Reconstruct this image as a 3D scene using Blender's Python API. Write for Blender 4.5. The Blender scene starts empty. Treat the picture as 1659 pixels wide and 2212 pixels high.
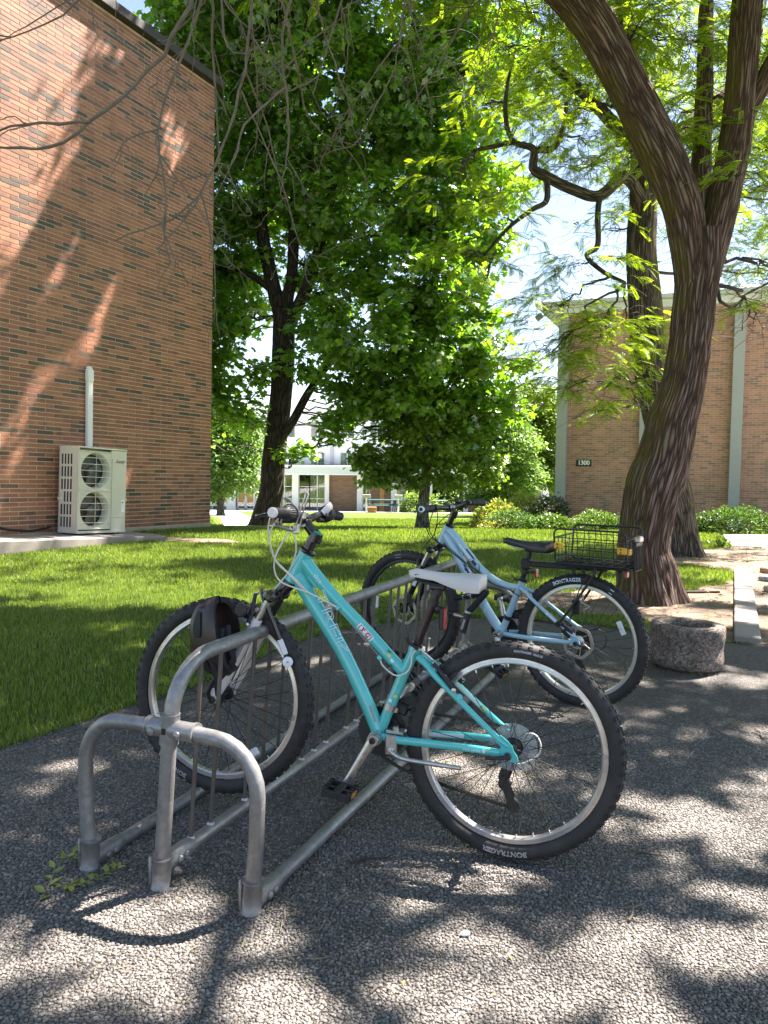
import bpy, bmesh, math, random
import numpy as np
from mathutils import Vector, Matrix, noise as mnoise

random.seed(7)
RS = np.random.RandomState(11)
rad = math.radians
SC = bpy.context.scene
COL = SC.collection

# ------------------------------------------------------------------ camera
cam_d = bpy.data.cameras.new('camera')
cam = bpy.data.objects.new('camera', cam_d)
COL.objects.link(cam)
cam_d.sensor_fit = 'VERTICAL'
cam_d.sensor_height = 24.0
cam_d.sensor_width = 18.0
cam_d.lens = 24.0 * 1662 / 2212
cam_d.clip_start = 0.05
cam_d.clip_end = 2000
_p, _r = rad(3.5), rad(0.6)
_c, _s, _cp, _sp = math.cos(_r), math.sin(_r), math.cos(_p), math.sin(_p)
_R = Vector((_c, _s * _sp, _s * _cp)); _U = Vector((-_s, _c * _sp, _c * _cp)); _F = Vector((0, _cp, -_sp))
cam.matrix_world = Matrix(((_R.x, _U.x, -_F.x, 0), (_R.y, _U.y, -_F.y, 0), (_R.z, _U.z, -_F.z, 1.21), (0, 0, 0, 1)))
SC.camera = cam

# ------------------------------------------------------------------ sky and sun
SUN_AZ, SUN_EL = rad(57.0), rad(58.0)          # azimuth measured from +Y towards +X
SUN_DIR = Vector((math.sin(SUN_AZ) * math.cos(SUN_EL), math.cos(SUN_AZ) * math.cos(SUN_EL), math.sin(SUN_EL)))
world = bpy.data.worlds.new('World')
SC.world = world
world.use_nodes = True
_nt = world.node_tree
_bg = _nt.nodes['Background']
_sky = _nt.nodes.new('ShaderNodeTexSky')
_sky.sky_type = 'NISHITA'
_sky.sun_disc = False
_sky.sun_elevation = SUN_EL
_sky.sun_rotation = SUN_AZ
_sky.altitude = 600
_sky.air_density = 1.0
_sky.dust_density = 0.8
_sky.ozone_density = 1.0
_nt.links.new(_sky.outputs[0], _bg.inputs[0])
_bg.inputs[1].default_value = 0.055
sun_d = bpy.data.lights.new('sun', 'SUN')
sun_d.energy = 5.0
sun_d.angle = rad(0.53)
sun_d.color = (1.0, 0.975, 0.94)
sun = bpy.data.objects.new('sun', sun_d)
COL.objects.link(sun)
sun.rotation_euler = SUN_DIR.to_track_quat('Z', 'Y').to_euler()
sun.location = SUN_DIR * 60
SC.view_settings.view_transform = 'Standard'
SC.view_settings.look = 'None'
SC.view_settings.exposure = 2.65
SC.view_settings.gamma = 1.0
SC.view_settings.use_curve_mapping = False
SC.view_settings.use_white_balance = True
SC.view_settings.white_balance_temperature = 7000
SC.view_settings.white_balance_tint = 16
SC.render.engine = 'CYCLES'
SC.cycles.use_denoising = True
SC.cycles.max_bounces = 10
SC.cycles.diffuse_bounces = 5
SC.cycles.glossy_bounces = 4
SC.cycles.transmission_bounces = 6
SC.cycles.transparent_max_bounces = 12
SC.cycles.sample_clamp_indirect = 8

# ------------------------------------------------------------------ objects
WM = {}            # world origin of every root / part (translation only)

def thing(name, label, cat, loc=(0, 0, 0), group=None):
    o = bpy.data.objects.new(name, None)
    o.empty_display_size = .2
    COL.objects.link(o)
    o.location = loc
    WM[o.name] = np.array(loc, float)
    return tag(o, label, cat, group)

def tag(o, label=None, cat=None, group=None, kind=None):
    if label: o['label'] = label
    if cat: o['category'] = cat
    if group: o['group'] = group
    if kind: o['kind'] = kind
    return o

class MB:
    """collects geometry given in world coordinates"""
    def __init__(s): s.V = []; s.F = []; s.n = 0; s.UV = []
    def add(s, V, F, uv=None):
        V = np.asarray(V, float).reshape(-1, 3)
        for f in (F if isinstance(F, list) else [F]):
            f = np.asarray(f, int)
            if f.ndim == 1: f = f[None]
            if f.size: s.F.append(f + s.n)
        s.V.append(V); s.n += len(V)
        s.UV.append(np.zeros((len(V), 2)) if uv is None else np.asarray(uv, float))
        return s
    def addpoly(s, V, faces):
        return s.add(V, [np.array(f)[None] for f in faces])
    def frames(s, P, closed=False):
        P = np.asarray(P, float)
        if closed: T = np.roll(P, -1, 0) - np.roll(P, 1, 0)
        else:
            T = np.gradient(P, axis=0)
        T /= np.linalg.norm(T, axis=1)[:, None] + 1e-12
        N = np.zeros_like(P)
        a = np.array([0, 0, 1.]) if abs(T[0, 2]) < .9 else np.array([1., 0, 0])
        n = a - T[0] * (a @ T[0]); N[0] = n / np.linalg.norm(n)
        for i in range(1, len(P)):
            n = N[i - 1] - T[i] * (N[i - 1] @ T[i]); N[i] = n / (np.linalg.norm(n) + 1e-12)
        return T, N, np.cross(T, N)
    def tube(s, P, r, n=10, cap=True, closed=False, flat=None):
        P = np.asarray(P, float); m = len(P)
        r = np.broadcast_to(np.asarray(r, float), (m,))
        T, N, B = s.frames(P, closed)
        a = np.linspace(0, 2 * np.pi, n, endpoint=False)
        ca, sa = np.cos(a), np.sin(a)
        k1, k2 = (1, 1) if flat is None else flat
        V = P[:, None] + r[:, None, None] * (N[:, None] * (ca * k1)[None, :, None] + B[:, None] * (sa * k2)[None, :, None])
        idx = np.arange(m * n).reshape(m, n)
        nx = np.roll(idx, -1, 1)
        if closed: A, Bq, C, D = idx, nx, np.roll(nx, -1, 0), np.roll(idx, -1, 0)
        else: A, Bq, C, D = idx[:-1], nx[:-1], nx[1:], idx[1:]
        F = [np.stack([A, Bq, C, D], -1).reshape(-1, 4)]
        if cap and not closed:
            F += [idx[0][::-1][None], idx[-1][None]]
        return s.add(V.reshape(-1, 3), F)
    def rod(s, a, b, r, n=8, r2=None):
        return s.tube([a, b], [r, r if r2 is None else r2], n)
    def box(s, c, size, X=(1, 0, 0), Y=(0, 1, 0), Z=(0, 0, 1), ch=0.0):
        c = np.asarray(c, float); h = np.asarray(size, float) / 2
        M = np.stack([np.asarray(X, float), np.asarray(Y, float), np.asarray(Z, float)])
        if ch <= 0:
            L = np.array([[x, y, z] for x in (-1, 1) for y in (-1, 1) for z in (-1, 1)]) * h
            F = np.array([[0, 1, 3, 2], [4, 6, 7, 5], [0, 4, 5, 1], [2, 3, 7, 6], [0, 2, 6, 4], [1, 5, 7, 3]])
            return s.add(L @ M + c, F)
        ch = min(ch, h.min() * .98)
        L = []; ids = {}
        for x in (-1, 1):
            for y in (-1, 1):
                for z in (-1, 1):
                    for ax in range(3):
                        v = np.array([x, y, z]) * (h - ch); v[ax] = (x, y, z)[ax] * h[ax]
                        ids[(x, y, z, ax)] = len(L); L.append(v)
        F4 = []; F3 = []
        for ax in range(3):
            o = [i for i in range(3) if i != ax]
            for sg in (-1, 1):
                q = []
                for p, r_ in ((-1, -1), (1, -1), (1, 1), (-1, 1)):
                    k = [0, 0, 0]; k[ax] = sg; k[o[0]] = p; k[o[1]] = r_
                    q.append(ids[(k[0], k[1], k[2], ax)])
                F4.append(q)
        for ax in range(3):
            o = [i for i in range(3) if i != ax]
            for p in (-1, 1):
                for r_ in (-1, 1):
                    k1 = [0, 0, 0]; k2 = [0, 0, 0]
                    k1[ax] = -1; k2[ax] = 1
                    for k in (k1, k2): k[o[0]] = p; k[o[1]] = r_
                    F4.append([ids[(*k1, o[0])], ids[(*k2, o[0])], ids[(*k2, o[1])], ids[(*k1, o[1])]])
        for x in (-1, 1):
            for y in (-1, 1):
                for z in (-1, 1):
                    F3.append([ids[(x, y, z, 0)], ids[(x, y, z, 1)], ids[(x, y, z, 2)]])
        return s.add(np.array(L) @ M + c, [np.array(F4), np.array(F3)])
    def lathe(s, prof, c, ax, n=32, a0=0, closed=False, ref=None):
        """prof: (radius, height along ax)"""
        ax = np.asarray(ax, float); ax = ax / np.linalg.norm(ax)
        a = np.array([0, 0, 1.]) if abs(ax[2]) < .9 else np.array([1., 0, 0])
        if ref is not None: a = np.asarray(ref, float)
        u = a - ax * (a @ ax); u /= np.linalg.norm(u); w = np.cross(ax, u)
        t = np.linspace(0, 2 * np.pi, n, endpoint=False) + a0
        D = np.cos(t)[:, None] * u + np.sin(t)[:, None] * w
        pr = np.asarray(prof, float); m = len(pr)
        V = np.asarray(c, float) + pr[:, None, :1] * D[None] + pr[:, None, 1:] * ax
        idx = np.arange(m * n).reshape(m, n); nx = np.roll(idx, -1, 1)
        if closed: q = np.stack([idx, nx, np.roll(nx, -1, 0), np.roll(idx, -1, 0)], -1)
        else: q = np.stack([idx[:-1], nx[:-1], nx[1:], idx[1:]], -1)
        F = [q.reshape(-1, 4)]
        if not closed:
            if pr[0, 0] > 1e-6: F.append(idx[0][::-1][None])
            if pr[-1, 0] > 1e-6: F.append(idx[-1][None])
        return s.add(V.reshape(-1, 3), F)
    def prism(s, poly, c, X, Y, Z, th):
        """2D polygon in the X/Y frame, extruded th along Z (centred)"""
        poly = np.asarray(poly, float); n = len(poly)
        X, Y, Z = (np.asarray(q, float) for q in (X, Y, Z))
        B = np.asarray(c, float) + poly[:, :1] * X + poly[:, 1:] * Y
        i = np.arange(n); j = np.roll(i, -1)
        return s.add(np.concatenate([B - Z * th / 2, B + Z * th / 2]),
                     [i[::-1][None], (i + n)[None], np.stack([i, j, j + n, i + n], -1)])
    def build(s, name, mat, parent=None, smooth=True, angle=38, uv=False, org=None):
        V = np.concatenate(s.V) if s.V else np.zeros((0, 3))
        off = np.zeros(3)
        if parent is not None: off = WM[parent.name]
        elif org is not None: off = np.asarray(org, float)
        me = bpy.data.meshes.new(name)
        V = V - off
        me.vertices.add(len(V)); me.vertices.foreach_set('co', V.ravel())
        lv = np.concatenate([f.ravel() for f in s.F]) if s.F else np.zeros(0, int)
        lt = np.concatenate([np.full(len(f), f.shape[1]) for f in s.F]) if s.F else np.zeros(0, int)
        ls = np.concatenate([[0], np.cumsum(lt)[:-1]]) if len(lt) else lt
        me.loops.add(len(lv)); me.loops.foreach_set('vertex_index', lv.astype(np.int32))
        me.polygons.add(len(lt)); me.polygons.foreach_set('loop_start', ls.astype(np.int32))
        me.update(calc_edges=True)
        if uv:
            U = np.concatenate(s.UV)
            l = me.uv_layers.new(name='UVMap')
            l.data.foreach_set('uv', U[lv].ravel())
        me.materials.append(mat)
        me.validate()
        if smooth:
            me.polygons.foreach_set('use_smooth', np.ones(len(me.polygons), bool))
            if angle < 180: me.set_sharp_from_angle(angle=rad(angle))
        else:
            me.polygons.foreach_set('use_smooth', np.zeros(len(me.polygons), bool))
        o = bpy.data.objects.new(name, me)
        COL.objects.link(o)
        if parent is not None:
            o.parent = parent
            WM[o.name] = off
        else:
            o.location = off
            WM[o.name] = off
        return o

def dup_tree(o, parent=None):
    c = o.copy(); COL.objects.link(c); c.parent = parent
    for ch in list(o.children): dup_tree(ch, c)
    return c

def curve(P, n=40):
    """Catmull-Rom through the points"""
    P = np.asarray(P, float)
    Q = np.concatenate([[2 * P[0] - P[1]], P, [2 * P[-1] - P[-2]]])
    out = []
    m = len(P) - 1
    for t in np.linspace(0, m, n):
        i = min(int(t), m - 1); u = t - i
        a, b, c, d = Q[i:i + 4]
        out.append(.5 * (2 * b + (c - a) * u + (2 * a - 5 * b + 4 * c - d) * u * u + (3 * b - a - 3 * c + d) * u ** 3))
    return np.array(out)

def unit(v):
    v = np.asarray(v, float); return v / (np.linalg.norm(v) + 1e-12)

_tx = {}
def text_geo(txt, size=1.0, outline=0.0, shear=0.0, bold=0.0, spacing=1.0):
    """flat lettering: vertices (n,3) in the XY plane, centred on x, and faces"""
    cu = bpy.data.curves.new('lettering', 'FONT')
    cu.body = txt; cu.size = size; cu.align_x = 'CENTER'; cu.align_y = 'CENTER'
    cu.shear = shear; cu.space_character = spacing
    cu.resolution_u = 3
    if outline:
        cu.fill_mode = 'NONE'; cu.bevel_depth = outline; cu.bevel_resolution = 0
    elif bold: cu.offset = bold
    ob = bpy.data.objects.new('lettering', cu)
    COL.objects.link(ob)
    dg = bpy.context.evaluated_depsgraph_get()
    me = bpy.data.meshes.new_from_object(ob.evaluated_get(dg))
    V = np.zeros(len(me.vertices) * 3); me.vertices.foreach_get('co', V); V = V.reshape(-1, 3)
    F = [np.array(p.vertices[:])[None] for p in me.polygons]
    bpy.data.objects.remove(ob); bpy.data.meshes.remove(me); bpy.data.curves.remove(cu)
    return V, F

# ------------------------------------------------------------------ materials
class NT:
    def __init__(s, name):
        s.m = bpy.data.materials.new(name); s.m.use_nodes = True
        s.t = s.m.node_tree; s.b = s.t.nodes['Principled BSDF']; s.out = s.t.nodes['Material Output']
    def n(s, typ, **kw):
        nd = s.t.nodes.new('ShaderNode' + typ)
        for k, v in kw.items():
            if k.startswith('_'): nd.inputs[int(k[1:])].default_value = v if not hasattr(v, 'is_linked') else v.default_value
            elif hasattr(nd, k): setattr(nd, k, v)
            else: nd.inputs[k].default_value = v
        return nd
    def l(s, a, b):
        s.t.links.new(a, b); return b
    def coord(s, which='Object', scale=(1, 1, 1)):
        c = s.n('TexCoord'); m = s.n('Mapping'); s.l(c.outputs[which], m.inputs[0])
        m.inputs['Scale'].default_value = scale
        return m.outputs[0]
    def noise(s, co, scale, detail=4, rough=.55, dist=0):
        x = s.n('TexNoise', Scale=scale, Detail=detail, Roughness=rough, Distortion=dist)
        if co is not None: s.l(co, x.inputs['Vector'])
        return x.outputs['Fac']
    def ramp(s, fac, stops, mode='LINEAR'):
        r = s.n('ValToRGB'); cr = r.color_ramp; cr.interpolation = mode
        while len(cr.elements) < len(stops): cr.elements.new(.5)
        for e, (p, c) in zip(cr.elements, stops):
            e.position = p; e.color = (c, c, c, 1) if np.isscalar(c) else (*c, 1)
        s.l(fac, r.inputs[0]); return r.outputs[0]
    def mix(s, fac, a, b, typ='MIX'):
        x = s.n('Mix', data_type='RGBA', blend_type=typ)
        for i, v in ((0, fac), (6, a), (7, b)):
            if hasattr(v, 'is_linked'): s.l(v, x.inputs[i])
            else: x.inputs[i].default_value = v if i == 0 else ((*v, 1) if len(v) == 3 else v)
        return x.outputs[2]
    def math(s, op, a, b=0.0, clamp=False):
        x = s.n('Math', operation=op, use_clamp=clamp)
        for i, v in ((0, a), (1, b)):
            if hasattr(v, 'is_linked'): s.l(v, x.inputs[i])
            else: x.inputs[i].default_value = v
        return x.outputs[0]
    def bump(s, h, strength=.4, dist=.01):
        x = s.n('Bump', Strength=strength, Distance=dist); s.l(h, x.inputs['Height'])
        s.l(x.outputs[0], s.b.inputs['Normal']); return x.outputs[0]
    def set(s, **kw):
        for k, v in kw.items():
            i = s.b.inputs[k.replace('_', ' ')]
            if hasattr(v, 'is_linked'): s.l(v, i)
            else: i.default_value = (*v, 1) if (hasattr(v, '__len__') and len(v) == 3) else v
        return s

def pbr(name, col, rough=.5, metal=0.0, var=.12, scale=12, bump=0.0, bscale=60, bdist=.002, coat=0.0, spec=.5, dirt=None, dscale=6, dfac=.5):
    t = NT(name); co = t.coord()
    n = t.noise(co, scale)
    c = np.array(col)
    cc = t.ramp(n, [(.25, tuple(c * (1 - var))), (.75, tuple(np.minimum(c * (1 + var), 1)))])
    if dirt is not None:
        dn = t.ramp(t.noise(co, dscale, 6, .65), [(.45, 0.), (.7, dfac)])
        cc = t.mix(dn, cc, dirt)
    t.set(Base_Color=cc, Roughness=t.ramp(t.noise(co, scale * 2.3), [(.3, max(rough - .08, .03)), (.7, min(rough + .1, 1))]), Metallic=metal)
    t.b.inputs['Coat Weight'].default_value = coat
    t.b.inputs['Coat Roughness'].default_value = .12
    t.b.inputs['Specular IOR Level'].default_value = spec
    if bump: t.bump(t.noise(co, bscale, 5), bump, bdist)
    return t.m

def glass(name, tint=(.5, .55, .55), rough=.03):
    t = NT(name)
    t.set(Base_Color=tint, Roughness=rough)
    t.b.inputs['Transmission Weight'].default_value = 1.0
    t.b.inputs['IOR'].default_value = 1.45
    return t.m

GROUND_Y0 = 13.0
def gz(x, y):
    """height of the ground: level by the rack, falling gently to the far buildings"""
    y = np.asarray(y, float)
    d = np.clip(y - GROUND_Y0, 0, 55)
    return -.05 * d * np.clip(d / 3.0, 0, 1)
# ================================================================== GROUND
EDGE = np.array([(-9, -8.6), (-3.2, .4), (-1.95, 2.55), (-1.6, 3.16), (-1.43, 3.45), (-1.24, 3.78), (-1.06, 4.02), (-.9, 4.35), (-.69, 4.95), (-.45, 5.4),
                 (-.1, 5.82), (.64, 6.08), (1.12, 6.05), (1.6, 5.86), (1.99, 5.5), (2.44, 5.26), (3.2, 5.22), (14, 5.0)])
def edge_y(x): return np.interp(x, EDGE[:, 0], EDGE[:, 1])
WC = np.array([-3.39, 14.95]); WD = unit((.46, .888)); WN = np.array([WD[1], -WD[0]])     # left wall: far corner, direction, outward normal
def wall_inside(x, y, m=0.0):
    px, py = x - WC[0], y - WC[1]
    return (px * WN[0] + py * WN[1] < m) & (px * WD[0] + py * WD[1] < m)

def vnoise(x, y, sc, seed=0):
    """cheap smooth 2D value noise, 0..1"""
    x = np.asarray(x, float) * sc + seed * 17.3; y = np.asarray(y, float) * sc + seed * 5.1
    xi = np.floor(x).astype(int); yi = np.floor(y).astype(int); fx = x - xi; fy = y - yi
    fx = fx * fx * (3 - 2 * fx); fy = fy * fy * (3 - 2 * fy)
    def h(a, b):
        v = np.sin(a * 127.1 + b * 311.7 + seed * 74.7) * 43758.5453
        return v - np.floor(v)
    return (h(xi, yi) * (1 - fx) + h(xi + 1, yi) * fx) * (1 - fy) + (h(xi, yi + 1) * (1 - fx) + h(xi + 1, yi + 1) * fx) * fy

def in_poly(x, y, P):
    P = np.asarray(P, float); r = np.zeros(np.shape(x), bool)
    j = len(P) - 1
    for i in range(len(P)):
        xi, yi = P[i]; xj, yj = P[j]
        c = ((yi > y) != (yj > y)) & (x < (xj - xi) * (y - yi) / (yj - yi + 1e-12) + xi)
        r ^= c; j = i
    return r

DIRT_R = [(1.75, 5.75), (2.0, 5.3), (14, 4.9), (14, 11.2), (6.0, 11.5), (5.3, 12.0), (4.7, 11.3), (3.6, 10.4), (3.35, 9.9), (3.9, 9.5), (4.0, 8.8), (3.5, 7.9), (2.85, 7.5), (2.3, 7.5), (1.4, 7.4), (.95, 6.9), (1.1, 6.6), (1.6, 6.35), (2.15, 5.95), (2.2, 5.7)]
def dirt_mask(x, y):
    """>0.5 where bare earth shows"""
    jx = x + (vnoise(x, y, 3.1, 1) - .5) * .35; jy = y + (vnoise(x, y, 3.1, 2) - .5) * .35
    d = in_poly(jx, jy, DIRT_R)
    d |= (((jx + 2.95) / .75) ** 2 + ((jy - 11.9) / .32) ** 2 < 1)
    d |= (((jx - .85) / .7) ** 2 + ((jy - 17.0) / .6) ** 2 < 1)
    return d

def mat_path():
    t = NT('exposed aggregate')
    co = t.coord()
    v = t.n('TexVoronoi', Scale=112.0); t.l(co, v.inputs['Vector'])
    v2 = t.n('TexVoronoi', feature='DISTANCE_TO_EDGE', Scale=112.0); t.l(co, v2.inputs['Vector'])
    sep = t.n('SeparateColor'); t.l(v.outputs['Color'], sep.inputs[0])
    col = t.ramp(sep.outputs[0], [(0, (.085, .08, .073)), (.45, (.13, .122, .11)), (.75, (.172, .16, .142)), (1, (.25, .238, .213))])
    edge = t.ramp(v2.outputs['Distance'], [(.0, 0.), (.16, 1.)])
    big = t.ramp(t.noise(co, 1.6, 5, .6), [(.3, (.78, .76, .72)), (.7, (1.1, 1.08, 1.05))])
    col = t.mix(edge, (.045, .04, .035), col)
    col = t.mix(1.0, col, big, 'MULTIPLY')
    t.set(Base_Color=col, Roughness=.78)
    h = t.math('MULTIPLY', t.ramp(v2.outputs['Distance'], [(0, 0.), (.3, 1.)]), 1.0)
    t.bump(h, .9, .006)
    return t.m

def mat_pebble():
    t = NT('pebble')
    oi = t.n('ObjectInfo')
    col = t.ramp(oi.outputs['Random'], [(0, (.07, .066, .06)), (.35, (.115, .108, .099)), (.6, (.15, .137, .12)), (.8, (.185, .174, .158)), (.97, (.28, .268, .247)), (1, (.2, .14, .095))])
    geo = t.n('NewGeometry')
    big = t.ramp(t.noise(geo.outputs['Position'], 1.6, 5, .6), [(.3, (.78, .76, .72)), (.7, (1.1, 1.08, 1.05))])
    col = t.mix(1.0, col, big, 'MULTIPLY')
    col = t.mix(t.ramp(t.noise(geo.outputs['Position'], 260, 3), [(.4, 0.), (.7, .35)]), col, (.09, .08, .07))
    t.set(Base_Color=col, Roughness=.62)
    return t.m

def mat_lawn():
    t = NT('lawn soil and thatch')
    co = t.coord()
    a = t.ramp(t.noise(co, 9, 8, .7), [(.3, (.065, .1, .02)), (.6, (.11, .17, .028)), (.85, (.17, .22, .05))])
    b = t.ramp(t.noise(co, .35, 4), [(.35, (.85, .9, .8)), (.7, (1.12, 1.08, 1.0))])
    c = t.mix(1.0, a, b, 'MULTIPLY')
    t.set(Base_Color=c, Roughness=.9)
    t.b.inputs['Specular IOR Level'].default_value = .15
    t.bump(t.noise(co, 34, 6, .75), .9, .05)
    return t.m

def mat_dirt():
    t = NT('dry earth')
    co = t.coord()
    c = t.ramp(t.noise(co, 5, 8, .7), [(.25, (.12, .085, .06)), (.5, (.24, .18, .13)), (.75, (.36, .29, .22))])
    f = t.ramp(t.noise(co, 55, 5, .7), [(.35, (.55, .5, .45)), (.65, (1.1, 1.1, 1.1))])
    t.set(Base_Color=t.mix(1.0, c, f, 'MULTIPLY'), Roughness=.95)
    t.bump(t.math('ADD', t.noise(co, 40, 8, .75), t.noise(co, 6, 4)), .8, .03)
    return t.m

def mat_concrete(name, col, sc=4):
    t = NT(name); co = t.coord(); c = np.array(col)
    a = t.ramp(t.noise(co, sc, 8, .65), [(.3, tuple(c * .8)), (.7, tuple(c * 1.1))])
    sp = t.ramp(t.noise(co, 180, 3, .6), [(.35, (.8, .8, .8)), (.65, (1.08, 1.08, 1.08))])
    t.set(Base_Color=t.mix(1.0, a, sp, 'MULTIPLY'), Roughness=.85)
    t.bump(t.noise(co, 120, 6, .7), .3, .004)
    return t.m

M_PATH, M_PEBBLE, M_LAWN, M_DIRT = mat_path(), mat_pebble(), mat_lawn(), mat_dirt()
M_CONC = mat_concrete('pale concrete', (.3, .265, .235))
M_CONC_W = mat_concrete('bright concrete', (.62, .6, .56))

def sheet(name, mat, xs, ys, zoff=0.0, keep=None):
    X, Y = np.meshgrid(xs, ys); Z = gz(X, Y) + zoff
    V = np.stack([X, Y, Z], -1).reshape(-1, 3)
    nx = len(xs); i = np.arange((len(ys) - 1) * nx).reshape(len(ys) - 1, nx)[:, :-1].ravel()
    F = np.stack([i, i + 1, i + 1 + nx, i + nx], -1)
    if keep is not None:
        c = V[F].mean(1); F = F[keep(c[:, 0], c[:, 1])]
        u, inv = np.unique(F, return_inverse=True); V = V[u]; F = inv.reshape(-1, 4)
    mb = MB(); mb.add(V, F)
    o = mb.build(name, mat, smooth=True, angle=180)
    return tag(o, kind='structure')

sheet('ground', M_LAWN, np.concatenate([[-400, -200, -100, -60, -40], np.arange(-30, 31, 1.5), [40, 60, 100, 200, 400]]),
      np.concatenate([np.arange(-20, 12, 2.), np.arange(12, 17, .5), np.arange(17, 70, 2.), [75, 90, 120, 180, 300, 600, 1200]]))

# the path: one polygon following the lawn edge
def edge_strip(name, mat, z):
    ex = np.concatenate([np.linspace(-9, -1.7, 40), np.linspace(-1.65, 3.2, 120), np.linspace(3.3, 14, 30)])
    ey = edge_y(ex) + (vnoise(ex, ex * 0, 9, 3) - .5) * .035
    mb = MB(); n = len(ex); V = []
    for k in range(n): V += [(ex[k], -14, z), (ex[k], ey[k], z)]
    i = np.arange(n - 1) * 2
    mb.add(V, np.stack([i, i + 2, i + 3, i + 1], -1))
    return tag(mb.build(name, mat, smooth=False), kind='structure')
edge_strip('path', M_PATH, .004)

sheet('dirt', M_DIRT, np.arange(.6, 14, .055), np.arange(4.9, 12.2, .055), .0085, lambda x, y: dirt_mask(x, y) & (y > edge_y(x) - .02))
sheet('dirt', M_DIRT, np.arange(-4, -2, .05), np.arange(11.2, 12.6, .05), .008, dirt_mask)
sheet('dirt', M_DIRT, np.arange(0, 2, .08), np.arange(16, 18, .08), .008, dirt_mask)

# pebbles set in the path, real stones as far as they can be made out
def pebbles():
    sp = .0092
    pts = []
    for r, y in enumerate(np.arange(.66, 3.7, sp * .87)):
        xm = .56 * y + .35
        xs = np.arange(-xm, xm, sp * (1 if y < 3 else 1.15)) + (sp / 2 if r % 2 else 0)
        pts.append(np.stack([xs, np.full_like(xs, y)], -1))
    P = np.concatenate(pts); P += RS.uniform(-.42, .42, P.shape) * sp
    P = P[(P[:, 1] < edge_y(P[:, 0]) - .01) & (P[:, 1] < 3.1 + .6 * RS.rand(len(P)))]
    P = P[RS.rand(len(P)) < .93]
    V = np.concatenate([P, np.full((len(P), 1), .0045)], 1)
    me = bpy.data.meshes.new('pebbles'); me.vertices.add(len(V)); me.vertices.foreach_set('co', V.ravel()); me.update()
    me.materials.append(M_PEBBLE)
    o = bpy.data.objects.new('pebbles', me); COL.objects.link(o); tag(o, kind='stuff')
    g = bpy.data.node_groups.new('scattered pebbles', 'GeometryNodeTree')
    g.interface.new_socket('Geometry', in_out='INPUT', socket_type='NodeSocketGeometry')
    g.interface.new_socket('Geometry', in_out='OUTPUT', socket_type='NodeSocketGeometry')
    N = g.nodes.new; gi, go = N('NodeGroupInput'), N('NodeGroupOutput')
    ico = N('GeometryNodeMeshIcoSphere'); ico.inputs['Radius'].default_value = 1; ico.inputs['Subdivisions'].default_value = 2
    sm = N('GeometryNodeSetShadeSmooth'); smat = N('GeometryNodeSetMaterial'); smat.inputs['Material'].default_value = M_PEBBLE
    iop = N('GeometryNodeInstanceOnPoints')
    rs = N('FunctionNodeRandomValue'); rs.data_type = 'FLOAT_VECTOR'
    rs.inputs[0].default_value = (.0034, .0026, .0018); rs.inputs[1].default_value = (.0068, .0052, .0038)
    rr = N('FunctionNodeRandomValue'); rr.data_type = 'FLOAT_VECTOR'
    rr.inputs[0].default_value = (-.3, -.3, 0); rr.inputs[1].default_value = (.3, .3, 6.283); rr.inputs['Seed'].default_value = 3
    L = g.links.new
    L(ico.outputs['Mesh'], sm.inputs[0]); L(sm.outputs[0], smat.inputs[0]); L(smat.outputs[0], iop.inputs['Instance'])
    L(gi.outputs[0], iop.inputs['Points']); L(rs.outputs[0], iop.inputs['Scale']); L(rr.outputs[0], iop.inputs['Rotation'])
    L(iop.outputs[0], go.inputs[0])
    md = o.modifiers.new('pebbles', 'NODES'); md.node_group = g
pebbles()

# ------------------------------------------------------------------ grass
def mat_grass():
    t = NT('grass blade')
    geo = t.n('NewGeometry')
    col = t.ramp(geo.outputs['Random Per Island'], [(0, (.085, .15, .018)), (.45, (.13, .215, .028)), (.8, (.185, .265, .042)), (.95, (.25, .31, .07)), (1, (.36, .33, .15))])
    pn = t.ramp(t.noise(geo.outputs['Position'], .7, 4), [(.3, (.82, .88, .8)), (.7, (1.15, 1.1, 1.0))])
    col = t.mix(1.0, col, pn, 'MULTIPLY')
    d = t.n('BsdfDiffuse'); tr = t.n('BsdfTranslucent'); gl = t.n('BsdfGlossy', Roughness=.45)
    t.l(col, d.inputs[0]); t.l(t.mix(1.0, col, (1.5, 1.45, .75), 'MULTIPLY'), tr.inputs[0])
    m = t.n('MixShader', _0=.42); t.l(d.outputs[0], m.inputs[1]); t.l(tr.outputs[0], m.inputs[2])
    m2 = t.n('MixShader', _0=.05); t.l(m.outputs[0], m2.inputs[1]); t.l(gl.outputs[0], m2.inputs[2])
    t.l(m2.outputs[0], t.out.inputs[0])
    return t.m
M_GRASS = mat_grass()

def blades(P, h, w, seed=0, lean=.45):
    rs = np.random.RandomState(seed); n = len(P)
    a = rs.uniform(0, 2 * np.pi, n); b = rs.uniform(0, 2 * np.pi, n)
    H = h * rs.uniform(.55, 1.25, n) ; W = w * rs.uniform(.7, 1.3, n)
    wd = np.stack([np.cos(a), np.sin(a), 0 * a], -1) * W[:, None] / 2
    ld = np.stack([np.cos(b), np.sin(b), 0 * b], -1) * (H * lean * rs.uniform(.1, 1.3, n))[:, None]
    up = np.zeros((n, 3)); up[:, 2] = H
    z0 = P - [0, 0, .006]
    V = np.stack([z0 - wd, z0 + wd, z0 + up * .55 + ld * .35 + wd * .8, z0 + up * .55 + ld * .35 - wd * .8, z0 + up * .93 + ld], 1)
    i = np.arange(n)[:, None] * 5
    return V.reshape(-1, 3), [i + np.array([[0, 1, 2, 3]]), i + np.array([[3, 2, 4]])]

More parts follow.
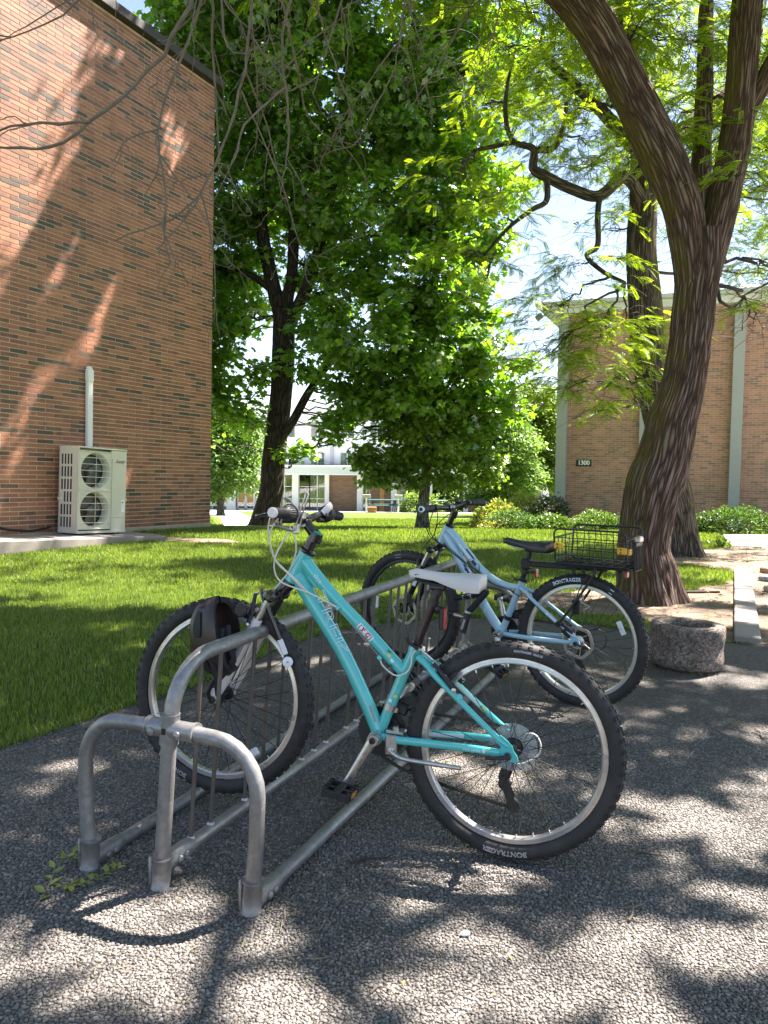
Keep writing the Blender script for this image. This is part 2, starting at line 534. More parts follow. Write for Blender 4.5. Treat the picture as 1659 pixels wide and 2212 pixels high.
def lawn_points(y0, y1, dens, seed, xlo=-9, xhi=7.5):
    rs = np.random.RandomState(seed)
    A = (xhi - xlo) * (y1 - y0); n = int(A * dens)
    x = rs.uniform(xlo, xhi, n); y = rs.uniform(y0, y1, n)
    k = (np.abs(x) < .53 * y + .6) & (y > edge_y(x) + (rs.rand(n) - .75) * .05) & ~wall_inside(x, y, .03)
    dm = dirt_mask(x, y)
    k &= ~dm | (rs.rand(n) < .035)
    k &= ~in_poly(x, y, PAD)
    k &= vnoise(x, y, 2.3, 9) + rs.rand(n) * .8 > .22
    for cx, cy, r in ((2.4, 6.95, .33), (4.1, 10.6, .28), (-2.75, 18.2, .5)): k &= (x - cx) ** 2 + (y - cy) ** 2 > r * r
    k &= ~in_poly(x, y, [(5.3, 11.85), (6.25, 14.3), (20, 10), (20, 5)])
    k &= np.abs(x - np.interp(y, FPY, FPX)) > np.where(y > 16.9, .62, -1)
    x, y = x[k], y[k]
    return np.stack([x, y, gz(x, y) + .004], -1)
PAD = [(-3.42, 12.1), (-4.33, 12.95), (-7.3, 7.4), (-6.44, 7.37)]
FPY = [16.9, 20.5, 30, 44]; FPX = [-2.9, -3.7, -5.9, -9.0]
mb = MB()
P = lawn_points(0.5, 7.5, 4700, 1, -5.2, 4.2)
mb.add(*blades(P, .043, .0042, 1))
P = lawn_points(7.5, 12, 2300, 2, -7, 6.5); mb.add(*blades(P, .048, .0068, 2))
P = lawn_points(12, 18, 900, 3, -5.5, 8); mb.add(*blades(P, .062, .011, 3))
P = lawn_points(18, 27, 260, 4, -7, 6.0); mb.add(*blades(P, .068, .02, 4))
tag(mb.build('grass', M_GRASS, smooth=True, angle=180), kind='stuff')
# taller tufts and stragglers along the edge of the path
mb = MB()
rs = np.random.RandomState(5)
x = rs.uniform(-3, 2.4, 5200); y = edge_y(x) + rs.exponential(.03, len(x)) - .02
mb.add(*blades(np.stack([x, y, 0 * x + .005], -1), .05, .004, 6, 1.2))
tag(mb.build('edge_grass', M_GRASS, smooth=True, angle=180), kind='stuff')
# dry clippings scattered on the path by the rack
mb = MB()
n = 900
x = rs.normal(.25, .45, n); y = 2.55 + (x) * 1.2 + rs.normal(0, .38, n)
a = rs.uniform(0, np.pi, n); L = rs.uniform(.012, .05, n)
k = y < edge_y(x) - .05; x, y, a, L = x[k], y[k], a[k], L[k]
P0 = np.stack([x, y, 0 * x + rs.uniform(.008, .013, len(x))], -1); D = np.stack([np.cos(a), np.sin(a), rs.normal(0, .06, len(x))], -1) * L[:, None]
Wd = np.stack([-np.sin(a), np.cos(a), 0 * a], -1) * .0011
V = np.stack([P0 - Wd, P0 + Wd, P0 + D + Wd, P0 + D - Wd], 1).reshape(-1, 3)
i = np.arange(len(x))[:, None] * 4
mb.add(V, i + np.array([[0, 1, 2, 3]]))
M_STRAW = pbr('dry grass', (.2, .175, .1), .8, var=.3)
tag(mb.build('grass_clippings', M_STRAW, smooth=False), kind='stuff')

# ------------------------------------------------------------------ walks, edging, river stones
def slab(name, poly, top, th, mat):
    mb = MB(); n = len(poly); z = [float(gz(x, y)) + top for x, y in poly]
    V = [(x, y, zz) for (x, y), zz in zip(poly, z)] + [(x, y, zz - th) for (x, y), zz in zip(poly, z)]
    mb.addpoly(V, [list(range(n))] + [[(i + 1) % n, i, i + n, (i + 1) % n + n] for i in range(n)])
    return mb.build(name, mat, smooth=False)
tag(slab('concrete_walk', [(5.4, 11.95), (9, 9.4), (16, 4.5), (20, 8), (9.5, 15.1), (6.25, 14.1)][::1], .02, .1, M_CONC_W), kind='structure')
fp = [(np.interp(y, FPY, FPX), y) for y in np.linspace(16.9, 44, 24)]
mb = MB(); V = []
for x, y in fp: V += [(x - .6 - .01 * y, y, float(gz(x, y)) + .012), (x + .6, y, float(gz(x, y)) + .012)]
i = np.arange(len(fp) - 1) * 2
mb.add(V, np.stack([i, i + 1, i + 3, i + 2], -1))
tag(mb.build('footpath', M_CONC_W, smooth=False), kind='structure')
tag(slab('terrace', [(-40, 45), (40, 45), (40, 52), (-40, 52)], .03, .1, M_CONC_W), kind='structure')

KA, KB = np.array([2.53, 5.27]), np.array([4.2, 8.95]); KD = unit(KB - KA); KN = np.array([KD[1], -KD[0]])
mb = MB()
for k in range(4):
    a = KA + (KB - KA) * (k / 4 + .002); b = KA + (KB - KA) * ((k + 1) / 4 - .002); c = (a + b) / 2
    mb.box((*c, .012), (np.linalg.norm(b - a), .17, .07), (*KD, 0), (*KN, 0), ch=.008)
e_ = mb.build('concrete_edging', M_CONC, smooth=True, org=(*KA, 0))
tag(e_, 'pale concrete edging strip between bare earth and the river stones', 'edging')

def stone_geo(mb, c, sz, rot, seed):
    bm = bmesh.new(); bmesh.ops.create_icosphere(bm, subdivisions=2, radius=1)
    V = np.array([v.co[:] for v in bm.verts]); F = np.array([[v.index for v in f.verts] for f in bm.faces]); bm.free()
    nz = np.array([mnoise.noise(Vector(v) * 1.3 + Vector((seed * 3.1, 0, 0))) for v in V])
    V = V * (1 + .22 * nz[:, None])
    V = V * np.array(sz) / 2
    cr, sr = math.cos(rot), math.sin(rot)
    V = np.stack([V[:, 0] * cr - V[:, 1] * sr, V[:, 0] * sr + V[:, 1] * cr, V[:, 2]], -1)
    return mb.add(V + np.array(c), F)
M_STONE = [pbr('river stone ' + n_, c_, .6, var=.25, scale=14, bump=.2, bscale=90) for n_, c_ in
           (('blue grey', (.2, .22, .25)), ('tan', (.33, .27, .2)), ('pale', (.46, .43, .39)), ('rust', (.28, .18, .12)))]
kinds = ['smooth blue grey river stone', 'rounded tan river stone', 'smooth pale river stone', 'rust brown river stone']
rs = np.random.RandomState(21); placed = []
for _ in range(900):
    s_, n_ = rs.uniform(.25, 4.2), rs.uniform(.2, 1.9)
    sz = rs.uniform(.1, .34) * (.75 + .1 * s_)
    p = KA + KD * s_ + KN * n_
    if any(np.linalg.norm(p - q) < (sz + z) * .5 for q, z in placed): continue
    placed.append((p, sz))
    if len(placed) > 54: break
for k, (p, sz) in enumerate(placed):
    mb = MB(); q = rs.randint(4)
    stone_geo(mb, (p[0], p[1], sz * .13), (sz, sz * rs.uniform(.55, .8), sz * rs.uniform(.35, .5)), rs.uniform(0, 3.14), k)
    nm = ('small', 'medium sized', 'large')[0 if sz < .17 else (1 if sz < .3 else 2)]; wh = ('near', 'middle', 'far')[min(2, int((p - KA) @ KD / 1.5))]
    o = mb.build('river_stone', M_STONE[q], smooth=True, angle=180, org=(p[0], p[1], 0))
    tag(o, nm + ' ' + kinds[q] + ' by the ' + wh + (' part' if wh == 'middle' else ' end') + ' of the concrete edging', 'stone', 'river stones beside the concrete edging')
# ================================================================== BRICK BUILDINGS
def mat_brick(name, stops, flash=.6):
    t = NT(name)
    geo = t.n('NewGeometry'); oi = t.n('ObjectInfo')
    r = t.math('FRACT', t.math('ADD', geo.outputs['Random Per Island'], oi.outputs['Random']))
    r2 = t.math('FRACT', t.math('MULTIPLY', r, 17.31))
    base = t.ramp(r, stops)
    co = geo.outputs['Position']
    # firing flash: darker ends that belong to single bricks
    f = t.n('Mapping'); t.l(co, f.inputs[0]); f.inputs['Scale'].default_value = (1, 1, 1.6)
    fl = t.ramp(t.noise(f.outputs[0], 5.5, 3, .6), [(.5, 0.), (.68, flash)])
    fl = t.math('MULTIPLY', fl, t.ramp(r2, [(.45, 0.), (.7, 1.)]))
    col = t.mix(fl, base, (.06, .045, .035))
    g = t.ramp(t.noise(co, 70, 5, .7), [(.3, (.8, .78, .76)), (.7, (1.12, 1.12, 1.12))])
    col = t.mix(1.0, col, g, 'MULTIPLY')
    st = t.ramp(t.noise(co, 1.1, 6, .7), [(.35, (.86, .84, .83)), (.7, (1.06, 1.05, 1.04))])
    col = t.mix(1.0, col, st, 'MULTIPLY')
    t.set(Base_Color=col, Roughness=.6)
    t.b.inputs['Specular IOR Level'].default_value = .45
    t.bump(t.noise(co, 150, 5, .7), .2, .002)
    return t.m
M_BRICK = mat_brick('flashed brick', [(0, (.4, .175, .095)), (.3, (.36, .15, .083)), (.58, (.32, .13, .076)), (.74, (.25, .105, .064)), (.84, (.2, .098, .06)), (.9, (.115, .076, .052)), (1, (.075, .065, .052))])
M_BRICK2 = mat_brick('tan brown brick', [(0, (.56, .28, .195)), (.5, (.48, .24, .17)), (.7, (.39, .21, .155)), (.85, (.34, .19, .145)), (1, (.25, .165, .14))], .3)
M_MORTAR = pbr('mortar', (.55, .45, .36), .95, var=.2, scale=5, bump=.3, bscale=120)
M_FOUND = mat_concrete('foundation concrete', (.42, .36, .25))
M_FASCIA_DK = pbr('dark roof edge', (.035, .028, .024), .6)
M_GREY_COL = pbr('grey painted column', (.36, .365, .365), .6, var=.06, scale=3)
M_WHITE_T = pbr('white painted trim', (.68, .68, .66), .55, var=.06, scale=2)

def proj(p):
    q = Vector(p) - cam.matrix_world.translation
    z = q.dot(_F)
    return 829.5 + 1662 * q.dot(_R) / z, 1106 - 1662 * q.dot(_U) / z, z

def brick_face(wall, O, X, Z, N, L, H, course, bl, mat, n_single=300, depth=.03, proud=.006, joint=.0125, skip=None, s0=0.0, single_thing=True):
    """lays running-bond bricks on the face O + X*s + Z*h; the largest in the picture stay single objects"""
    O, X, Z, N = (np.asarray(v, float) for v in (O, X, Z, N))
    items = []
    for r in range(int(H / course)):
        off = (bl / 2 if r % 2 else 0.0)
        s = -off
        while s < L - .02:
            a, b = max(s, 0), min(s + bl, L)
            if b - a > .05 and not (skip and skip((a + b) / 2, (r + .5) * course)):
                items.append((a + joint / 2, b - joint / 2, r))
            s += bl
    rs = np.random.RandomState(3)
    full = [i for i, (a, b, r) in enumerate(items) if abs(b - a - bl + joint) < 1e-6]
    def score(i):
        a, b, r = items[i]; c = O + X * ((a + b) / 2) + Z * ((r + .5) * course)
        x, y, z = proj(c)
        if z < .5 or not (-10 < x < 1670 and -10 < y < 2212): return 1e9 + z
        return z
    full.sort(key=score)
    single = set(full[:n_single])
    proto = None
    mb = MB()
    for i, (a, b, r) in enumerate(items):
        j = proud + rs.uniform(-.0015, .0015)
        c = O + X * ((a + b) / 2) + Z * ((r + .5) * course) + N * (j - depth / 2)
        if i in single:
            if proto is None:
                m1 = MB(); m1.box((0, 0, 0), (bl - joint, depth, course - joint), X, N, Z, ch=.002)
                proto = m1.build('brick', mat, smooth=False, org=(0, 0, 0))
                o = proto
            else:
                o = proto.copy(); COL.objects.link(o)
            o.parent = wall; o.location = c - WM[wall.name]
        else:
            mb.box(c, (b - a, depth, course - joint), X, N, Z)
    rest = mb.build('brick', mat, wall, smooth=False)
    tag(rest, kind='stuff')

# ------------------------------------------------------------------ left building
W3 = unit((WD[0], WD[1], -.0216)); N3 = unit((WN[0], WN[1], 0)); U3 = unit(np.cross(N3, W3))
if U3[2] < 0: U3 = -U3
LB = thing('brick_building', 'tall brick building end wall of mottled orange and dark bricks with heat pump before it', 'building', (*WC, 0))
C0 = np.array([*WC, .05])                     # top of the foundation at the far corner
LEN, HGT = 7.5, 8.3
mb = MB()
cc = C0 - W3 * LEN / 2 + U3 * (HGT / 2) - N3 * 4
mb.box(cc, (LEN, 8 - .0, HGT), W3, N3, U3)
wallL = mb.build('wall', M_MORTAR, LB, smooth=False)
brick_face(wallL, C0 + W3 * .002 - U3 * 0.0, -W3, U3, N3, LEN, HGT - .02, .0672, .302, M_BRICK)
mb = MB()
mb.box(C0 - W3 * (LEN / 2 - .01) + U3 * -.3 - N3 * 3.97, (LEN + .02, 8.0, .6), W3, N3, U3, ch=.01)
mb.build('foundation', M_FOUND, LB, smooth=False)
mb = MB()
mb.box(C0 - W3 * (LEN / 2 - .06) + U3 * (HGT + .08) - N3 * 3.9, (LEN + .12, 8.1, .16), W3, N3, U3, ch=.01)
mb.build('roof_edge', M_FASCIA_DK, LB, smooth=False)

# ------------------------------------------------------------------ right building
RV = unit((.92, -.39, 0)); RN = np.array([-.39, -.92, 0]) ; RN = unit(RN); ZZ = np.array([0, 0, 1.])
RO = np.array([4.785, 21.0, -.62])
RB = thing('brick_hall', 'low brick hall with grey columns and white roof edge behind the twin trunks', 'building', (*RO[:2], -.6))
H2 = 5.9
mb = MB(); mb.box(RO + RV * 7 + ZZ * H2 / 2 - RN * 6, (14.1, 12, H2), RV, RN, ZZ)
wallR = mb.build('wall', M_MORTAR, RB, smooth=False)
brick_face(wallR, RO + RV * .16, RV, ZZ, RN, 11, H2, .0565, .197, M_BRICK2, depth=.02, proud=.004, joint=.008)
for s_ in (.04, 2.17, 4.33, 6.5, 8.65):
    mb = MB(); mb.box(RO + RV * s_ + RN * .05 + ZZ * (H2 / 2 - .0), (.26, .34, H2 - .004), RV, RN, ZZ, ch=.008)
    mb.build('column', M_GREY_COL, RB, smooth=False)
mb = MB()
mb.box(RO + RV * 6.72 + RN * -5.9 + ZZ * (H2 + .1), (14.2, 12.3, .2), RV, RN, ZZ, ch=.01)
mb.build('fascia', M_WHITE_T, RB, smooth=False)
mb = MB()
mb.box(RO + RV * 6.6 + RN * -5.85 + ZZ * (H2 + .26), (14.6, 12.5, .11), RV, RN, ZZ, ch=.01)
mb.build('roof_edge', pbr('pale grey roof edge', (.52, .54, .54), .5), RB, smooth=False)
mb = MB(); mb.box(RO + RV * 4.5 + RN * -.8 + ZZ * (H2 + .42), (.5, .5, .3), RV, RN, ZZ, ch=.02)
mb.build('roof_vent', M_WHITE_T, RB, smooth=False)

M_BLACK_S = pbr('black sign face', (.012, .012, .012), .45, var=.05)
M_WHITE_S = pbr('white sign lettering', (.8, .8, .78), .5, var=.02)
SG = thing('number_sign', 'small black sign with white numerals 1300 on the brick hall wall', 'sign', tuple(RO + RV * .63 + RN * .02 + ZZ * 1.94))
sc_ = RO + RV * .63 + ZZ * 1.94
mb = MB(); mb.box(sc_ + RN * .015, (.4, .02, .18), RV, RN, ZZ, ch=.003); mb.build('panel', M_BLACK_S, SG, smooth=False)
def place_text(txt, size, c, X, Y, mat, name, parent, outline=0, bold=0, shear=0, spacing=1.0):
    V, F = text_geo(txt, size, outline, shear, bold, spacing)
    mb = MB(); mb.add(np.asarray(c, float) + V[:, :1] * np.asarray(X) + V[:, 1:2] * np.asarray(Y), F)
    return mb.build(name, mat, parent, smooth=False)
place_text('1300', .165, sc_ + RN * .028, RV, ZZ, M_WHITE_S, 'lettering', SG, bold=.006, spacing=.95)

FL = thing('floodlight', 'small grey floodlight on the roof corner of the brick hall', 'light', tuple(RO - RV * .45 + ZZ * (H2 + .1)))
p0 = RO - RV * .3 + RN * .2 + ZZ * (H2 + .02)
mb = MB(); mb.rod(p0, p0 - RV * .2 + ZZ * -.04, .02); mb.build('bracket', M_GREY_COL, FL)
mb = MB(); mb.box(p0 - RV * .32 - ZZ * .06, (.2, .16, .14), unit(RV * .8 + ZZ * .5), RN, unit(ZZ * .8 - RV * .5), ch=.02); mb.build('lamp_head', pbr('grey lamp metal', (.3, .3, .3), .4, .5), FL)

# ------------------------------------------------------------------ heat pump beside the left wall
AX = unit((.48, .877, -.046)); AN = unit((AX[1], -AX[0], 0)); AZ = unit(np.cross(AN, AX))
if AZ[2] < 0: AZ = -AZ
A0 = np.array([-4.59, 11.45, .135])
AL, AD, AH = .93, .42, 1.315
M_AC = pbr('cream painted steel', (.62, .6, .5), .42, var=.04, scale=3)
M_AC_DK = pbr('dark slot', (.03, .03, .032), .7)
M_WIRE = pbr('cream coated wire', (.7, .69, .6), .4)
def mat_coil():
    t = NT('condenser coil'); co = t.coord('Object')
    w = t.n('TexWave', wave_type='BANDS', bands_direction='Z', Scale=60, Distortion=.6); t.l(co, w.inputs[0])
    w2 = t.n('TexNoise', Scale=9, Detail=3); t.l(co, w2.inputs['Vector'])
    c = t.ramp(w2.outputs['Fac'], [(.35, (.09, .14, .19)), (.5, (.17, .16, .13)), (.65, (.22, .14, .07))])
    c = t.mix(t.ramp(w.outputs['Fac'], [(.2, 0.), (.8, .6)]), c, (.02, .02, .022))
    t.set(Base_Color=c, Roughness=.5, Metallic=.3)
    return t.m
M_COIL = mat_coil()
HP = thing('heat_pump', 'tall cream heat pump unit with two round fans against the left brick wall', 'heat pump', tuple(A0))
def ap(s_, d_, h_): return A0 + AX * s_ - AN * d_ + AZ * h_
mb = MB()
# cabinet as a shell: back, sides, top, base (front is its own panel)
t_ = .02
mb.box(ap(AL / 2, AD - t_ / 2, AH / 2), (AL, t_, AH), AX, AN, AZ)
mb.box(ap(t_ / 2, AD / 2, AH / 2), (t_, AD - .004, AH - .002), AX, AN, AZ)
mb.box(ap(AL - t_ / 2, AD / 2, AH / 2), (t_, AD - .004, AH - .002), AX, AN, AZ)
mb.box(ap(AL / 2, AD / 2 - .004, AH - .012), (AL + .012, AD + .016, .026), AX, AN, AZ, ch=.005)
mb.box(ap(AL / 2, AD / 2 - .004, .02), (AL + .006, AD + .01, .04), AX, AN, AZ, ch=.005)
mb.box(ap(AL / 2, AD / 2, AH / 2 + .005), (AL - .05, .02, AH - .06), AX, AN, AZ)
mb.build('cabinet', M_AC, HP, smooth=False)
# front panel with two round openings
mb = MB()
PW = .6; cx = .325
def holed(x0, x1, z0, z1, cx, cz, R, n=40):
    a = np.arange(n) / n * 2 * np.pi
    ci = np.stack([cx + R * np.cos(a), cz + R * np.sin(a)], -1)
    k = np.minimum((x1 - x0) / 2 / np.maximum(np.abs(np.cos(a)), 1e-9), (z1 - z0) / 2 / np.maximum(np.abs(np.sin(a)), 1e-9))
    mx, mz = (x0 + x1) / 2, (z0 + z1) / 2
    bo = np.stack([mx + k * np.cos(a), mz + k * np.sin(a)], -1)
    V = [ap(x, 0, z) for x, z in bo] + [ap(x, 0, z) for x, z in ci] + [ap(cx + (x - cx) * .94, .05, cz + (z - cz) * .94) for x, z in ci] + [ap(cx + (x - cx) * .94, .14, cz + (z - cz) * .94) for x, z in ci]
    i = np.arange(n); j = (i + 1) % n
    F = [np.stack([i + b * n, j + b * n, j + (b + 1) * n, i + (b + 1) * n], -1) for b in range(3)]
    mb.add(V, F)
    # square corners of the panel
    for sx in (x0, x1):
        for sz in (z0, z1):
            pass
RF = .272
for cz in (.955, .36):
    holed(.025, .625, cz - .297, cz + .297, cx, cz, RF)
mb.box(ap(.778, .0 + .006, AH / 2), (.303, .012, AH - .06), AX, AN, AZ)
mb.box(ap(.325, .006, .657), (.6, .012, .004), AX, AN, AZ)
mb.box(ap(.012, .006, AH / 2), (.024, .014, AH - .06), AX, AN, AZ)
mb.build('front_panel', M_AC, HP, smooth=False)
mb = MB()
for cz in (.955, .36): mb.box(ap(cx, .2, cz), (.6, .02, .59), AX, AN, AZ)
mb.build('coil', M_COIL, HP, smooth=False)
M_FAN = pbr('grey fan', (.13, .13, .125), .5)
for cz in (.955, .36):
    mb = MB()
    mb.lathe([(.0, .03), (.05, .028), (.06, 0), (.06, -.04)], ap(cx, .13, cz), AN, 20)
    for k in range(3):
        a = k * 2.094 + .4; ra = np.linspace(.06, .24, 6); V = []
        for r_ in ra:
            for q, dd in ((-.32, -.02), (.34, .02)):
                V.append(ap(cx + r_ * math.cos(a + q * (1.2 - r_)), .14 + dd, cz + r_ * math.sin(a + q * (1.2 - r_))))
        i = np.arange(5) * 2
        mb.add(V, np.stack([i, i + 1, i + 3, i + 2], -1))
    mb.build('fan', M_FAN, HP, smooth=True)
    # wire guard
    mb = MB()
    for k in range(5):
        z = cz + (k - 2) * .098; mb.rod(ap(.03, -.016, z), ap(.62, -.016, z), .0045, 6)
    for x in (.03, .325, .62): mb.rod(ap(x, -.01, cz - .285), ap(x, -.01, cz + .285), .0035, 6)
    mb.build('fan_guard', M_WIRE, HP)
    for z in (cz - .293, cz + .293):
        mb = MB(); mb.box(ap(.325, -.008, z), (.6, .018, .016), AX, AN, AZ, ch=.004); mb.build('guard_rail', M_AC, HP, smooth=False)
# vent slots down the side
proto = None
for cI in range(4):
    for rI in range(6):
        if cI == 0 and rI == 2: continue
        c = ap(-.001, AD - .075 - cI * .066, .17 + rI * .19)
        if proto is None:
            m1 = MB(); m1.box((0, 0, 0), (.004, .034, .155), AX, AN, AZ, ch=.0015); proto = m1.build('vent_slot', M_AC_DK, smooth=False, org=(0, 0, 0)); o = proto
        else: o = proto.copy(); COL.objects.link(o)
        o.parent = HP; o.location = c - A0
for s_, d_ in ((.0, .02), (0, AD - .03), (AL, .02)):
    mb = MB(); mb.box(ap(s_, d_, .52), (.03, .075, .045), AX, AN, AZ, ch=.006); mb.build('handle', M_AC, HP, smooth=False)
mb = MB()
mb.box(ap(.775, -.001, .235), (.3, .004, .004), AX, AN, AZ); mb.box(ap(.64, -.001, .6), (.004, .004, AH - .2), AX, AN, AZ)
mb.build('panel_seam', pbr('seam shadow gap', (.2, .19, .16), .7), HP, smooth=False)
M_RED = pbr('red print', (.55, .02, .03), .5); M_GREYTX = pbr('grey print', (.16, .16, .17), .5)
mb = MB(); lc = ap(.735, -.003, 1.115)
for a in (90, 210, 330):
    a = rad(a); d1 = np.array([math.cos(a), math.sin(a)]); e1 = np.array([-d1[1], d1[0]])
    q = [d1 * 0, d1 * .019 + e1 * .011, d1 * .038, d1 * .019 - e1 * .011]
    mb.addpoly([lc + AX * x + AZ * y for x, y in q], [[0, 1, 2, 3]])
mb.build('emblem', M_RED, HP, smooth=False)
place_text('MITSUBISHI', .026, ap(.835, -.003, 1.122), AX, AZ, M_GREYTX, 'lettering', HP, bold=.001)
place_text('ELECTRIC', .026, ap(.823, -.003, 1.098), AX, AZ, M_GREYTX, 'lettering', HP, bold=.001)
mb = MB(); mb.box(ap(.875, -.002, .42), (.075, .003, .2), AX, AN, AZ); mb.build('label', M_WHITE_S, HP, smooth=False)
mb = MB(); mb.box(ap(.862, -.004, .475), (.03, .003, .016), AX, AN, AZ); mb.build('label_print', M_BLACK_S, HP, smooth=False)
for s_ in (.12, .78):
    mb = MB(); mb.box(ap(s_, AD / 2, -.012), (.07, AD - .03, .028), AX, AN, AZ); mb.build('foot', M_AC_DK, HP, smooth=False)

# conduit cover up the wall
CS = C0 - W3 * 2.99
cb = lambda d_, h_, w_=0.: CS + N3 * d_ + U3 * h_ + W3 * w_
CV = thing('pipe_cover', 'white pipe cover rising up the brick wall above the heat pump', 'pipe cover', tuple(cb(.05, 1.3)))
mb = MB(); mb.box(cb(.045, 1.55), (.1, .075, 1.75), W3, N3, U3, ch=.012); mb.build('duct', M_WHITE_S, CV, smooth=False)
mb = MB(); mb.box(cb(.05, 2.46), (.118, .09, .2), W3, N3, U3, ch=.015); mb.box(cb(.045, 2.575), (.112, .085, .06), W3, N3, U3, ch=.028); mb.build('elbow_cap', M_WHITE_S, CV, smooth=True)

PD = slab('concrete_pad', [tuple(p) for p in PAD], .0, .3, M_CONC)
me = PD.data
for v in me.vertices:                                   # the pad dips towards its far end
    p = np.array([v.co.x, v.co.y]); s_ = (p - A0[:2]) @ AX[:2]
    if v.co.z > -.1: v.co.z = .112 - .046 * s_
bm = bmesh.new(); bm.from_mesh(me); bmesh.ops.bevel(bm, geom=[e for e in bm.edges], offset=.012, segments=1, affect='EDGES'); bm.to_mesh(me); bm.free()
tag(PD, 'pale concrete pad carrying the heat pump at the foot of the brick wall', 'concrete pad')

M_CABLE = pbr('black cable', (.02, .02, .022), .45)
mb = MB()
pts = [C0 - W3 * s_ + N3 * .025 + U3 * h_ for s_, h_ in ((7, .36), (5.4, .3), (4.75, .22), (4.5, .1), (4.1, .05), (3.85, .06), (3.7, .09))]
mb.tube(curve(pts, 40), .018, 8)
o = mb.build('cable', M_CABLE, org=tuple(pts[3]))
tag(o, 'thick black cable sagging along the wall foot to the heat pump', 'cable')
bx = C0 - W3 * 4.66 + U3 * 1.34
EB = thing('electrical_box', 'small grey switch box on the brick wall left of the heat pump', 'switch box', tuple(bx))
mb = MB(); mb.box(bx + N3 * .05, (.15, .09, .24), W3, N3, U3, ch=.01); mb.build('housing', pbr('grey box', (.5, .52, .53), .5), EB, smooth=False)
mb = MB(); mb.box(bx + N3 * .05 + W3 * .08, (.02, .03, .1), W3, N3, U3, ch=.005); mb.build('handle', M_RED, EB, smooth=False)
# ================================================================== FAR LOW BUILDING, OFFICE BLOCK, PICNIC PLACE
def mat_farbrick():
    t = NT('far brown brick'); co = t.coord('Object')
    m = t.n('Mapping'); t.l(co, m.inputs[0]); m.inputs['Rotation'].default_value = (rad(90), 0, 0)
    b = t.n('TexBrick', Scale=1.0); t.l(m.outputs[0], b.inputs['Vector'])
    b.inputs['Brick Width'].default_value = .3; b.inputs['Row Height'].default_value = .075; b.inputs['Mortar Size'].default_value = .008
    b.inputs['Color1'].default_value = (.2, .11, .06, 1); b.inputs['Color2'].default_value = (.12, .07, .045, 1); b.inputs['Mortar'].default_value = (.26, .2, .14, 1)
    t.set(Base_Color=b.outputs['Color'], Roughness=.85)
    return t.m
M_FBRICK = mat_farbrick()
M_WHITE_P = pbr('white painted post', (.66, .68, .66), .5, var=.05, scale=1)
M_PALE_BL = pbr('pale grey blue fascia', (.48, .54, .56), .5, var=.06, scale=.6)
M_FRAME = pbr('pale window frame', (.6, .62, .6), .45, var=.04)
M_WOOD = pbr('orange wood panel', (.4, .2, .06), .5, var=.15, scale=2)
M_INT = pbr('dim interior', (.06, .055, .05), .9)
M_CURT = pbr('cream curtain', (.62, .6, .48), .85, var=.08, scale=2)
def mat_pane():
    t = NT('window glass'); t.set(Base_Color=(.03, .035, .04), Roughness=.06)
    t.b.inputs['Specular IOR Level'].default_value = .8
    t.b.inputs['Alpha'].default_value = 1.0
    gl = t.n('BsdfGlossy', Roughness=.04); tp = t.n('BsdfTransparent', Color=(.75, .8, .8, 1)); f = t.n('Fresnel', IOR=1.5)
    mx = t.n('MixShader'); t.l(t.math('ADD', f.outputs[0], .06), mx.inputs[0]); t.l(tp.outputs[0], mx.inputs[1]); t.l(gl.outputs[0], mx.inputs[2]); t.l(mx.outputs[0], t.out.inputs[0])
    return t.m
M_PANE = mat_pane()
FY = 50.0; FZ = float(gz(0, FY)) + .03; TOP = FZ + 2.42
LO = thing('low_building', 'long low glass and brick building with white posts and flat pale roof across the lawn', 'building', (0, FY, FZ))
X_, Y_ = np.array([1., 0, 0]), np.array([0, 1., 0])
def fbox(x0, x1, y0, y1, z0, z1, mat, name, parent=LO, ch=0):
    m = MB(); m.box(((x0 + x1) / 2, (y0 + y1) / 2, (z0 + z1) / 2), (x1 - x0, y1 - y0, z1 - z0), ch=ch)
    return m.build(name, mat, parent, smooth=False)
# roof in two runs with its broad pale fascia
fbox(-16, 14, FY - 1.3, FY + 9, TOP, TOP + .42, M_PALE_BL, 'roof')
fbox(-16.1, 14.1, FY - 1.4, FY + 9.1, TOP + .425, TOP + .52, M_WHITE_P, 'roof_edge')
fbox(-16, 14, FY - 1.25, FY + 8.9, TOP - .06, TOP - .004, M_WHITE_P, 'soffit')
for x0, x1 in ((-10.2, -9.62), (-5.95, -5.55), (-3.84, -3.57), (-1.76, -1.4), (.44, .83), (2.8, 3.1), (5.13, 5.43), (7.63, 8.05), (10.25, 10.64)):
    fbox(x0, x1, FY - .35, FY + .0, FZ, TOP - .065, M_WHITE_P, 'post')
fbox(1.07, 1.43, FY + .6, FY + .95, FZ, TOP - .065, M_GREY_COL, 'post')
for x0, x1 in ((-3.565, -1.765), (-.92, -.29), (.003, .435), (5.435, 7.625)):
    fbox(x0, x1, FY + .01, FY + .25, FZ, TOP - .065, M_FBRICK, 'brick_panel')
fbox(-.287, 0, FY, FY + .12, FZ, TOP - .065, M_WOOD, 'wood_panel')
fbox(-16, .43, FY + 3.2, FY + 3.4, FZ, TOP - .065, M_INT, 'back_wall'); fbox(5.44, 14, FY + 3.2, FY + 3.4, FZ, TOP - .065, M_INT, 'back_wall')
fbox(.42, .62, FY + .3, FY + 3.4, FZ, TOP - .065, M_FBRICK, 'passage_wall'); fbox(5.2, 5.4, FY + .3, FY + 3.4, FZ, TOP - .065, M_FBRICK, 'passage_wall')
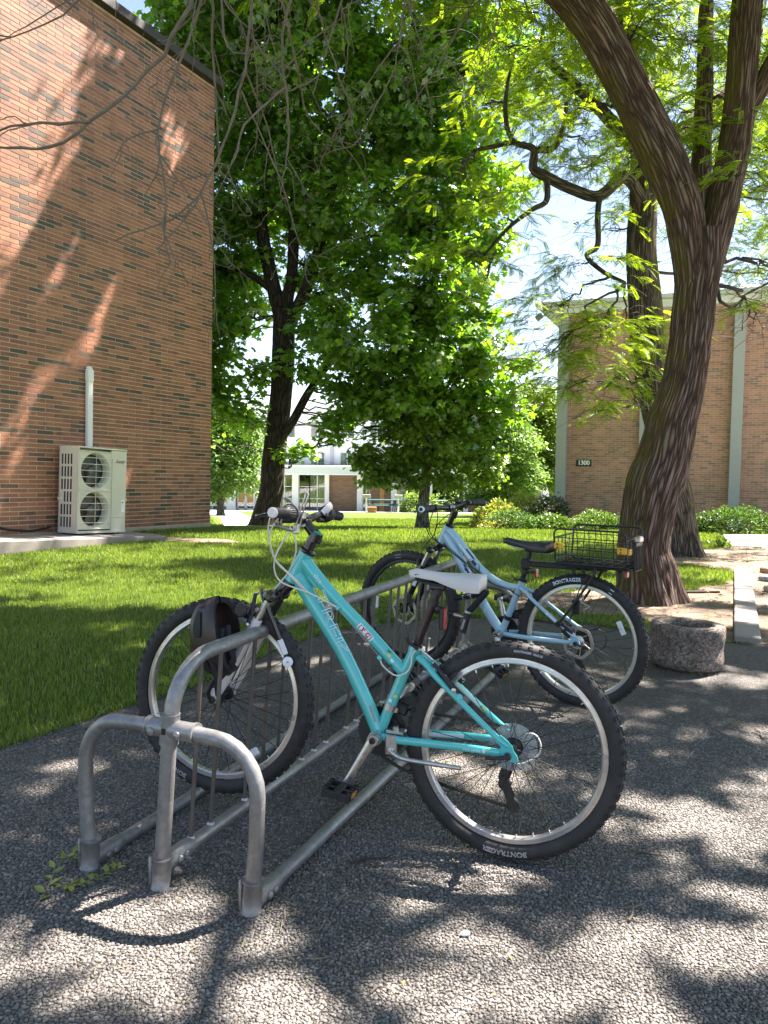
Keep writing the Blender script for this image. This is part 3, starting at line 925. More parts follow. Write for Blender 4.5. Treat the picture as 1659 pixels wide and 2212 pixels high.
def window(x0, x1, z0, z1, nx, nz, curt=None, y=FY + .08, parent=LO, fw=.05):
    m = MB()
    for k in range(nx + 1):
        x = x0 + (x1 - x0) * k / nx; m.box((x, y, (z0 + z1) / 2), (fw, .08, z1 - z0))
    for k in range(nz + 1):
        z = z0 + (z1 - z0) * k / nz
        m.box(((x0 + x1) / 2, y, z), (x1 - x0 + fw, .09, fw))
    w = m.build('window', M_FRAME, parent, smooth=False)
    m = MB(); m.box(((x0 + x1) / 2, y + .02, (z0 + z1) / 2), (x1 - x0, .012, z1 - z0)); m.build('pane', M_PANE, w, smooth=False)
    if curt:
        a, b = curt; xs = np.linspace(a, b, max(8, int((b - a) / .05))); ys = y + .35 + .04 * np.sin(xs * 42)
        V = [(x, q, z) for x, q in zip(xs, ys) for z in (z0, z1)]; i = np.arange(len(xs) - 1) * 2
        m = MB(); m.add(V, np.stack([i, i + 2, i + 3, i + 1], -1)); m.build('curtain', M_CURT, w, smooth=True)
zt = TOP - .07
window(-12.6, -10.25, FZ, zt, 5, 3)
window(-8.42, -7.5, FZ + .02, zt, 2, 3)
window(-7.5, -5.98, FZ + .02, zt, 3, 3, (-7.4, -6.4))
window(-5.54, -4.85, FZ + .02, zt, 1, 3)
window(-4.85, -3.86, FZ + .02, zt, 2, 3, (-4.85, -3.86))
window(-1.39, -.93, FZ + .02, zt, 2, 3)
window(8.07, 10.23, FZ + .02, zt, 3, 3, (9.4, 10.2))
window(10.66, 12.6, FZ + .02, zt, 2, 3)
# glazed double doors with wooden panels
fbox(-9.6, -8.45, FY + .02, FY + .1, zt - .55, zt, M_FRAME, 'transom')
for k, x0 in enumerate((-9.56, -8.99)):
    m = MB()
    for x in (x0 + .035, x0 + .515): m.box((x, FY + .06, FZ + .92), (.07, .06, 1.84))
    for z in (FZ + .06, FZ + 1.8): m.box((x0 + .275, FY + .06, z), (.54, .06, .1))
    d = m.build('door', M_WHITE_P, LO, smooth=False)
    m = MB(); m.box((x0 + .275, FY + .06, FZ + .92), (.44, .02, 1.7)); m.build('pane', M_PANE, d, smooth=False)
    m = MB(); m.box((x0 + .275, FY + .045, FZ + .83), (.41, .02, .62), ch=.004); m.build('wood_panel', M_WOOD, d, smooth=False)
    m = MB(); m.rod((x0 + (.5 if k == 0 else .05), FY - .02, FZ + .75), (x0 + (.5 if k == 0 else .05), FY - .02, FZ + 1.05), .015); m.build('handle', M_GREY_COL, d)
for k in range(6):
    pass

OF = thing('office_block', 'pale white upper storeys with grey fins behind the low building, seen through maple leaves', 'building', (-6, 60, float(gz(0, 60))))
OZ = float(gz(0, 60))
M_OFW = pbr('white wall panel', (.66, .68, .72), .6, var=.05, scale=.4)
fbox(-17, 1.5, 60, 72, OZ, OZ + 7.6, M_OFW, 'wall', OF)
fbox(-17.2, 1.7, 59.7, 72.2, OZ + 7.61, OZ + 7.9, M_WHITE_P, 'roof', OF)
for k in range(8):
    x = -15.6 + k * 2.3
    fbox(x - .12, x + .12, 59.72, 59.995, OZ, OZ + 7.6, M_GREY_COL if k % 2 else M_PALE_BL, 'fin', OF)
for k in range(7):
    x = -14.4 + k * 2.3
    for z in (3.2, 5.6):
        window(x - .55, x + .55, OZ + z, OZ + z + 1.3, 2, 1, None, 59.95, OF, .07)
fbox(-17.02, -10.3, 59.9, 59.99, OZ + 6.2 + .2, OZ + 7.58, M_FBRICK, 'brick_panel', OF)

# picnic place on the terrace
M_TEAL_T = pbr('dark teal table top', (.02, .09, .09), .45, var=.1)
M_BLK = pbr('black metal', (.015, .015, .016), .45)
def picnic(x, y, rz, label):
    z0 = float(gz(x, y)) + .03
    T = thing('picnic_table', label, 'picnic table', (x, y, z0), 'picnic tables on the far terrace')
    c, s_ = math.cos(rz), math.sin(rz); A = np.array([c, s_, 0]); B = np.array([-s_, c, 0]); O = np.array([x, y, z0])
    m = MB(); m.box(O + ZZ * .74, (1.8, .75, .05), A, B, ZZ, ch=.01); m.build('table_top', M_TEAL_T, T, smooth=False)
    for sg in (-1, 1):
        m = MB(); m.box(O + B * sg * .7 + ZZ * .44, (1.8, .26, .045), A, B, ZZ, ch=.01); m.build('bench', M_TEAL_T, T, smooth=False)
        m = MB()
        for q in (-1, 1):
            m.rod(O + A * sg * .65 + B * q * .62, O + A * sg * .65 + B * q * .28 + ZZ * .72, .03)
        m.rod(O + A * sg * .65 + B * -.75 + ZZ * .41, O + A * sg * .65 + B * .75 + ZZ * .41, .025)
        m.build('leg', M_BLK, T)
picnic(-.05, 46.4, .1, 'teal picnic table nearest the small orange box on the terrace')
picnic(1.35, 47.2, -.1, 'teal picnic table between the two white pedestal grills')
picnic(2.9, 46.8, .3, 'teal picnic table partly behind the young maple trunk')
def grill(x, y, label):
    z0 = float(gz(x, y)) + .03
    T = thing('pedestal_grill', label, 'grill', (x, y, z0), 'pedestal grills by the picnic tables')
    m = MB(); m.rod((x, y, z0), (x, y, z0 + .85), .045); m.build('post', M_WHITE_P, T)
    m = MB(); m.box((x, y, z0 + .95), (.5, .38, .2), ch=.01); m.build('fire_box', pbr('weathered steel', (.4, .38, .35), .5, .4), T, smooth=False)
    m = MB(); m.rod((x - .3, y - .1, z0 + 1.04), (x + .3, y - .1, z0 + 1.04), .012); m.build('grate_handle', M_BLK, T)
grill(-1.05, 45.7, 'pedestal grill left of the picnic tables above the orange box')
grill(.85, 45.9, 'pedestal grill between the picnic tables on a white post')
z0 = float(gz(0, 45.3)) + .03
m = MB(); m.box((-.7, 45.3, z0 + .16), (.5, .4, .32), ch=.02)
o = m.build('planter_box', pbr('terracotta orange', (.42, .17, .07), .7), org=(-.7, 45.3, z0)); tag(o, 'small orange box standing on the lawn edge by the picnic tables', 'box')
# ================================================================== TREES AND PLANTS
def mat_leaf(name, stops, trans=(1.35, 1.5, .7), tf=.5, gloss=.06, grough=.35):
    t = NT(name)
    geo = t.n('NewGeometry'); oi = t.n('ObjectInfo')
    col = t.ramp(t.math('FRACT', t.math('ADD', t.math('MULTIPLY', geo.outputs['Random Per Island'], .6), oi.outputs['Random'])), stops)
    pn = t.ramp(t.noise(geo.outputs['Position'], .8, 4), [(.3, (.8, .86, .8)), (.7, (1.18, 1.1, 1.0))])
    col = t.mix(1.0, col, pn, 'MULTIPLY')
    d = t.n('BsdfDiffuse'); tr = t.n('BsdfTranslucent'); gl = t.n('BsdfGlossy', Roughness=grough)
    t.l(col, d.inputs[0]); t.l(t.mix(1.0, col, trans, 'MULTIPLY'), tr.inputs[0])
    m = t.n('MixShader', _0=tf); t.l(d.outputs[0], m.inputs[1]); t.l(tr.outputs[0], m.inputs[2])
    m2 = t.n('MixShader', _0=gloss); t.l(m.outputs[0], m2.inputs[1]); t.l(gl.outputs[0], m2.inputs[2])
    t.l(m2.outputs[0], t.out.inputs[0])
    return t.m
M_LOCUST = mat_leaf('honey locust leaf', [(0, (.16, .27, .022)), (.5, (.21, .33, .03)), (1, (.29, .39, .045))], (1.6, 1.55, .5), .58, .03)
M_MAPLE = mat_leaf('maple leaf', [(0, (.06, .13, .02)), (.5, (.09, .185, .025)), (.85, (.13, .245, .034)), (1, (.19, .3, .045))], (2.5, 2.6, .7), .56, .09)
M_LIME = mat_leaf('light green leaf', [(0, (.09, .17, .025)), (.5, (.12, .21, .03)), (1, (.18, .26, .05))], (1.6, 1.6, .7), .5)
M_PALE = mat_leaf('pale green leaf', [(0, (.1, .2, .05)), (.5, (.14, .25, .07)), (1, (.2, .31, .09))], (1.5, 1.5, .8), .5)
M_HEDGE = mat_leaf('hedge leaf', [(0, (.04, .09, .02)), (.6, (.07, .14, .03)), (1, (.13, .2, .04))], (1.5, 1.6, .7), .35, .03)
M_YELLOW = mat_leaf('yellow green leaf', [(0, (.14, .22, .03)), (.7, (.26, .33, .06)), (1, (.42, .3, .1))], (1.4, 1.4, .7), .45)
M_DARKRED = mat_leaf('dark red green leaf', [(0, (.03, .07, .02)), (.7, (.05, .09, .025)), (1, (.09, .03, .025))], (1.4, 1.4, .7), .35)
M_CONIFER = mat_leaf('conifer needles', [(0, (.02, .05, .022)), (1, (.045, .085, .035))], (1.2, 1.3, .8), .3)

def mat_bark(name, c_dark, c_mid, c_lite, moss=0.0, su=8.0, sv=.6, depth=.02, ridge_red=None):
    t = NT(name)
    uv = t.n('UVMap'); uv.uv_map = 'UVMap'
    mp = t.n('Mapping'); t.l(uv.outputs[0], mp.inputs[0]); mp.inputs['Scale'].default_value = (su, sv, 1)
    wob = t.n('TexNoise', Scale=1.3, Detail=4); t.l(mp.outputs[0], wob.inputs['Vector'])
    add = t.n('VectorMath', operation='ADD'); sc = t.n('VectorMath', operation='SCALE'); sc.inputs['Scale'].default_value = .9
    t.l(wob.outputs['Color'], sc.inputs[0]); t.l(mp.outputs[0], add.inputs[0]); t.l(sc.outputs[0], add.inputs[1])
    v = t.n('TexVoronoi', feature='DISTANCE_TO_EDGE', Scale=2.2); t.l(add.outputs[0], v.inputs['Vector'])
    vc = t.n('TexVoronoi', Scale=2.2); t.l(add.outputs[0], vc.inputs['Vector'])
    ed = t.ramp(v.outputs['Distance'], [(.0, 0.), (.22, 1.)])
    fine = t.noise(add.outputs[0], 9, 8, .7)
    plate = t.ramp(t.noise(add.outputs[0], 3.0, 5, .6), [(.3, c_mid), (.65, c_lite)])
    if ridge_red is not None:
        plate = t.mix(t.ramp(vc.outputs['Distance'], [(.25, 0.), (.6, .7)]), plate, ridge_red)
    col = t.mix(ed, c_dark, plate)
    col = t.mix(1.0, col, t.ramp(fine, [(.3, (.65, .62, .6)), (.7, (1.2, 1.2, 1.2))]), 'MULTIPLY')
    if moss:
        geo = t.n('NewGeometry'); sx = t.n('SeparateXYZ'); t.l(geo.outputs['Normal'], sx.inputs[0])
        mf = t.math('MULTIPLY', t.ramp(t.math('MULTIPLY', sx.outputs[0], moss), [(.25, 0.), (.8, 1.)]), t.ramp(t.noise(geo.outputs['Position'], 3.5, 6, .7), [(.38, 0.), (.6, .85)]))
        col = t.mix(mf, col, (.13, .11, .02))
    t.set(Base_Color=col, Roughness=.9)
    t.b.inputs['Specular IOR Level'].default_value = .2
    h = t.math('ADD', t.math('MULTIPLY', ed, 1.0), t.math('MULTIPLY', fine, .5))
    t.bump(h, 1.0, depth)
    return t.m
M_BARK_L = mat_bark('honey locust bark', (.045, .03, .024), (.15, .105, .085), (.3, .235, .2), moss=-1.0, ridge_red=(.2, .095, .06))
M_BARK_L2 = mat_bark('mossy locust bark', (.025, .02, .016), (.13, .105, .085), (.24, .2, .17), moss=1.0)
M_BARK_M = mat_bark('maple bark', (.02, .015, .012), (.06, .045, .035), (.1, .078, .06), su=4, sv=.6, depth=.012)
M_BARK_S = mat_bark('grey bark', (.05, .045, .04), (.17, .15, .13), (.27, .25, .22), su=3, sv=.8, depth=.01)
M_TWIG = pbr('grey brown twig', (.15, .12, .1), .85, var=.3)
M_TWIG_D = pbr('dark twig', (.05, .04, .032), .85, var=.3)

def trunk_mesh(mb, P, R, nu=24, nv=60, ridge=0.0, seed=0, flare=0.0, twist=0.0, rn=None):
    """limb with UVs (u round, v along in metres) and furrowed relief"""
    P = np.asarray(P, float); R = np.asarray(R, float)
    PR = curve(np.concatenate([P, R[:, None]], 1), nv)
    P, R = PR[:, :3], PR[:, 3]
    T, N, B = mb.frames(P)
    a = np.linspace(0, 2 * np.pi, nu + 1)
    v = np.concatenate([[0], np.cumsum(np.linalg.norm(np.diff(P, axis=0), axis=1))])
    A, Vv = np.meshgrid(a, v)
    Aw = A + twist * Vv
    rr = R[:, None] * np.ones_like(A)
    if ridge:
        rel = np.zeros_like(A)
        for i in range(A.shape[0]):
            for j in range(nu):
                q = Vector((math.cos(Aw[i, j]) * R[i] * 17, math.sin(Aw[i, j]) * R[i] * 17, Vv[i, j] * 2.6 + seed * 7))
                w = mnoise.noise(q * .5) * .8
                rel[i, j] = (.5 - abs(mnoise.noise(q + Vector((w, w, 0))))) + .5 * mnoise.noise(q * .27)
            rel[i, nu] = rel[i, 0]
        rr = rr + rel * ridge
        for i in range(A.shape[0]):
            for j in range(nu):
                rr[i, j] += R[i] * .09 * mnoise.noise(Vector((math.cos(A[i, j]) * 1.2, math.sin(A[i, j]) * 1.2, Vv[i, j] * 1.1 + seed)))
            rr[i, nu] = rr[i, 0]
    if flare:
        f = np.exp(-Vv / .22) * flare * (.55 + .45 * np.cos(A * 5 + seed) + .35 * np.cos(A * 3 + 1.3))
        rr = rr + f
    V = P[:, None] + rr[..., None] * (np.cos(A)[..., None] * N[:, None] + np.sin(A)[..., None] * B[:, None])
    idx = np.arange(V.shape[0] * (nu + 1)).reshape(V.shape[0], nu + 1)
    F = np.stack([idx[:-1, :-1], idx[:-1, 1:], idx[1:, 1:], idx[1:, :-1]], -1).reshape(-1, 4)
    r0 = float(np.mean(R))
    uv = np.stack([A / (2 * np.pi) * max(1, round(r0 * 2 * np.pi * 2.2)), Vv * 2.2 + seed], -1).reshape(-1, 2)
    mb.add(V.reshape(-1, 3), F, uv)
    return P

def instances(T, F, P, M, S):
    """template verts T, faces F (n-gons of one size) at points P with matrices M and scales S"""
    n = len(P)
    V = np.einsum('nij,kj->nki', M, T) * S[:, None, None] + P[:, None]
    return V.reshape(-1, 3), [np.arange(n)[:, None, None] * len(T) + f[None] for f in F]

_leafgrp = {}
def leaf_cloud(name, parent, key, T, F, mat, P, M, S):
    """one part of a tree: leaves set out on points, the leaf shape itself being one small mesh"""
    if (key, mat.name) not in _leafgrp:
        me = bpy.data.meshes.new(key); me.from_pydata([tuple(v) for v in T], [], [tuple(int(i) for i in q) for f in F for q in f]); me.materials.append(mat); me.update()
        lo = bpy.data.objects.new(key, me)
        g = bpy.data.node_groups.new('leaves ' + key, 'GeometryNodeTree')
        g.interface.new_socket('Geometry', in_out='INPUT', socket_type='NodeSocketGeometry'); g.interface.new_socket('Geometry', in_out='OUTPUT', socket_type='NodeSocketGeometry')
        N = g.nodes.new; gi, go, oi, ip = N('NodeGroupInput'), N('NodeGroupOutput'), N('GeometryNodeObjectInfo'), N('GeometryNodeInstanceOnPoints')
        oi.inputs['Object'].default_value = lo
        na, nb, er = N('GeometryNodeInputNamedAttribute'), N('GeometryNodeInputNamedAttribute'), N('FunctionNodeEulerToRotation')
        na.data_type = 'FLOAT_VECTOR'; na.inputs['Name'].default_value = 'turn'; nb.data_type = 'FLOAT'; nb.inputs['Name'].default_value = 'size'
        L = g.links.new
        L(gi.outputs[0], ip.inputs['Points']); L(oi.outputs['Geometry'], ip.inputs['Instance']); L(na.outputs['Attribute'], er.inputs[0]); L(er.outputs[0], ip.inputs['Rotation'])
        L(nb.outputs['Attribute'], ip.inputs['Scale']); L(ip.outputs[0], go.inputs[0])
        _leafgrp[(key, mat.name)] = g
    P = np.asarray(P) - WM[parent.name]
    me = bpy.data.meshes.new(name); me.vertices.add(len(P)); me.vertices.foreach_set('co', P.ravel())
    E = np.stack([np.arctan2(M[:, 2, 1], M[:, 2, 2]), -np.arcsin(np.clip(M[:, 2, 0], -1, 1)), np.arctan2(M[:, 1, 0], M[:, 0, 0])], -1)
    a = me.attributes.new('turn', 'FLOAT_VECTOR', 'POINT'); a.data.foreach_set('vector', E.astype(np.float32).ravel())
    b = me.attributes.new('size', 'FLOAT', 'POINT'); b.data.foreach_set('value', np.asarray(S, np.float32))
    me.materials.append(mat); me.update()
    o = bpy.data.objects.new(name, me); COL.objects.link(o); o.parent = parent; WM[o.name] = WM[parent.name]; tag(o, kind='stuff')
    md = o.modifiers.new('leaves', 'NODES'); md.node_group = _leafgrp[(key, mat.name)]
    return o

class Cloud:
    def __init__(c): c.P = []; c.M = []; c.S = []
    def add(c, P, M, S): c.P.append(P); c.M.append(M); c.S.append(S)
    def build(c, name, parent, key, tmpl, mat): return leaf_cloud(name, parent, key, tmpl[0], tmpl[1], mat, np.concatenate(c.P), np.concatenate(c.M), np.concatenate(c.S))

def inst_add(mb, T, F, P, M, S):
    V, FF = instances(T, F, P, M, S)
    mb.add(V, [f.reshape(-1, f.shape[-1]) for f in FF])

def leaf_frames(n, rs, droop=.35, spread=.55, out=None):
    """columns: x across the leaf, y along it, z its normal (mostly up)"""
    a = rs.uniform(0, 2 * np.pi, n)
    y = np.stack([np.cos(a), np.sin(a), np.full(n, -droop) + rs.normal(0, .3, n)], -1)
    if out is not None: y += out * .6
    y /= np.linalg.norm(y, axis=1)[:, None]
    z = np.stack([rs.normal(0, spread, n), rs.normal(0, spread, n), np.ones(n)], -1)
    z -= y * np.sum(z * y, 1)[:, None]; z /= np.linalg.norm(z, axis=1)[:, None]
    x = np.cross(y, z)
    return np.stack([x, y, z], -1)

T_MAPLE = np.array([(0, 0, 0), (.34, -.02, -.03), (.27, .3, 0), (.56, .52, -.1), (.24, .62, -.02), (0, 1.0, -.12), (-.24, .62, -.02), (-.56, .52, -.1), (-.27, .3, 0), (-.34, -.02, -.03)])
F_MAPLE = [np.array([[0, 1, 2, 3, 4, 5, 6, 7, 8, 9]])]
T_OVAL = np.array([(0, 0, 0), (.3, .38, .06), (0, 1, -.06), (-.3, .38, .06)])
F_OVAL = [np.array([[0, 1, 2], [0, 2, 3]])]
def compound(pairs, w=.05, l=.17):
    V = []; F = []
    for k in range(pairs):
        y = .12 + .86 * k / pairs; z = -.22 * y * y
        s_ = l * (1 - .35 * abs(2 * k / pairs - .9))
        for sg in (-1, 1):
            b = len(V)
            tip = np.array([sg * s_, y + .06, z - .02]); r_ = np.array([0, y, z])
            V += [r_, r_ + (tip - r_) * .5 + [0, -w, .006], tip, r_ + (tip - r_) * .5 + [0, w, .006]]
            F.append([b, b + 1, b + 2, b + 3])
    b = len(V); V += [(-.006, 0, 0), (.006, 0, 0), (.004, .95, -.2), (-.004, .95, -.2)]; F.append([b, b + 1, b + 2, b + 3])
    return np.array(V), [np.array(F)]
T_LOC, F_LOC = compound(9)
T_LOC2, F_LOC2 = compound(5, .085, .19)
T_LOC3, F_LOC3 = compound(3, .14, .24)

def clump_points(rs, c, r, n_cl, per, sp, flat=.75, hollow=.35):
    """leaf positions: clumps gathered towards the outside of an ellipsoid"""
    d = rs.normal(0, 1, (n_cl, 3)); d /= np.linalg.norm(d, axis=1)[:, None]
    q = d * (hollow + (1 - hollow) * rs.rand(n_cl) ** .5)[:, None] * np.array([r, r, r * flat])
    cc = np.asarray(c) + q
    k = rs.randint(0, n_cl, n_cl * per)
    o = rs.normal(0, 1, (len(k), 3)) * sp * np.array([1, 1, .55])
    P = cc[k] + o
    return P, cc, d[k]

def twig_to(mb, a, b, r0, r1, rs, sag=.0, n=6, jit=.06, k=5):
    a, b = np.asarray(a, float), np.asarray(b, float); L = np.linalg.norm(b - a)
    t = np.linspace(0, 1, n)[:, None]
    P = a + (b - a) * t + np.sin(t * np.pi) * np.array([0, 0, -sag * L]) + rs.normal(0, jit * L / n, (n, 3)) * np.minimum(t, 1 - t) * 3
    mb.tube(P, np.linspace(r0, r1, n), k, cap=False)
    return P

def nearest_on(limbs, p):
    best = None
    for P in limbs:
        d = np.linalg.norm(P - p, axis=1) + .9 * np.maximum(P[:, 2] - p[2], 0)
        i = int(np.argmin(d))
        if best is None or d[i] < best[0]: best = (d[i], P[i])
    return best[1]

# gaps between the boughs, given by where their light falls: (x, y, half width, half depth) on the path, noise on the lawn
SH = np.array([SUN_DIR.x / SUN_DIR.z, SUN_DIR.y / SUN_DIR.z])
SUNNY = [(-.80, 1.78, .27, .11), (-.42, 1.86, .09, .15), (-.4, 1.64, .14, .1), (.13, 1.66, .17, .13), (.3, 1.6, .2, .08), (1.08, 2.5, .28, .16), (1.35, 2.55, .2, .1), (.4, 2.2, .14, .05), (.79, 3.65, .15, .13), (.36, 2.95, .11, .12), (.62, 1.78, .12, .08), (.92, 1.86, .13, .09),
         (1.58, 3.36, .17, .1), (2.1, 4.34, .22, .16), (-.5, 4.45, .22, .1), (.02, 2.04, .1, .05), (1.55, 2.9, .14, .1), (1.1, 3.25, .1, .05), (.35, 3.4, .12, .08), (-1.25, 2.9, .14, .1), (-.62, 1.93, .06, .04), (1.3, 4.4, .16, .1), (1.05, 2.05, .1, .06), (.15, 4.9, .25, .1), (-.2, 5.3, .2, .08),
         (3.1, 5.8, .6, .25), (3.4, 7.0, .5, .3), (2.6, 6.25, .35, .2), (4.1, 8.3, .5, .3), (2.9, 9.0, .45, .3), (-1.5, 4.9, .16, .1), (-2.0, 5.6, .2, .12), (-.9, 5.9, .25, .1)]
def sunny(P, wall_only=False):
    x = P[:, 0] - P[:, 2] * SH[0]; y = P[:, 1] - P[:, 2] * SH[1]
    jx = x + (vnoise(x, y, 7, 4) - .5) * .12; jy = y + (vnoise(x, y, 7, 5) - .5) * .1
    k = np.zeros(len(P), bool)
    for a, b, p, q in SUNNY: k |= ((jx - a) / (p + .09)) ** 2 + ((jy - b) / (q + .1)) ** 2 < 1
    n = vnoise(x, y * 1.5, .95, 6) * .6 + vnoise(x, y * 1.5, 2.3, 7) * .4
    if wall_only: k[:] = False
    else: k |= (y > 6.2) & (n > .57 - .1 * np.clip((y - 9) / 4, 0, 1))
    # and streaks on the left wall
    t = ((P[:, 0] - WC[0]) * WN[0] + (P[:, 1] - WC[1]) * WN[1]) / (SUN_DIR.x * WN[0] + SUN_DIR.y * WN[1])
    Q = P - np.array(SUN_DIR)[None] * t[:, None]
    s_ = (Q[:, 0] - WC[0]) * WD[0] + (Q[:, 1] - WC[1]) * WD[1]; h = Q[:, 2]
    d0, d1 = SUN_DIR.x * WD[0] + SUN_DIR.y * WD[1], SUN_DIR.z; L = math.hypot(d0, d1)
    c = (s_ * d1 - h * d0) / L; a = (s_ * d0 + h * d1) / L
    m = vnoise(c, a, 1, 1) * 0 + vnoise(c * 2.3, a * .55, 1, 8) * .72 + vnoise(c * 6, a * 1.2, 1, 9) * .28
    k |= (t > 0) & (s_ > -7) & (s_ < 0) & (h > 0) & (h < 8.5) & (m > .66)
    return k

def leafy_tree(root, clusters, limbs, leafmat, rs, tmpl, size, dens, per, sp, twmat, droop=.35, flat=.75, br=.03, twigs=True, hollow=.35, carve=False):
    """crown of leaf clumps (one child), boughs reaching for them (another)"""
    ml, mt = Cloud(), MB(); tot = 0
    for (x, y, z, r) in clusters:
        n_cl = max(4, int(dens * r * r))
        P, cc, d = clump_points(rs, (x, y, z), r, n_cl, per, sp, flat, hollow)
        if carve: kk = ~sunny(P, True); P, d = P[kk], d[kk]
        M = leaf_frames(len(P), rs, droop, .6, d)
        ml.add(P, M, size * rs.uniform(.6, 1.2, len(P)))
        tot += len(P)
        if twigs:
            hub = np.array([x, y, z - r * .25]); s_ = nearest_on(limbs, hub)
            B = twig_to(mt, s_, hub, br * min(1.5, r / 1.5), br * .45, rs, .05, 9, .35)
            for q in cc[:: max(1, len(cc) // 14)]:
                st = B[rs.randint(4, len(B))]
                twig_to(mt, st, q, br * .38, br * .08, rs, .04, 5, .3, 4)
    ml.build('crown', root, 'maple_leaf' if tmpl[0] is T_MAPLE else 'oval_leaf', tmpl, leafmat)
    if mt.V: mt.build('bough', twmat, root, smooth=True, angle=180)
    return tot

def up(x, y, Y):     # shorthand used while the limbs were measured: metres at distance Y
    return None

# ------------------------------------------------------------------ honey locust, the big trunk by the rack
LT = thing('honey_locust', 'big honey locust with thick furrowed trunk forking overhead beside the rack', 'tree', (2.4, 6.95, 0))
mb = MB()
tr = [(2.395, 6.95, -.1, .30), (2.39, 6.95, .12, .262), (2.37, 6.95, .3, .245), (2.35, 6.95, .5, .222), (2.39, 6.95, .78, .226), (2.45, 6.95, 1.06, .24), (2.51, 6.95, 1.25, .226), (2.545, 6.95, 1.44, .214),
      (2.58, 6.95, 1.63, .205), (2.66, 6.95, 1.92, .186), (2.715, 6.95, 2.3, .172), (2.74, 6.95, 2.68, .172), (2.765, 6.95, 3.02, .178), (2.76, 6.95, 3.3, .17)]
tr = np.array(tr)
trunk_mesh(mb, tr[:, :3], tr[:, 3], 72, 170, .028, 1, .13, .25)
limbs_L = []
def limb(P, seed=0, nu=40, nv=90, ridge=.02):
    P = np.array(P, float); limbs_L.append(trunk_mesh(mb, P[:, :3], P[:, 3], nu, nv, ridge, seed)); return limbs_L[-1]
limb([(2.74, 6.95, 2.75, .15), (2.68, 6.93, 3.1, .15), (2.6, 6.9, 3.45, .16), (2.44, 6.85, 3.8, .165), (2.2, 6.8, 4.2, .16), (1.93, 6.75, 4.62, .155), (1.62, 6.68, 5.02, .155), (1.25, 6.6, 5.32, .15), (.75, 6.4, 5.65, .13), (.0, 6.0, 6.1, .11), (-1, 5.5, 6.6, .08), (-2, 5.0, 7.0, .05)], 2, 48, 120)
limb([(2.8, 6.97, 2.8, .13), (2.92, 7.0, 3.3, .138), (3.02, 7.05, 3.7, .135), (3.12, 7.1, 4.2, .13), (3.16, 7.1, 4.8, .125), (3.2, 7.1, 5.6, .12), (3.35, 7.1, 6.6, .1), (3.6, 6.9, 7.8, .07), (3.9, 6.6, 9, .04)], 3, 44, 110)
limb([(2.72, 7.05, 3.3, .1), (2.62, 7.25, 3.7, .12), (2.5, 7.5, 4.2, .125), (2.35, 7.75, 4.8, .12), (2.2, 8, 5.6, .11), (1.9, 8.3, 6.6, .09), (1.5, 8.5, 7.8, .06), (1.2, 8.6, 9, .03)], 4, 36, 90)
limb([(2.85, 7.1, 3.2, .08), (2.95, 7.4, 3.7, .09), (3.1, 7.8, 4.3, .088), (3.3, 8.3, 5.3, .08), (3.5, 8.8, 6.6, .06), (3.8, 9.2, 8, .03)], 5, 28, 60)
limb([(3.18, 7.1, 4.3, .07), (3.4, 7.1, 4.75, .085), (3.75, 7.05, 5.3, .08), (4.2, 6.9, 6.1, .065), (4.8, 6.5, 7, .04)], 6, 28, 60)
limb([(1.62, 6.68, 5.0, .1), (1.7, 6.5, 5.5, .11), (1.7, 6.0, 6.2, .1), (1.6, 5.2, 7, .07), (1.4, 4.2, 7.6, .04), (1.2, 3, 8, .02)], 7, 28, 60)
limb([(3.2, 7.1, 5.6, .08), (3.3, 6.4, 6.4, .07), (3.4, 5.2, 7.2, .05), (3.6, 3.8, 7.6, .03)], 8, 24, 50)
mb.build('trunk', M_BARK_L, LT, smooth=True, angle=180, uv=True)

def locust_cluster(ml, mt, rs, c, r, n_tw, limbs, tmpl, size=.2, hub_r=.02, droop=.5, spacing=.05):
    c = np.asarray(c, float); s_ = nearest_on(limbs, c)
    B = twig_to(mt, s_, c, hub_r * 1.6, hub_r * .6, rs, -.04, 10, .4)
    for k in range(n_tw):
        d = rs.normal(0, 1, 3); d /= np.linalg.norm(d); d[2] *= .7
        st = c + d * r * (rs.rand() ** .45) * .85
        # secondary branch from the hub to the twig
        j = B[rs.randint(5, len(B))]
        if k % 3 == 0: twig_to(mt, j, st, hub_r * .4, hub_r * .18, rs, .03, 6, .35, 4)
        L = rs.uniform(.35, .75)
        hd = d[:2] + rs.normal(0, .35, 2); hd /= np.linalg.norm(hd) + 1e-6
        t = np.linspace(0, 1, 7)[:, None]
        W = st + np.concatenate([hd[None] * t, (.25 * t - droop * t * t)], 1) * L + rs.normal(0, .012, (7, 3))
        mt.tube(W, np.linspace(.0045, .0018, 7), 3, cap=False)
        m = int(L / spacing); u = rs.uniform(.05, 1, m)
        P = np.stack([np.interp(u, t[:, 0], W[:, i]) for i in range(3)], -1)
        P = P[~sunny(P)]; m = len(P)
        if m == 0: continue
        a = np.arctan2(hd[1], hd[0]) + rs.choice([-1, 1], m) * rs.uniform(.4, 1.3, m)
        y = np.stack([np.cos(a), np.sin(a), rs.uniform(-.7, .1, m)], -1); y /= np.linalg.norm(y, axis=1)[:, None]
        z = np.stack([rs.normal(0, .3, m), rs.normal(0, .3, m), np.ones(m)], -1); z -= y * (z * y).sum(1)[:, None]; z /= np.linalg.norm(z, axis=1)[:, None]
        ml.add(P, np.stack([np.cross(y, z), y, z], -1), size * rs.uniform(.6, 1.15, m))

rs = np.random.RandomState(41)
ml, mt, mw = Cloud(), MB(), Cloud()
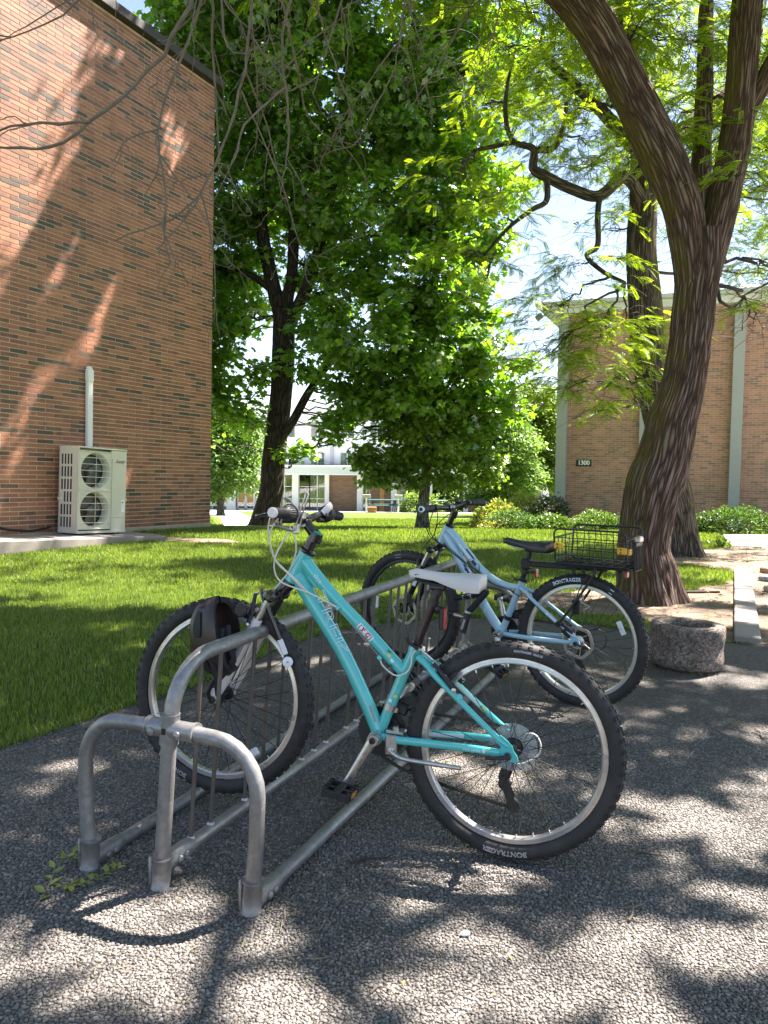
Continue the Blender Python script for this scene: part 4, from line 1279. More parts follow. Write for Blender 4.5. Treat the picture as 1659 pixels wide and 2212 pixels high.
# crown above the picture's upper edge: many small dense boughs with gaps between them (they throw the dappled shade)
def canopy(rs, x0, x1, y0, y1, zf, gap, keep=1.0):
    out = []
    for _ in range(6000):
        p = np.array([rs.uniform(x0, x1), rs.uniform(y0, y1)])
        if all(np.hypot(*(p - q[:2])) > gap for q in out):
            out.append(np.array([*p, zf(*p) + rs.uniform(-.35, .8)]))
    return [q for q in out if rs.rand() < keep]
for c in canopy(rs, -1.2, 7.6, 1.8, 9.2, lambda x, y: max(6.3, 2.5 + .64 * y), .61, 1.0):
    locust_cluster(mw, mt, rs, c, .44, 24, limbs_L, None, .26, .009)
# sprays that hang into the picture
for c, r, n in (((3.75, 7.6, 3.15), .45, 12), ((3.55, 7.5, 2.65), .38, 9), ((4.0, 7.7, 2.85), .38, 9), ((3.9, 8.0, 5.0), .7, 22), ((2.75, 7.3, 4.35), .35, 9), ((2.95, 6.75, 3.75), .2, 4), ((2.3, 7.4, 5.3), .5, 14), ((2.7, 7.9, 5.5), .6, 18),
                ((3.7, 8.3, 4.2), .6, 14), ((2.0, 7.4, 4.6), .35, 7), ((3.85, 7.5, 5.6), .6, 18), ((1.8, 7.8, 5.6), .55, 14), ((.7, 6.7, 5.2), .5, 9), ((-.4, 6.2, 5.2), .5, 8)):
    locust_cluster(ml, mt, rs, c, r, int(n * 2.2), limbs_L, (T_LOC, F_LOC), .21, .014)
ml.build('crown', LT, 'locust_leaf', (T_LOC, F_LOC), M_LOCUST); mw.build('crown', LT, 'wide_locust_leaf', compound(8, .1, .21), M_LOCUST)
mt.build('twig', M_TWIG_D, LT, smooth=True, angle=180)

# bare hanging branches at the upper left
def bare(mt, rs, P, r0, depth=0):
    P = curve(P, max(8, len(P) * 4)); n = len(P)
    r = np.linspace(r0, r0 * .35, n) * (1 + .25 * (rs.rand(n) < .12))
    mt.tube(P + rs.normal(0, r0 * .5, P.shape), r, 5, cap=False)
    if depth > 2: return
    L = np.linalg.norm(np.diff(P, axis=0), axis=1).sum()
    for k in range(int((4, 3, 1.6)[depth] * min(1.5, L / .9) + .5)):
        i = rs.randint(n // 6, n - 1); d = unit(P[i] - P[i - 1])
        s_ = unit(np.cross(d, rs.normal(0, 1, 3))); l = L * rs.uniform(.22, .5)
        e = unit(d * rs.uniform(.3, .9) + s_ * rs.uniform(.5, 1.0) + np.array([0, 0, -.25]))
        Q = [P[i], P[i] + e * l * .4 + rs.normal(0, .03, 3), P[i] + e * l * .75 + np.array([0, 0, -.05 * l]) + rs.normal(0, .04, 3), P[i] + e * l + np.array([0, 0, .06 * l]) + rs.normal(0, .04, 3)]
        bare(mt, rs, Q, max(r0 * .5, .0028), depth + 1)
rs = np.random.RandomState(77); mt = MB()
for Q, r0 in (([(-.6, 5.8, 6.3), (-1.05, 5.5, 5.3), (-1.25, 5.4, 4.55), (-1.5, 5.35, 4.0), (-1.9, 5.3, 3.55), (-2.3, 5.3, 3.3), (-2.8, 5.3, 3.36)], .02),
              ([(-1.2, 5.5, 4.7), (-1.35, 5.4, 4.1), (-1.55, 5.35, 3.5), (-1.5, 5.3, 3.1), (-1.48, 5.25, 2.75)], .012),
              ([(-1.0, 5.5, 5.3), (-.95, 5.5, 4.5), (-1.0, 5.5, 3.9), (-1.2, 5.5, 3.3), (-1.45, 5.5, 2.95), (-1.9, 5.45, 2.75)], .013),
              ([(-.3, 5.9, 6.2), (-.5, 5.7, 5.4), (-.62, 5.6, 4.7), (-.75, 5.6, 4.2), (-.7, 5.6, 3.6)], .018),
              ([(-.5, 5.7, 6.0), (-1.2, 5.5, 5.0), (-1.7, 5.3, 4.55), (-2.2, 5.3, 4.15), (-2.75, 5.3, 3.95)], .012),
              ([(-.1, 6.0, 6.1), (-.2, 5.9, 5.2), (-.35, 5.8, 4.55), (-.55, 5.8, 3.9)], .013),
              ([(.3, 6.1, 5.9), (.25, 6.0, 5.2), (.1, 6.0, 4.6), (.05, 6.0, 4.1)], .012),
              ([(.7, 6.4, 5.7), (.9, 6.5, 5.0), (.75, 6.5, 4.5)], .01),
              ([(1.2, 6.6, 5.4), (.7, 6.6, 5.0), (.4, 6.6, 4.5), (.2, 6.6, 4.2)], .011)):
    bare(mt, rs, Q, r0)
mt.build('bare_branch', M_TWIG, LT, smooth=True, angle=180)

# ------------------------------------------------------------------ second honey locust, just behind
L2 = thing('honey_locust', 'second honey locust behind the big trunk, mossy stem leaning left with crooked limb', 'tree', (4.1, 10.6, 0))
limbs_2 = []; mb = MB()
def limb2(P, seed, nu=28, nv=80, ridge=.016, flare=0.):
    P = np.array(P, float); limbs_2.append(trunk_mesh(mb, P[:, :3], P[:, 3], nu, nv, ridge, seed, flare)); return limbs_2[-1]
limb2([(4.12, 10.6, -.1, .26), (4.08, 10.6, .3, .23), (4.02, 10.6, .8, .215), (3.86, 10.6, 1.5, .205), (3.68, 10.6, 2.2, .21), (3.58, 10.6, 2.9, .22), (3.5, 10.6, 3.5, .215), (3.44, 10.6, 4.1, .19), (3.44, 10.6, 4.7, .18), (3.4, 10.6, 5.6, .16), (3.2, 10.7, 6.8, .13), (3.1, 10.8, 8.2, .08)], 11, 48, 130, .02, .16)
g1 = limb2([(3.42, 10.5, 4.75, .07), (3.1, 10.3, 5.0, .075), (2.75, 10.2, 4.72, .068), (2.4, 10.1, 4.75, .066), (2.02, 10.0, 4.88, .062), (1.85, 10.0, 4.98, .055), (1.84, 10, 5.22, .042), (1.6, 10, 5.3, .034), (1.5, 10, 5.5, .03), (1.48, 10, 5.85, .024), (1.55, 10, 6.3, .015)], 12, 16, 80, .01)
limb2([(1.86, 10, 5.2, .04), (2.1, 10, 5.25, .042), (2.22, 10, 5.5, .035), (2.25, 10, 5.8, .02)], 13, 12, 30, .006)
limb2([(1.6, 10, 5.3, .03), (1.35, 10, 5.25, .028), (1.1, 10, 5.2, .02)], 14, 10, 24, .004)
limb2([(2.02, 10, 4.88, .04), (2.0, 9.9, 4.55, .035), (1.8, 9.8, 4.4, .03), (1.5, 9.7, 4.15, .022), (1.2, 9.6, 3.8, .015)], 15, 10, 40, .004)
limb2([(2.75, 10.2, 4.72, .04), (2.68, 10.0, 4.4, .038), (2.66, 9.9, 4.0, .034), (2.5, 9.8, 3.85, .03), (2.66, 9.6, 3.6, .025), (2.9, 9.5, 3.45, .018)], 16, 10, 40, .004)
limb2([(3.44, 10.6, 4.9, .1), (3.9, 10.9, 5.6, .1), (4.6, 11.3, 6.4, .08), (5.4, 11.6, 7, .05)], 17, 16, 40)
limb2([(3.4, 10.6, 5.4, .09), (2.9, 11, 6.2, .08), (2.3, 11.4, 7, .05)], 18, 16, 40)
mb.build('trunk', M_BARK_L2, L2, smooth=True, angle=180, uv=True)
rs = np.random.RandomState(43); ml, mt = Cloud(), MB()
for c, r, n in (((2.1, 9.5, 3.15), .55, 20), ((2.55, 9.3, 2.75), .5, 18), ((1.95, 9.2, 2.55), .42, 13), ((2.75, 9.4, 2.3), .42, 14), ((2.2, 9.3, 2.15), .38, 12), ((2.9, 9.3, 1.95), .3, 9), ((2.4, 9.6, 3.7), .45, 12), ((2.95, 9.6, 2.95), .4, 11),
                ((1.5, 9.8, 4.3), .6, 9), ((1.0, 9.8, 3.9), .5, 6), ((1.9, 10, 5.2), .6, 9), ((1.2, 10.1, 5.8), .7, 9), ((2.6, 10.3, 5.4), .7, 17), ((3.0, 10.6, 4.4), .5, 11), ((3.3, 11, 5.4), .8, 24)):
    locust_cluster(ml, mt, rs, c, r, int(n * 2.3), limbs_2, (T_LOC, F_LOC), .2, .012)
for c in canopy(rs, -.5, 9.5, 9.2, 15.5, lambda x, y: 2.9 + .64 * y, 1.35, .75):
    locust_cluster(ml, mt, rs, c, .6, 20, limbs_2, None, .25, .012)
for c, r, n in (((4.5, 13.2, 6.6), 1.2, 60), ((6.4, 13.4, 6.8), 1.3, 64), ((5.4, 14, 8.4), 1.4, 60), ((3.4, 13.4, 8.2), 1.3, 50), ((2.4, 12.8, 7.4), 1.1, 36), ((7.3, 13, 5.2), 1.1, 44), ((7.2, 12.6, 8), 1.2, 50), ((4.2, 12.6, 5.4), .8, 26), ((2.9, 11.6, 5.6), .8, 24), ((1.0, 11.2, 5.2), .7, 13), ((1.4, 10.8, 3.8), .5, 8), ((5.2, 11.4, 5.8), 1.0, 40), ((2.6, 11.2, 6.6), 1.1, 60), ((1.6, 11.0, 7.0), 1.0, 24), ((3.6, 11.6, 7.2), 1.3, 50), ((4.8, 12.0, 6.6), 1.4, 56), ((5.8, 11.6, 5.4), 1.1, 36), ((6.0, 12.2, 7.2), 1.4, 48), ((4.4, 12.6, 8.2), 1.5, 52), ((3.0, 12, 8.4), 1.4, 46), ((5.0, 12.4, 4.9), 1.0, 28), ((5.4, 11.2, 4.0), .7, 15), ((1.8, 11.5, 8.2), 1.2, 28)):
    locust_cluster(ml, mt, rs, c, r, int(n * 1.8), limbs_2, None, .22, .016)
ml.build('crown', L2, 'locust_leaf', (T_LOC, F_LOC), M_LOCUST)
mt.build('twig', M_TWIG_D, L2, smooth=True, angle=180)

# ------------------------------------------------------------------ maple in the middle
MT = thing('maple_tree', 'large dark green maple with forked dark trunk on the lawn by the wall corner', 'tree', (-2.72, 18.2, float(gz(0, 18.2))))
limbs_M = []; mb = MB()
def limbm(P, seed, nu=20, nv=50, ridge=.008, flare=0.):
    P = np.array(P, float); limbs_M.append(trunk_mesh(mb, P[:, :3], P[:, 3], nu, nv, ridge, seed, flare)); return limbs_M[-1]
limbm([(-2.76, 18.2, -.4, .42), (-2.75, 18.2, 0, .34), (-2.68, 18.2, .5, .29), (-2.63, 18.2, 1.2, .27), (-2.55, 18.2, 2.0, .26), (-2.45, 18.2, 2.8, .255), (-2.4, 18.2, 3.6, .25), (-2.38, 18.2, 4.4, .26), (-2.36, 18.2, 4.8, .25)], 21, 40, 90, .012, .16)
limbm([(-2.4, 18.2, 4.4, .17), (-2.55, 18.2, 5.0, .17), (-2.72, 18.2, 5.7, .16), (-2.88, 18.2, 6.5, .145), (-2.92, 18.3, 7.2, .13), (-2.78, 18.4, 8.0, .12), (-2.8, 18.5, 9.2, .1), (-2.6, 18.5, 11.5, .08), (-2.0, 18.4, 14.5, .04)], 22)
limbm([(-2.35, 18.2, 4.5, .15), (-2.3, 18.2, 5.1, .14), (-2.2, 18.2, 5.6, .13), (-2.15, 18.2, 7, .12), (-2.1, 18.2, 8.5, .1), (-2, 18.1, 11, .06)], 23)
limbm([(-2.3, 18.15, 4.3, .15), (-2.1, 18.1, 4.75, .14), (-1.75, 18, 5.5, .13), (-1.4, 17.9, 6.7, .11), (-1.15, 17.8, 8.0, .09), (-.9, 17.7, 10, .07), (-.6, 17.9, 13, .05), (-.4, 18.5, 16.5, .03)], 24)
limbm([(-2.5, 18.1, 1.7, .1), (-2.15, 18.0, 2.2, .1), (-1.75, 17.9, 2.9, .09), (-1.2, 17.7, 3.6, .08), (-.4, 17.4, 4.3, .06), (.6, 17.2, 4.8, .03)], 25)
limbm([(-1.9, 18, 5.0, .08), (-1.2, 17.8, 5.2, .075), (-.3, 17.6, 5.8, .06), (.8, 17.5, 6.2, .03)], 26)
limbm([(-2.6, 18.2, 5.2, .08), (-3.2, 18.2, 5.6, .07), (-4, 18.2, 5.8, .05), (-4.8, 18.2, 5.9, .03)], 27)
mb.build('trunk', M_BARK_M, MT, smooth=True, angle=180, uv=True)
rs = np.random.RandomState(51)
mcl = [(-4.7, 18, 4.0, 1.3), (-4.4, 19, 6.4, 1.7), (-4.6, 18.5, 9.2, 2.1), (-4.35, 17.6, 2.6, .85), (-3.9, 17.8, 3.3, .6), (-3.4, 18.6, 7.6, 1.4), (-2.5, 19.4, 8.6, 2.0), (-1.2, 17.6, 9.2, 1.9), (-2.6, 17.2, 11.4, 2.3), (-.1, 18, 11.2, 2.2), (1.2, 18, 9.6, 1.8),
       (-1.5, 17.5, 7.2, 1.0), (-.5, 17.1, 6.6, 1.3), (.4, 16.7, 5.2, 1.2), (-.6, 16.5, 4.1, 1.1), (.5, 16.5, 3.7, 1.1), (1.3, 17, 3.9, 1.1), (1.9, 17.3, 3.1, .9), (1.4, 17, 5.4, 1.1), (.9, 18, 7.6, 1.5), (.6, 16.8, 2.6, .8), (-.3, 16.9, 2.7, .7), (-.9, 16.8, 3.0, .55), (2.4, 17.5, 2.6, .7), (2.7, 17.6, 3.4, .55),
       (-1.15, 17, 1.75, .4), (-2.0, 17.8, 1.35, .35), (-4.9, 18.6, 1.9, .5), (1.9, 17.6, 6.4, .8), (1.5, 17.4, 2.3, .6),
       (-4.4, 18.4, 5.0, 1.0), (-3.6, 18.6, 6.2, 1.0), (-3.3, 18.9, 4.9, .6), (-1.9, 18.6, 6.2, .9), (-1.5, 18.4, 4.9, .6), (.2, 17.8, 8.9, 1.5), (2.2, 18, 8.0, 1.2), (2.0, 18.2, 10.6, 1.3), (-3.9, 17.8, 10.8, 1.6), (.9, 17, 6.6, .9), (-4.6, 17.6, 3.2, .8), (-3.9, 17.6, 4.6, .7), (-3.4, 17.4, 2.4, .4), (-.9, 17.2, 5.4, .7), (-1.6, 17.6, 8.2, .9), (-1.0, 17.2, 2.3, .4), (1.0, 16.9, 4.6, .9), (2.2, 17.5, 4.3, .6), (0.1, 16.6, 3.1, .8), (1.9, 17.6, 2.2, .5), (1.1, 17.2, 2.9, .7), (-1.9, 17.6, 3.5, .45), (-3.1, 17.8, 3.3, .45), (-1.4, 17.4, 4.3, .55), (-3.3, 17.9, 2.2, .35)]
mct = [(0, 17.2, 15.2, 2.0), (-.1, 17.2, 13.2, 1.7), (.3, 15.9, 12.8, 1.8), (1.6, 16.6, 12.4, 1.6), (.6, 17, 14.5, 1.9), (.8, 18, 17, 2.0), (-2.0, 18.8, 14.8, 2.0), (-.4, 19, 17.4, 2.2), (1.4, 18.6, 13.6, 1.8), (-3.4, 20, 12.5, 2.0), (-2.6, 17.4, 12.2, 1.6)]
leafy_tree(MT, mcl, limbs_M, M_MAPLE, rs, (T_MAPLE, F_MAPLE), .165, 27, 46, .19, M_TWIG_D, .5, .8, .04, carve=True)
leafy_tree(MT, mct, limbs_M, M_MAPLE, rs, (T_OVAL, F_OVAL), .24, 30, 40, .24, M_TWIG_D, .5, .8, .04, carve=True)

# ------------------------------------------------------------------ smaller and farther trees
def simple_tree(name, label, base, tr_r, tr_h, clusters, leafmat, seed, size, dens, per, sp, bark=M_BARK_S, group=None, flat=.85, tmpl=(T_OVAL, F_OVAL), lean=(0, 0)):
    bx, by = base; z0 = float(gz(bx, by))
    T = thing(name, label, 'tree', (bx, by, z0), group)
    m = MB(); lx, ly = lean
    P = np.array([(bx, by, z0 - .1, tr_r * 1.3), (bx + lx * .2, by, z0 + tr_h * .25, tr_r), (bx + lx * .6, by, z0 + tr_h * .6, tr_r * .9), (bx + lx, by, z0 + tr_h, tr_r * .75), (bx + lx, by, z0 + tr_h * 1.6, tr_r * .4)])
    Q = trunk_mesh(m, P[:, :3], P[:, 3], 16, 36, .006, seed, tr_r * .35)
    m.build('trunk', bark, T, smooth=True, angle=180, uv=True)
    leafy_tree(T, clusters, [Q[18:]], leafmat, np.random.RandomState(seed), tmpl, size, dens, per, sp, M_TWIG_D, .4, flat, tr_r * .3)
    return T
simple_tree('young_maple', 'small light green maple on the lawn in front of the picnic tables', (.86, 17.4), .13, 1.7,
            [(.1, 17.3, 1.55, .8), (.9, 17.2, 1.9, .9), (1.7, 17.4, 1.75, .8), (.6, 17.6, 2.5, .8), (1.4, 17.6, 2.6, .7), (2.2, 17.6, 1.2, .5), (-.3, 17.2, 1.2, .45), (.3, 17.1, 1.0, .4), (1.3, 17.1, 1.1, .45)], M_LIME, 61, .12, 50, 50, .15, tmpl=(T_MAPLE, F_MAPLE), lean=(.1, 0))
simple_tree('ash_tree', 'pale green bushy tree beyond the corner of the left brick wall', (-6.6, 31), .14, 2, [(-6.5, 31, 1.4, 1.5), (-7.2, 31, 3.0, 1.5), (-6.0, 31, 2.4, 1.2), (-5.6, 30.6, .7, .8), (-7.2, 31, .6, 1.2)], M_PALE, 62, .16, 70, 46, .2)
simple_tree('birch_tree', 'light green tree in full sun before the far low building', (5.0, 34), .14, 2, [(4.6, 34, 1.2, 1.3), (5.4, 34, 2.4, 1.4), (4.4, 34, 2.6, 1.0), (5.9, 34, .9, 1.1), (4.2, 33.6, 0.0, .7), (5.1, 34, 3.6, .9)], M_PALE, 63, .17, 70, 46, .2)
simple_tree('linden_tree', 'yellow green rounded tree left of the brick hall corner', (7.3, 38), .16, 2, [(6.8, 38, 1.6, 1.5), (7.8, 38, 2.6, 1.6), (7.4, 38, 4.0, 1.4), (8.3, 38, 1.0, 1.2), (6.3, 38, .2, .9)], M_LIME, 64, .18, 70, 46, .22)
simple_tree('elm_tree', 'shaded green tree behind the open passage of the low building', (3.6, 56), .2, 2.5, [(2.6, 56, .6, 1.6), (4.4, 56, .8, 1.7), (3.4, 57, 2.6, 2.0), (5.2, 57, 2.4, 1.6)], M_HEDGE, 65, .24, 60, 40, .3)
def conifer(label, bx, by, h, r, seed, group=None):
    z0 = float(gz(bx, by)); T = thing('spruce_tree', label, 'tree', (bx, by, z0), group)
    rs = np.random.RandomState(seed); m = MB(); m.tube([(bx, by, z0 - .1), (bx, by, z0 + h)], [.2, .02], 8); m.build('trunk', M_BARK_M, T)
    n = 5200; t = rs.rand(n) ** .7; a = rs.uniform(0, 6.283, n); q = r * (1 - t) * (rs.rand(n) ** .35) * (.75 + .25 * np.sin(t * 55))
    P = np.stack([bx + q * np.cos(a), by + q * np.sin(a), z0 + .4 + t * h - q * .25], -1)
    y = np.stack([np.cos(a), np.sin(a), np.full(n, -.35)], -1); y /= np.linalg.norm(y, axis=1)[:, None]
    z = np.tile([0, 0, 1.], (n, 1)); z -= y * (z * y).sum(1)[:, None]; z /= np.linalg.norm(z, axis=1)[:, None]
    m = MB(); inst_add(m, T_OVAL, F_OVAL, P, np.stack([np.cross(y, z), y, z], -1), rs.uniform(.25, .5, n)); m.build('crown', M_CONIFER, T, smooth=False)
conifer('tall blue green spruce far behind, left of the brick hall', 13.2, 62, 9.5, 2.3, 71)
conifer('narrow spruce at the far left of the white office block', -19, 66, 9, 2.2, 72)
for k, (bx, by, lab) in enumerate(((-26, 78, 'far tree left of the office block on the skyline'), (9.5, 80, 'far tree behind the right end of the low building'), (19, 76, 'far tree behind the brick hall roof'))):
    simple_tree('oak_tree', lab, (bx, by), .3, 3, [(bx, by, 3, 3), (bx + 2, by, 2, 2.4), (bx - 2, by, 2.4, 2.4)], M_HEDGE, 80 + k, .35, 18, 26, .4)

# ------------------------------------------------------------------ hedges and shrubs
def mound(name, label, cat, c, r, leafmat, n, size, seed, group=None, lobes=3, upright=.2):
    z0 = float(gz(c[0], c[1])); T = thing(name, label, cat, (c[0], c[1], z0), group)
    rs = np.random.RandomState(seed)
    d = rs.normal(0, 1, (n, 3)); d[:, 2] = np.abs(d[:, 2]); d /= np.linalg.norm(d, axis=1)[:, None]
    bump_ = 1 + .13 * np.sin(d[:, 0] * 7 + seed) * np.cos(d[:, 1] * 6) + .07 * rs.normal(0, 1, n)
    q = (.72 + .28 * rs.rand(n) ** .5) * bump_
    P = np.array([c[0], c[1], z0]) + d * q[:, None] * np.array(r)
    M = leaf_frames(n, rs, -upright, .7, d)
    m = MB(); inst_add(m, T_OVAL, F_OVAL, P, M, size * rs.uniform(.6, 1.3, n)); m.build('foliage', leafmat, T, smooth=False)
    m = MB()
    for k in range(9):
        a = rs.uniform(0, 6.28); e = np.array([math.cos(a) * r[0] * .6, math.sin(a) * r[1] * .6, r[2] * .75])
        m.tube([(c[0] + rs.normal(0, .03), c[1] + rs.normal(0, .03), z0 - .02), tuple(np.array([c[0], c[1], z0]) + e * .5), tuple(np.array([c[0], c[1], z0]) + e)], [.014, .01, .005], 5)
    m.build('stem', M_TWIG_D, T)
mound('clipped_shrub', 'round dark clipped shrub left of the grey corner column', 'shrub', (2.75, 16.4), (.58, .5, .42), M_HEDGE, 2600, .06, 1)
mound('clipped_shrub', 'low clipped shrub at the foot of the grey corner column', 'shrub', (3.6, 16.6), (.5, .45, .36), M_HEDGE, 2200, .06, 2)
mound('clipped_shrub', 'low clipped shrub seen through the wire basket', 'shrub', (4.5, 16.2), (.6, .5, .42), M_HEDGE, 2600, .06, 3)
mound('clipped_shrub', 'clipped shrub between basket and big trunk', 'shrub', (5.2, 15.9), (.5, .5, .4), M_HEDGE, 2200, .06, 4)
mound('clipped_hedge', 'low dark hedge directly right of the mossy second trunk', 'hedge', (5.75, 15.0), (.7, .5, .36), M_HEDGE, 2800, .06, 5)
mound('clipped_hedge', 'wide rounded hedge under the second grey column', 'hedge', (6.75, 14.75), (.85, .5, .5), M_HEDGE, 3400, .06, 6)
mound('clipped_hedge', 'low hedge at the right edge beside the bright walk', 'hedge', (7.9, 14.3), (.7, .5, .38), M_HEDGE, 2600, .06, 7)
mound('flowering_shrub', 'yellow green flowering shrub in sun left of the dark shrub', 'shrub', (2.75, 18.4), (.6, .5, .62), M_YELLOW, 2200, .075, 8, upright=.5)
mound('flowering_shrub', 'tall yellow green shrub with pale tips behind the round clipped shrub', 'shrub', (3.4, 18.9), (.55, .5, .8), M_YELLOW, 2000, .075, 9, upright=.5)
mound('leafy_shrub', 'dark green and reddish shrub against the grey corner column', 'shrub', (3.95, 18.3), (.5, .5, .75), M_DARKRED, 2400, .075, 10)
mound('flowering_shrub', 'thin yellow flowering plant at the left end of the bed', 'plant', (2.15, 17.0), (.22, .2, .42), M_YELLOW, 420, .06, 11, upright=1.0)
mound('flowering_shrub', 'low pale plant in front of the flowering shrub', 'plant', (2.35, 16.2), (.4, .3, .2), M_YELLOW, 700, .05, 12)
mound('leafy_shrub', 'bright green shrub under the passage beside the picnic tables', 'shrub', (2.2, 46.5), (1.2, .8, 1.3), M_LIME, 1800, .16, 13)
mound('leafy_shrub', 'dark shrub in the passage right of the young maple', 'shrub', (4.2, 50.5), (1.0, .8, 1.3), M_HEDGE, 1500, .16, 14)
mound('weed_tuft', 'small weed by the dry grass beside the bright walk', 'plant', (5.15, 11.7), (.16, .12, .17), M_LIME, 160, .05, 15, upright=1.2)
mound('weed_tuft', 'leafy weed at the lawn edge beyond the bike wheel', 'plant', (-.12, 5.75), (.1, .08, .12), M_LIME, 90, .05, 16, upright=1.2)
# ================================================================== BIKE RACK
def mat_galv():
    t = NT('galvanised pipe'); co = t.coord()
    a = t.ramp(t.noise(co, 6, 6, .65), [(.3, (.2, .2, .195)), (.55, (.29, .285, .275)), (.75, (.34, .32, .3))])
    sp = t.ramp(t.noise(co, 45, 5, .7), [(.4, (.85, .85, .85)), (.7, (1.15, 1.15, 1.15))])
    c = t.mix(1.0, a, sp, 'MULTIPLY')
    rs_ = t.ramp(t.noise(co, 3.2, 6, .7), [(.5, 0.), (.72, .6)])
    c = t.mix(rs_, c, (.17, .12, .085))
    wh = t.ramp(t.noise(co, 22, 5, .75), [(.66, 0.), (.72, .75)])
    c = t.mix(wh, c, (.55, .55, .53))
    t.set(Base_Color=c, Metallic=.55, Roughness=t.ramp(t.noise(co, 14, 5), [(.3, .34), (.7, .58)]))
    t.bump(t.noise(co, 70, 6, .7), .18, .003)
    return t.m
M_GALV = mat_galv()
M_BAR = pbr('dull steel bar', (.13, .12, .11), .55, .5, var=.2, scale=9, dirt=(.14, .09, .06), dscale=14, dfac=.6, bump=.2, bscale=160)
M_WELD = pbr('pale weld', (.5, .48, .45), .6, .3, bump=.6, bscale=300)
KM = np.array([-.625, 2.123, 0]); RD = unit((.389, .921, 0)); RE = np.array([RD[1], -RD[0], 0])
LEANK = .075
def rk(s_, e_, z): return KM + RD * s_ + RE * (e_ + LEANK * z) + ZZ * z
BR = thing('bike_rack', 'long galvanised pipe bike rack with rounded hoop ends and upright bars', 'bike rack', tuple(KM))
RTOP, RLEN, PR_ = .655, 2.93, .0212
def hoop(s_):
    pts = [(-.262, 0.035), (-.278, .2), (-.282, .33)]
    for k in range(1, 7):
        a = rad(15 * k); pts.append((-.282 + .13 * (1 - math.cos(a)), .33 + .135 * math.sin(a)))
    pts += [(-.06, .468), (.02, .468), (.1, .466)]
    for k in range(0, 7):
        a = rad(90 - 15 * k); pts.append((.312 - .14 + .14 * math.cos(a), .322 + .142 * math.sin(a)))
    pts += [(.312, .2), (.302, .035)]
    P = [rk(s_, e_ - LEANK * z * .6, z) for e_, z in pts]
    mb = MB(); mb.tube(P, PR_, 16); return mb.build('end_hoop', M_GALV, BR, smooth=True, angle=60)
hoop(0); hoop(RLEN)
# centre frame: posts at both ends curving into the top rail
P = [rk(0, 0, .03), rk(.0, 0, .2), rk(.0, 0, .42), rk(.003, 0, .5)]
for k in range(1, 8):
    a = rad(90 / 7 * k); P.append(rk(.003 + .16 * (1 - math.cos(a)), 0, .5 + .155 * math.sin(a)))
P += [rk(.5, 0, RTOP), rk(1.4, 0, RTOP - .002), rk(2.3, 0, RTOP - .006), rk(RLEN - .16, 0, RTOP - .008)]
for k in range(1, 8):
    a = rad(90 / 7 * k); P.append(rk(RLEN - .16 + .157 * math.sin(a), 0, RTOP - .163 + .155 * math.cos(a)))
P += [rk(RLEN, 0, .42), rk(RLEN, 0, .2), rk(RLEN, 0, .03)]
mb = MB(); mb.tube(P, PR_ + .0008, 18); mb.build('top_rail', M_GALV, BR, smooth=True, angle=60)
mb = MB(); mb.tube([rk(.03, 0, .07), rk(RLEN - .03, 0, .066)], PR_ - .001, 16); mb.build('bottom_rail', M_GALV, BR)
for e_, z in ((.302, .03), (-.262, .026)):
    mb = MB(); mb.tube([rk(.03, e_, z), rk(RLEN - .03, e_, z - .004)], PR_ - .0005, 16); mb.build('side_rail', M_GALV, BR)
# upright bars with weld beads at their feet
s_ = .13; seq = [.1] ; bars = [.13, .23]
g = .42
while g < 2.85:
    bars += [g, g + .1, g + .2]; g += .39
for b in [x for x in bars if x < 2.86]:
    mb = MB(); z1 = RTOP - .012
    if b < .16: z1 = .5 + .155 * math.sin(math.acos(max(-1, 1 - (b - .003) / .16)))
    mb.tube([rk(b, 0, .075), rk(b, 0, z1)], .0068, 10); mb.build('upright_bar', M_BAR, BR)
    mb = MB(); mb.lathe([(.011, -.004), (.0125, .002), (.008, .007)], rk(b, 0, .088), ZZ, 10); mb.build('weld', M_WELD, BR)
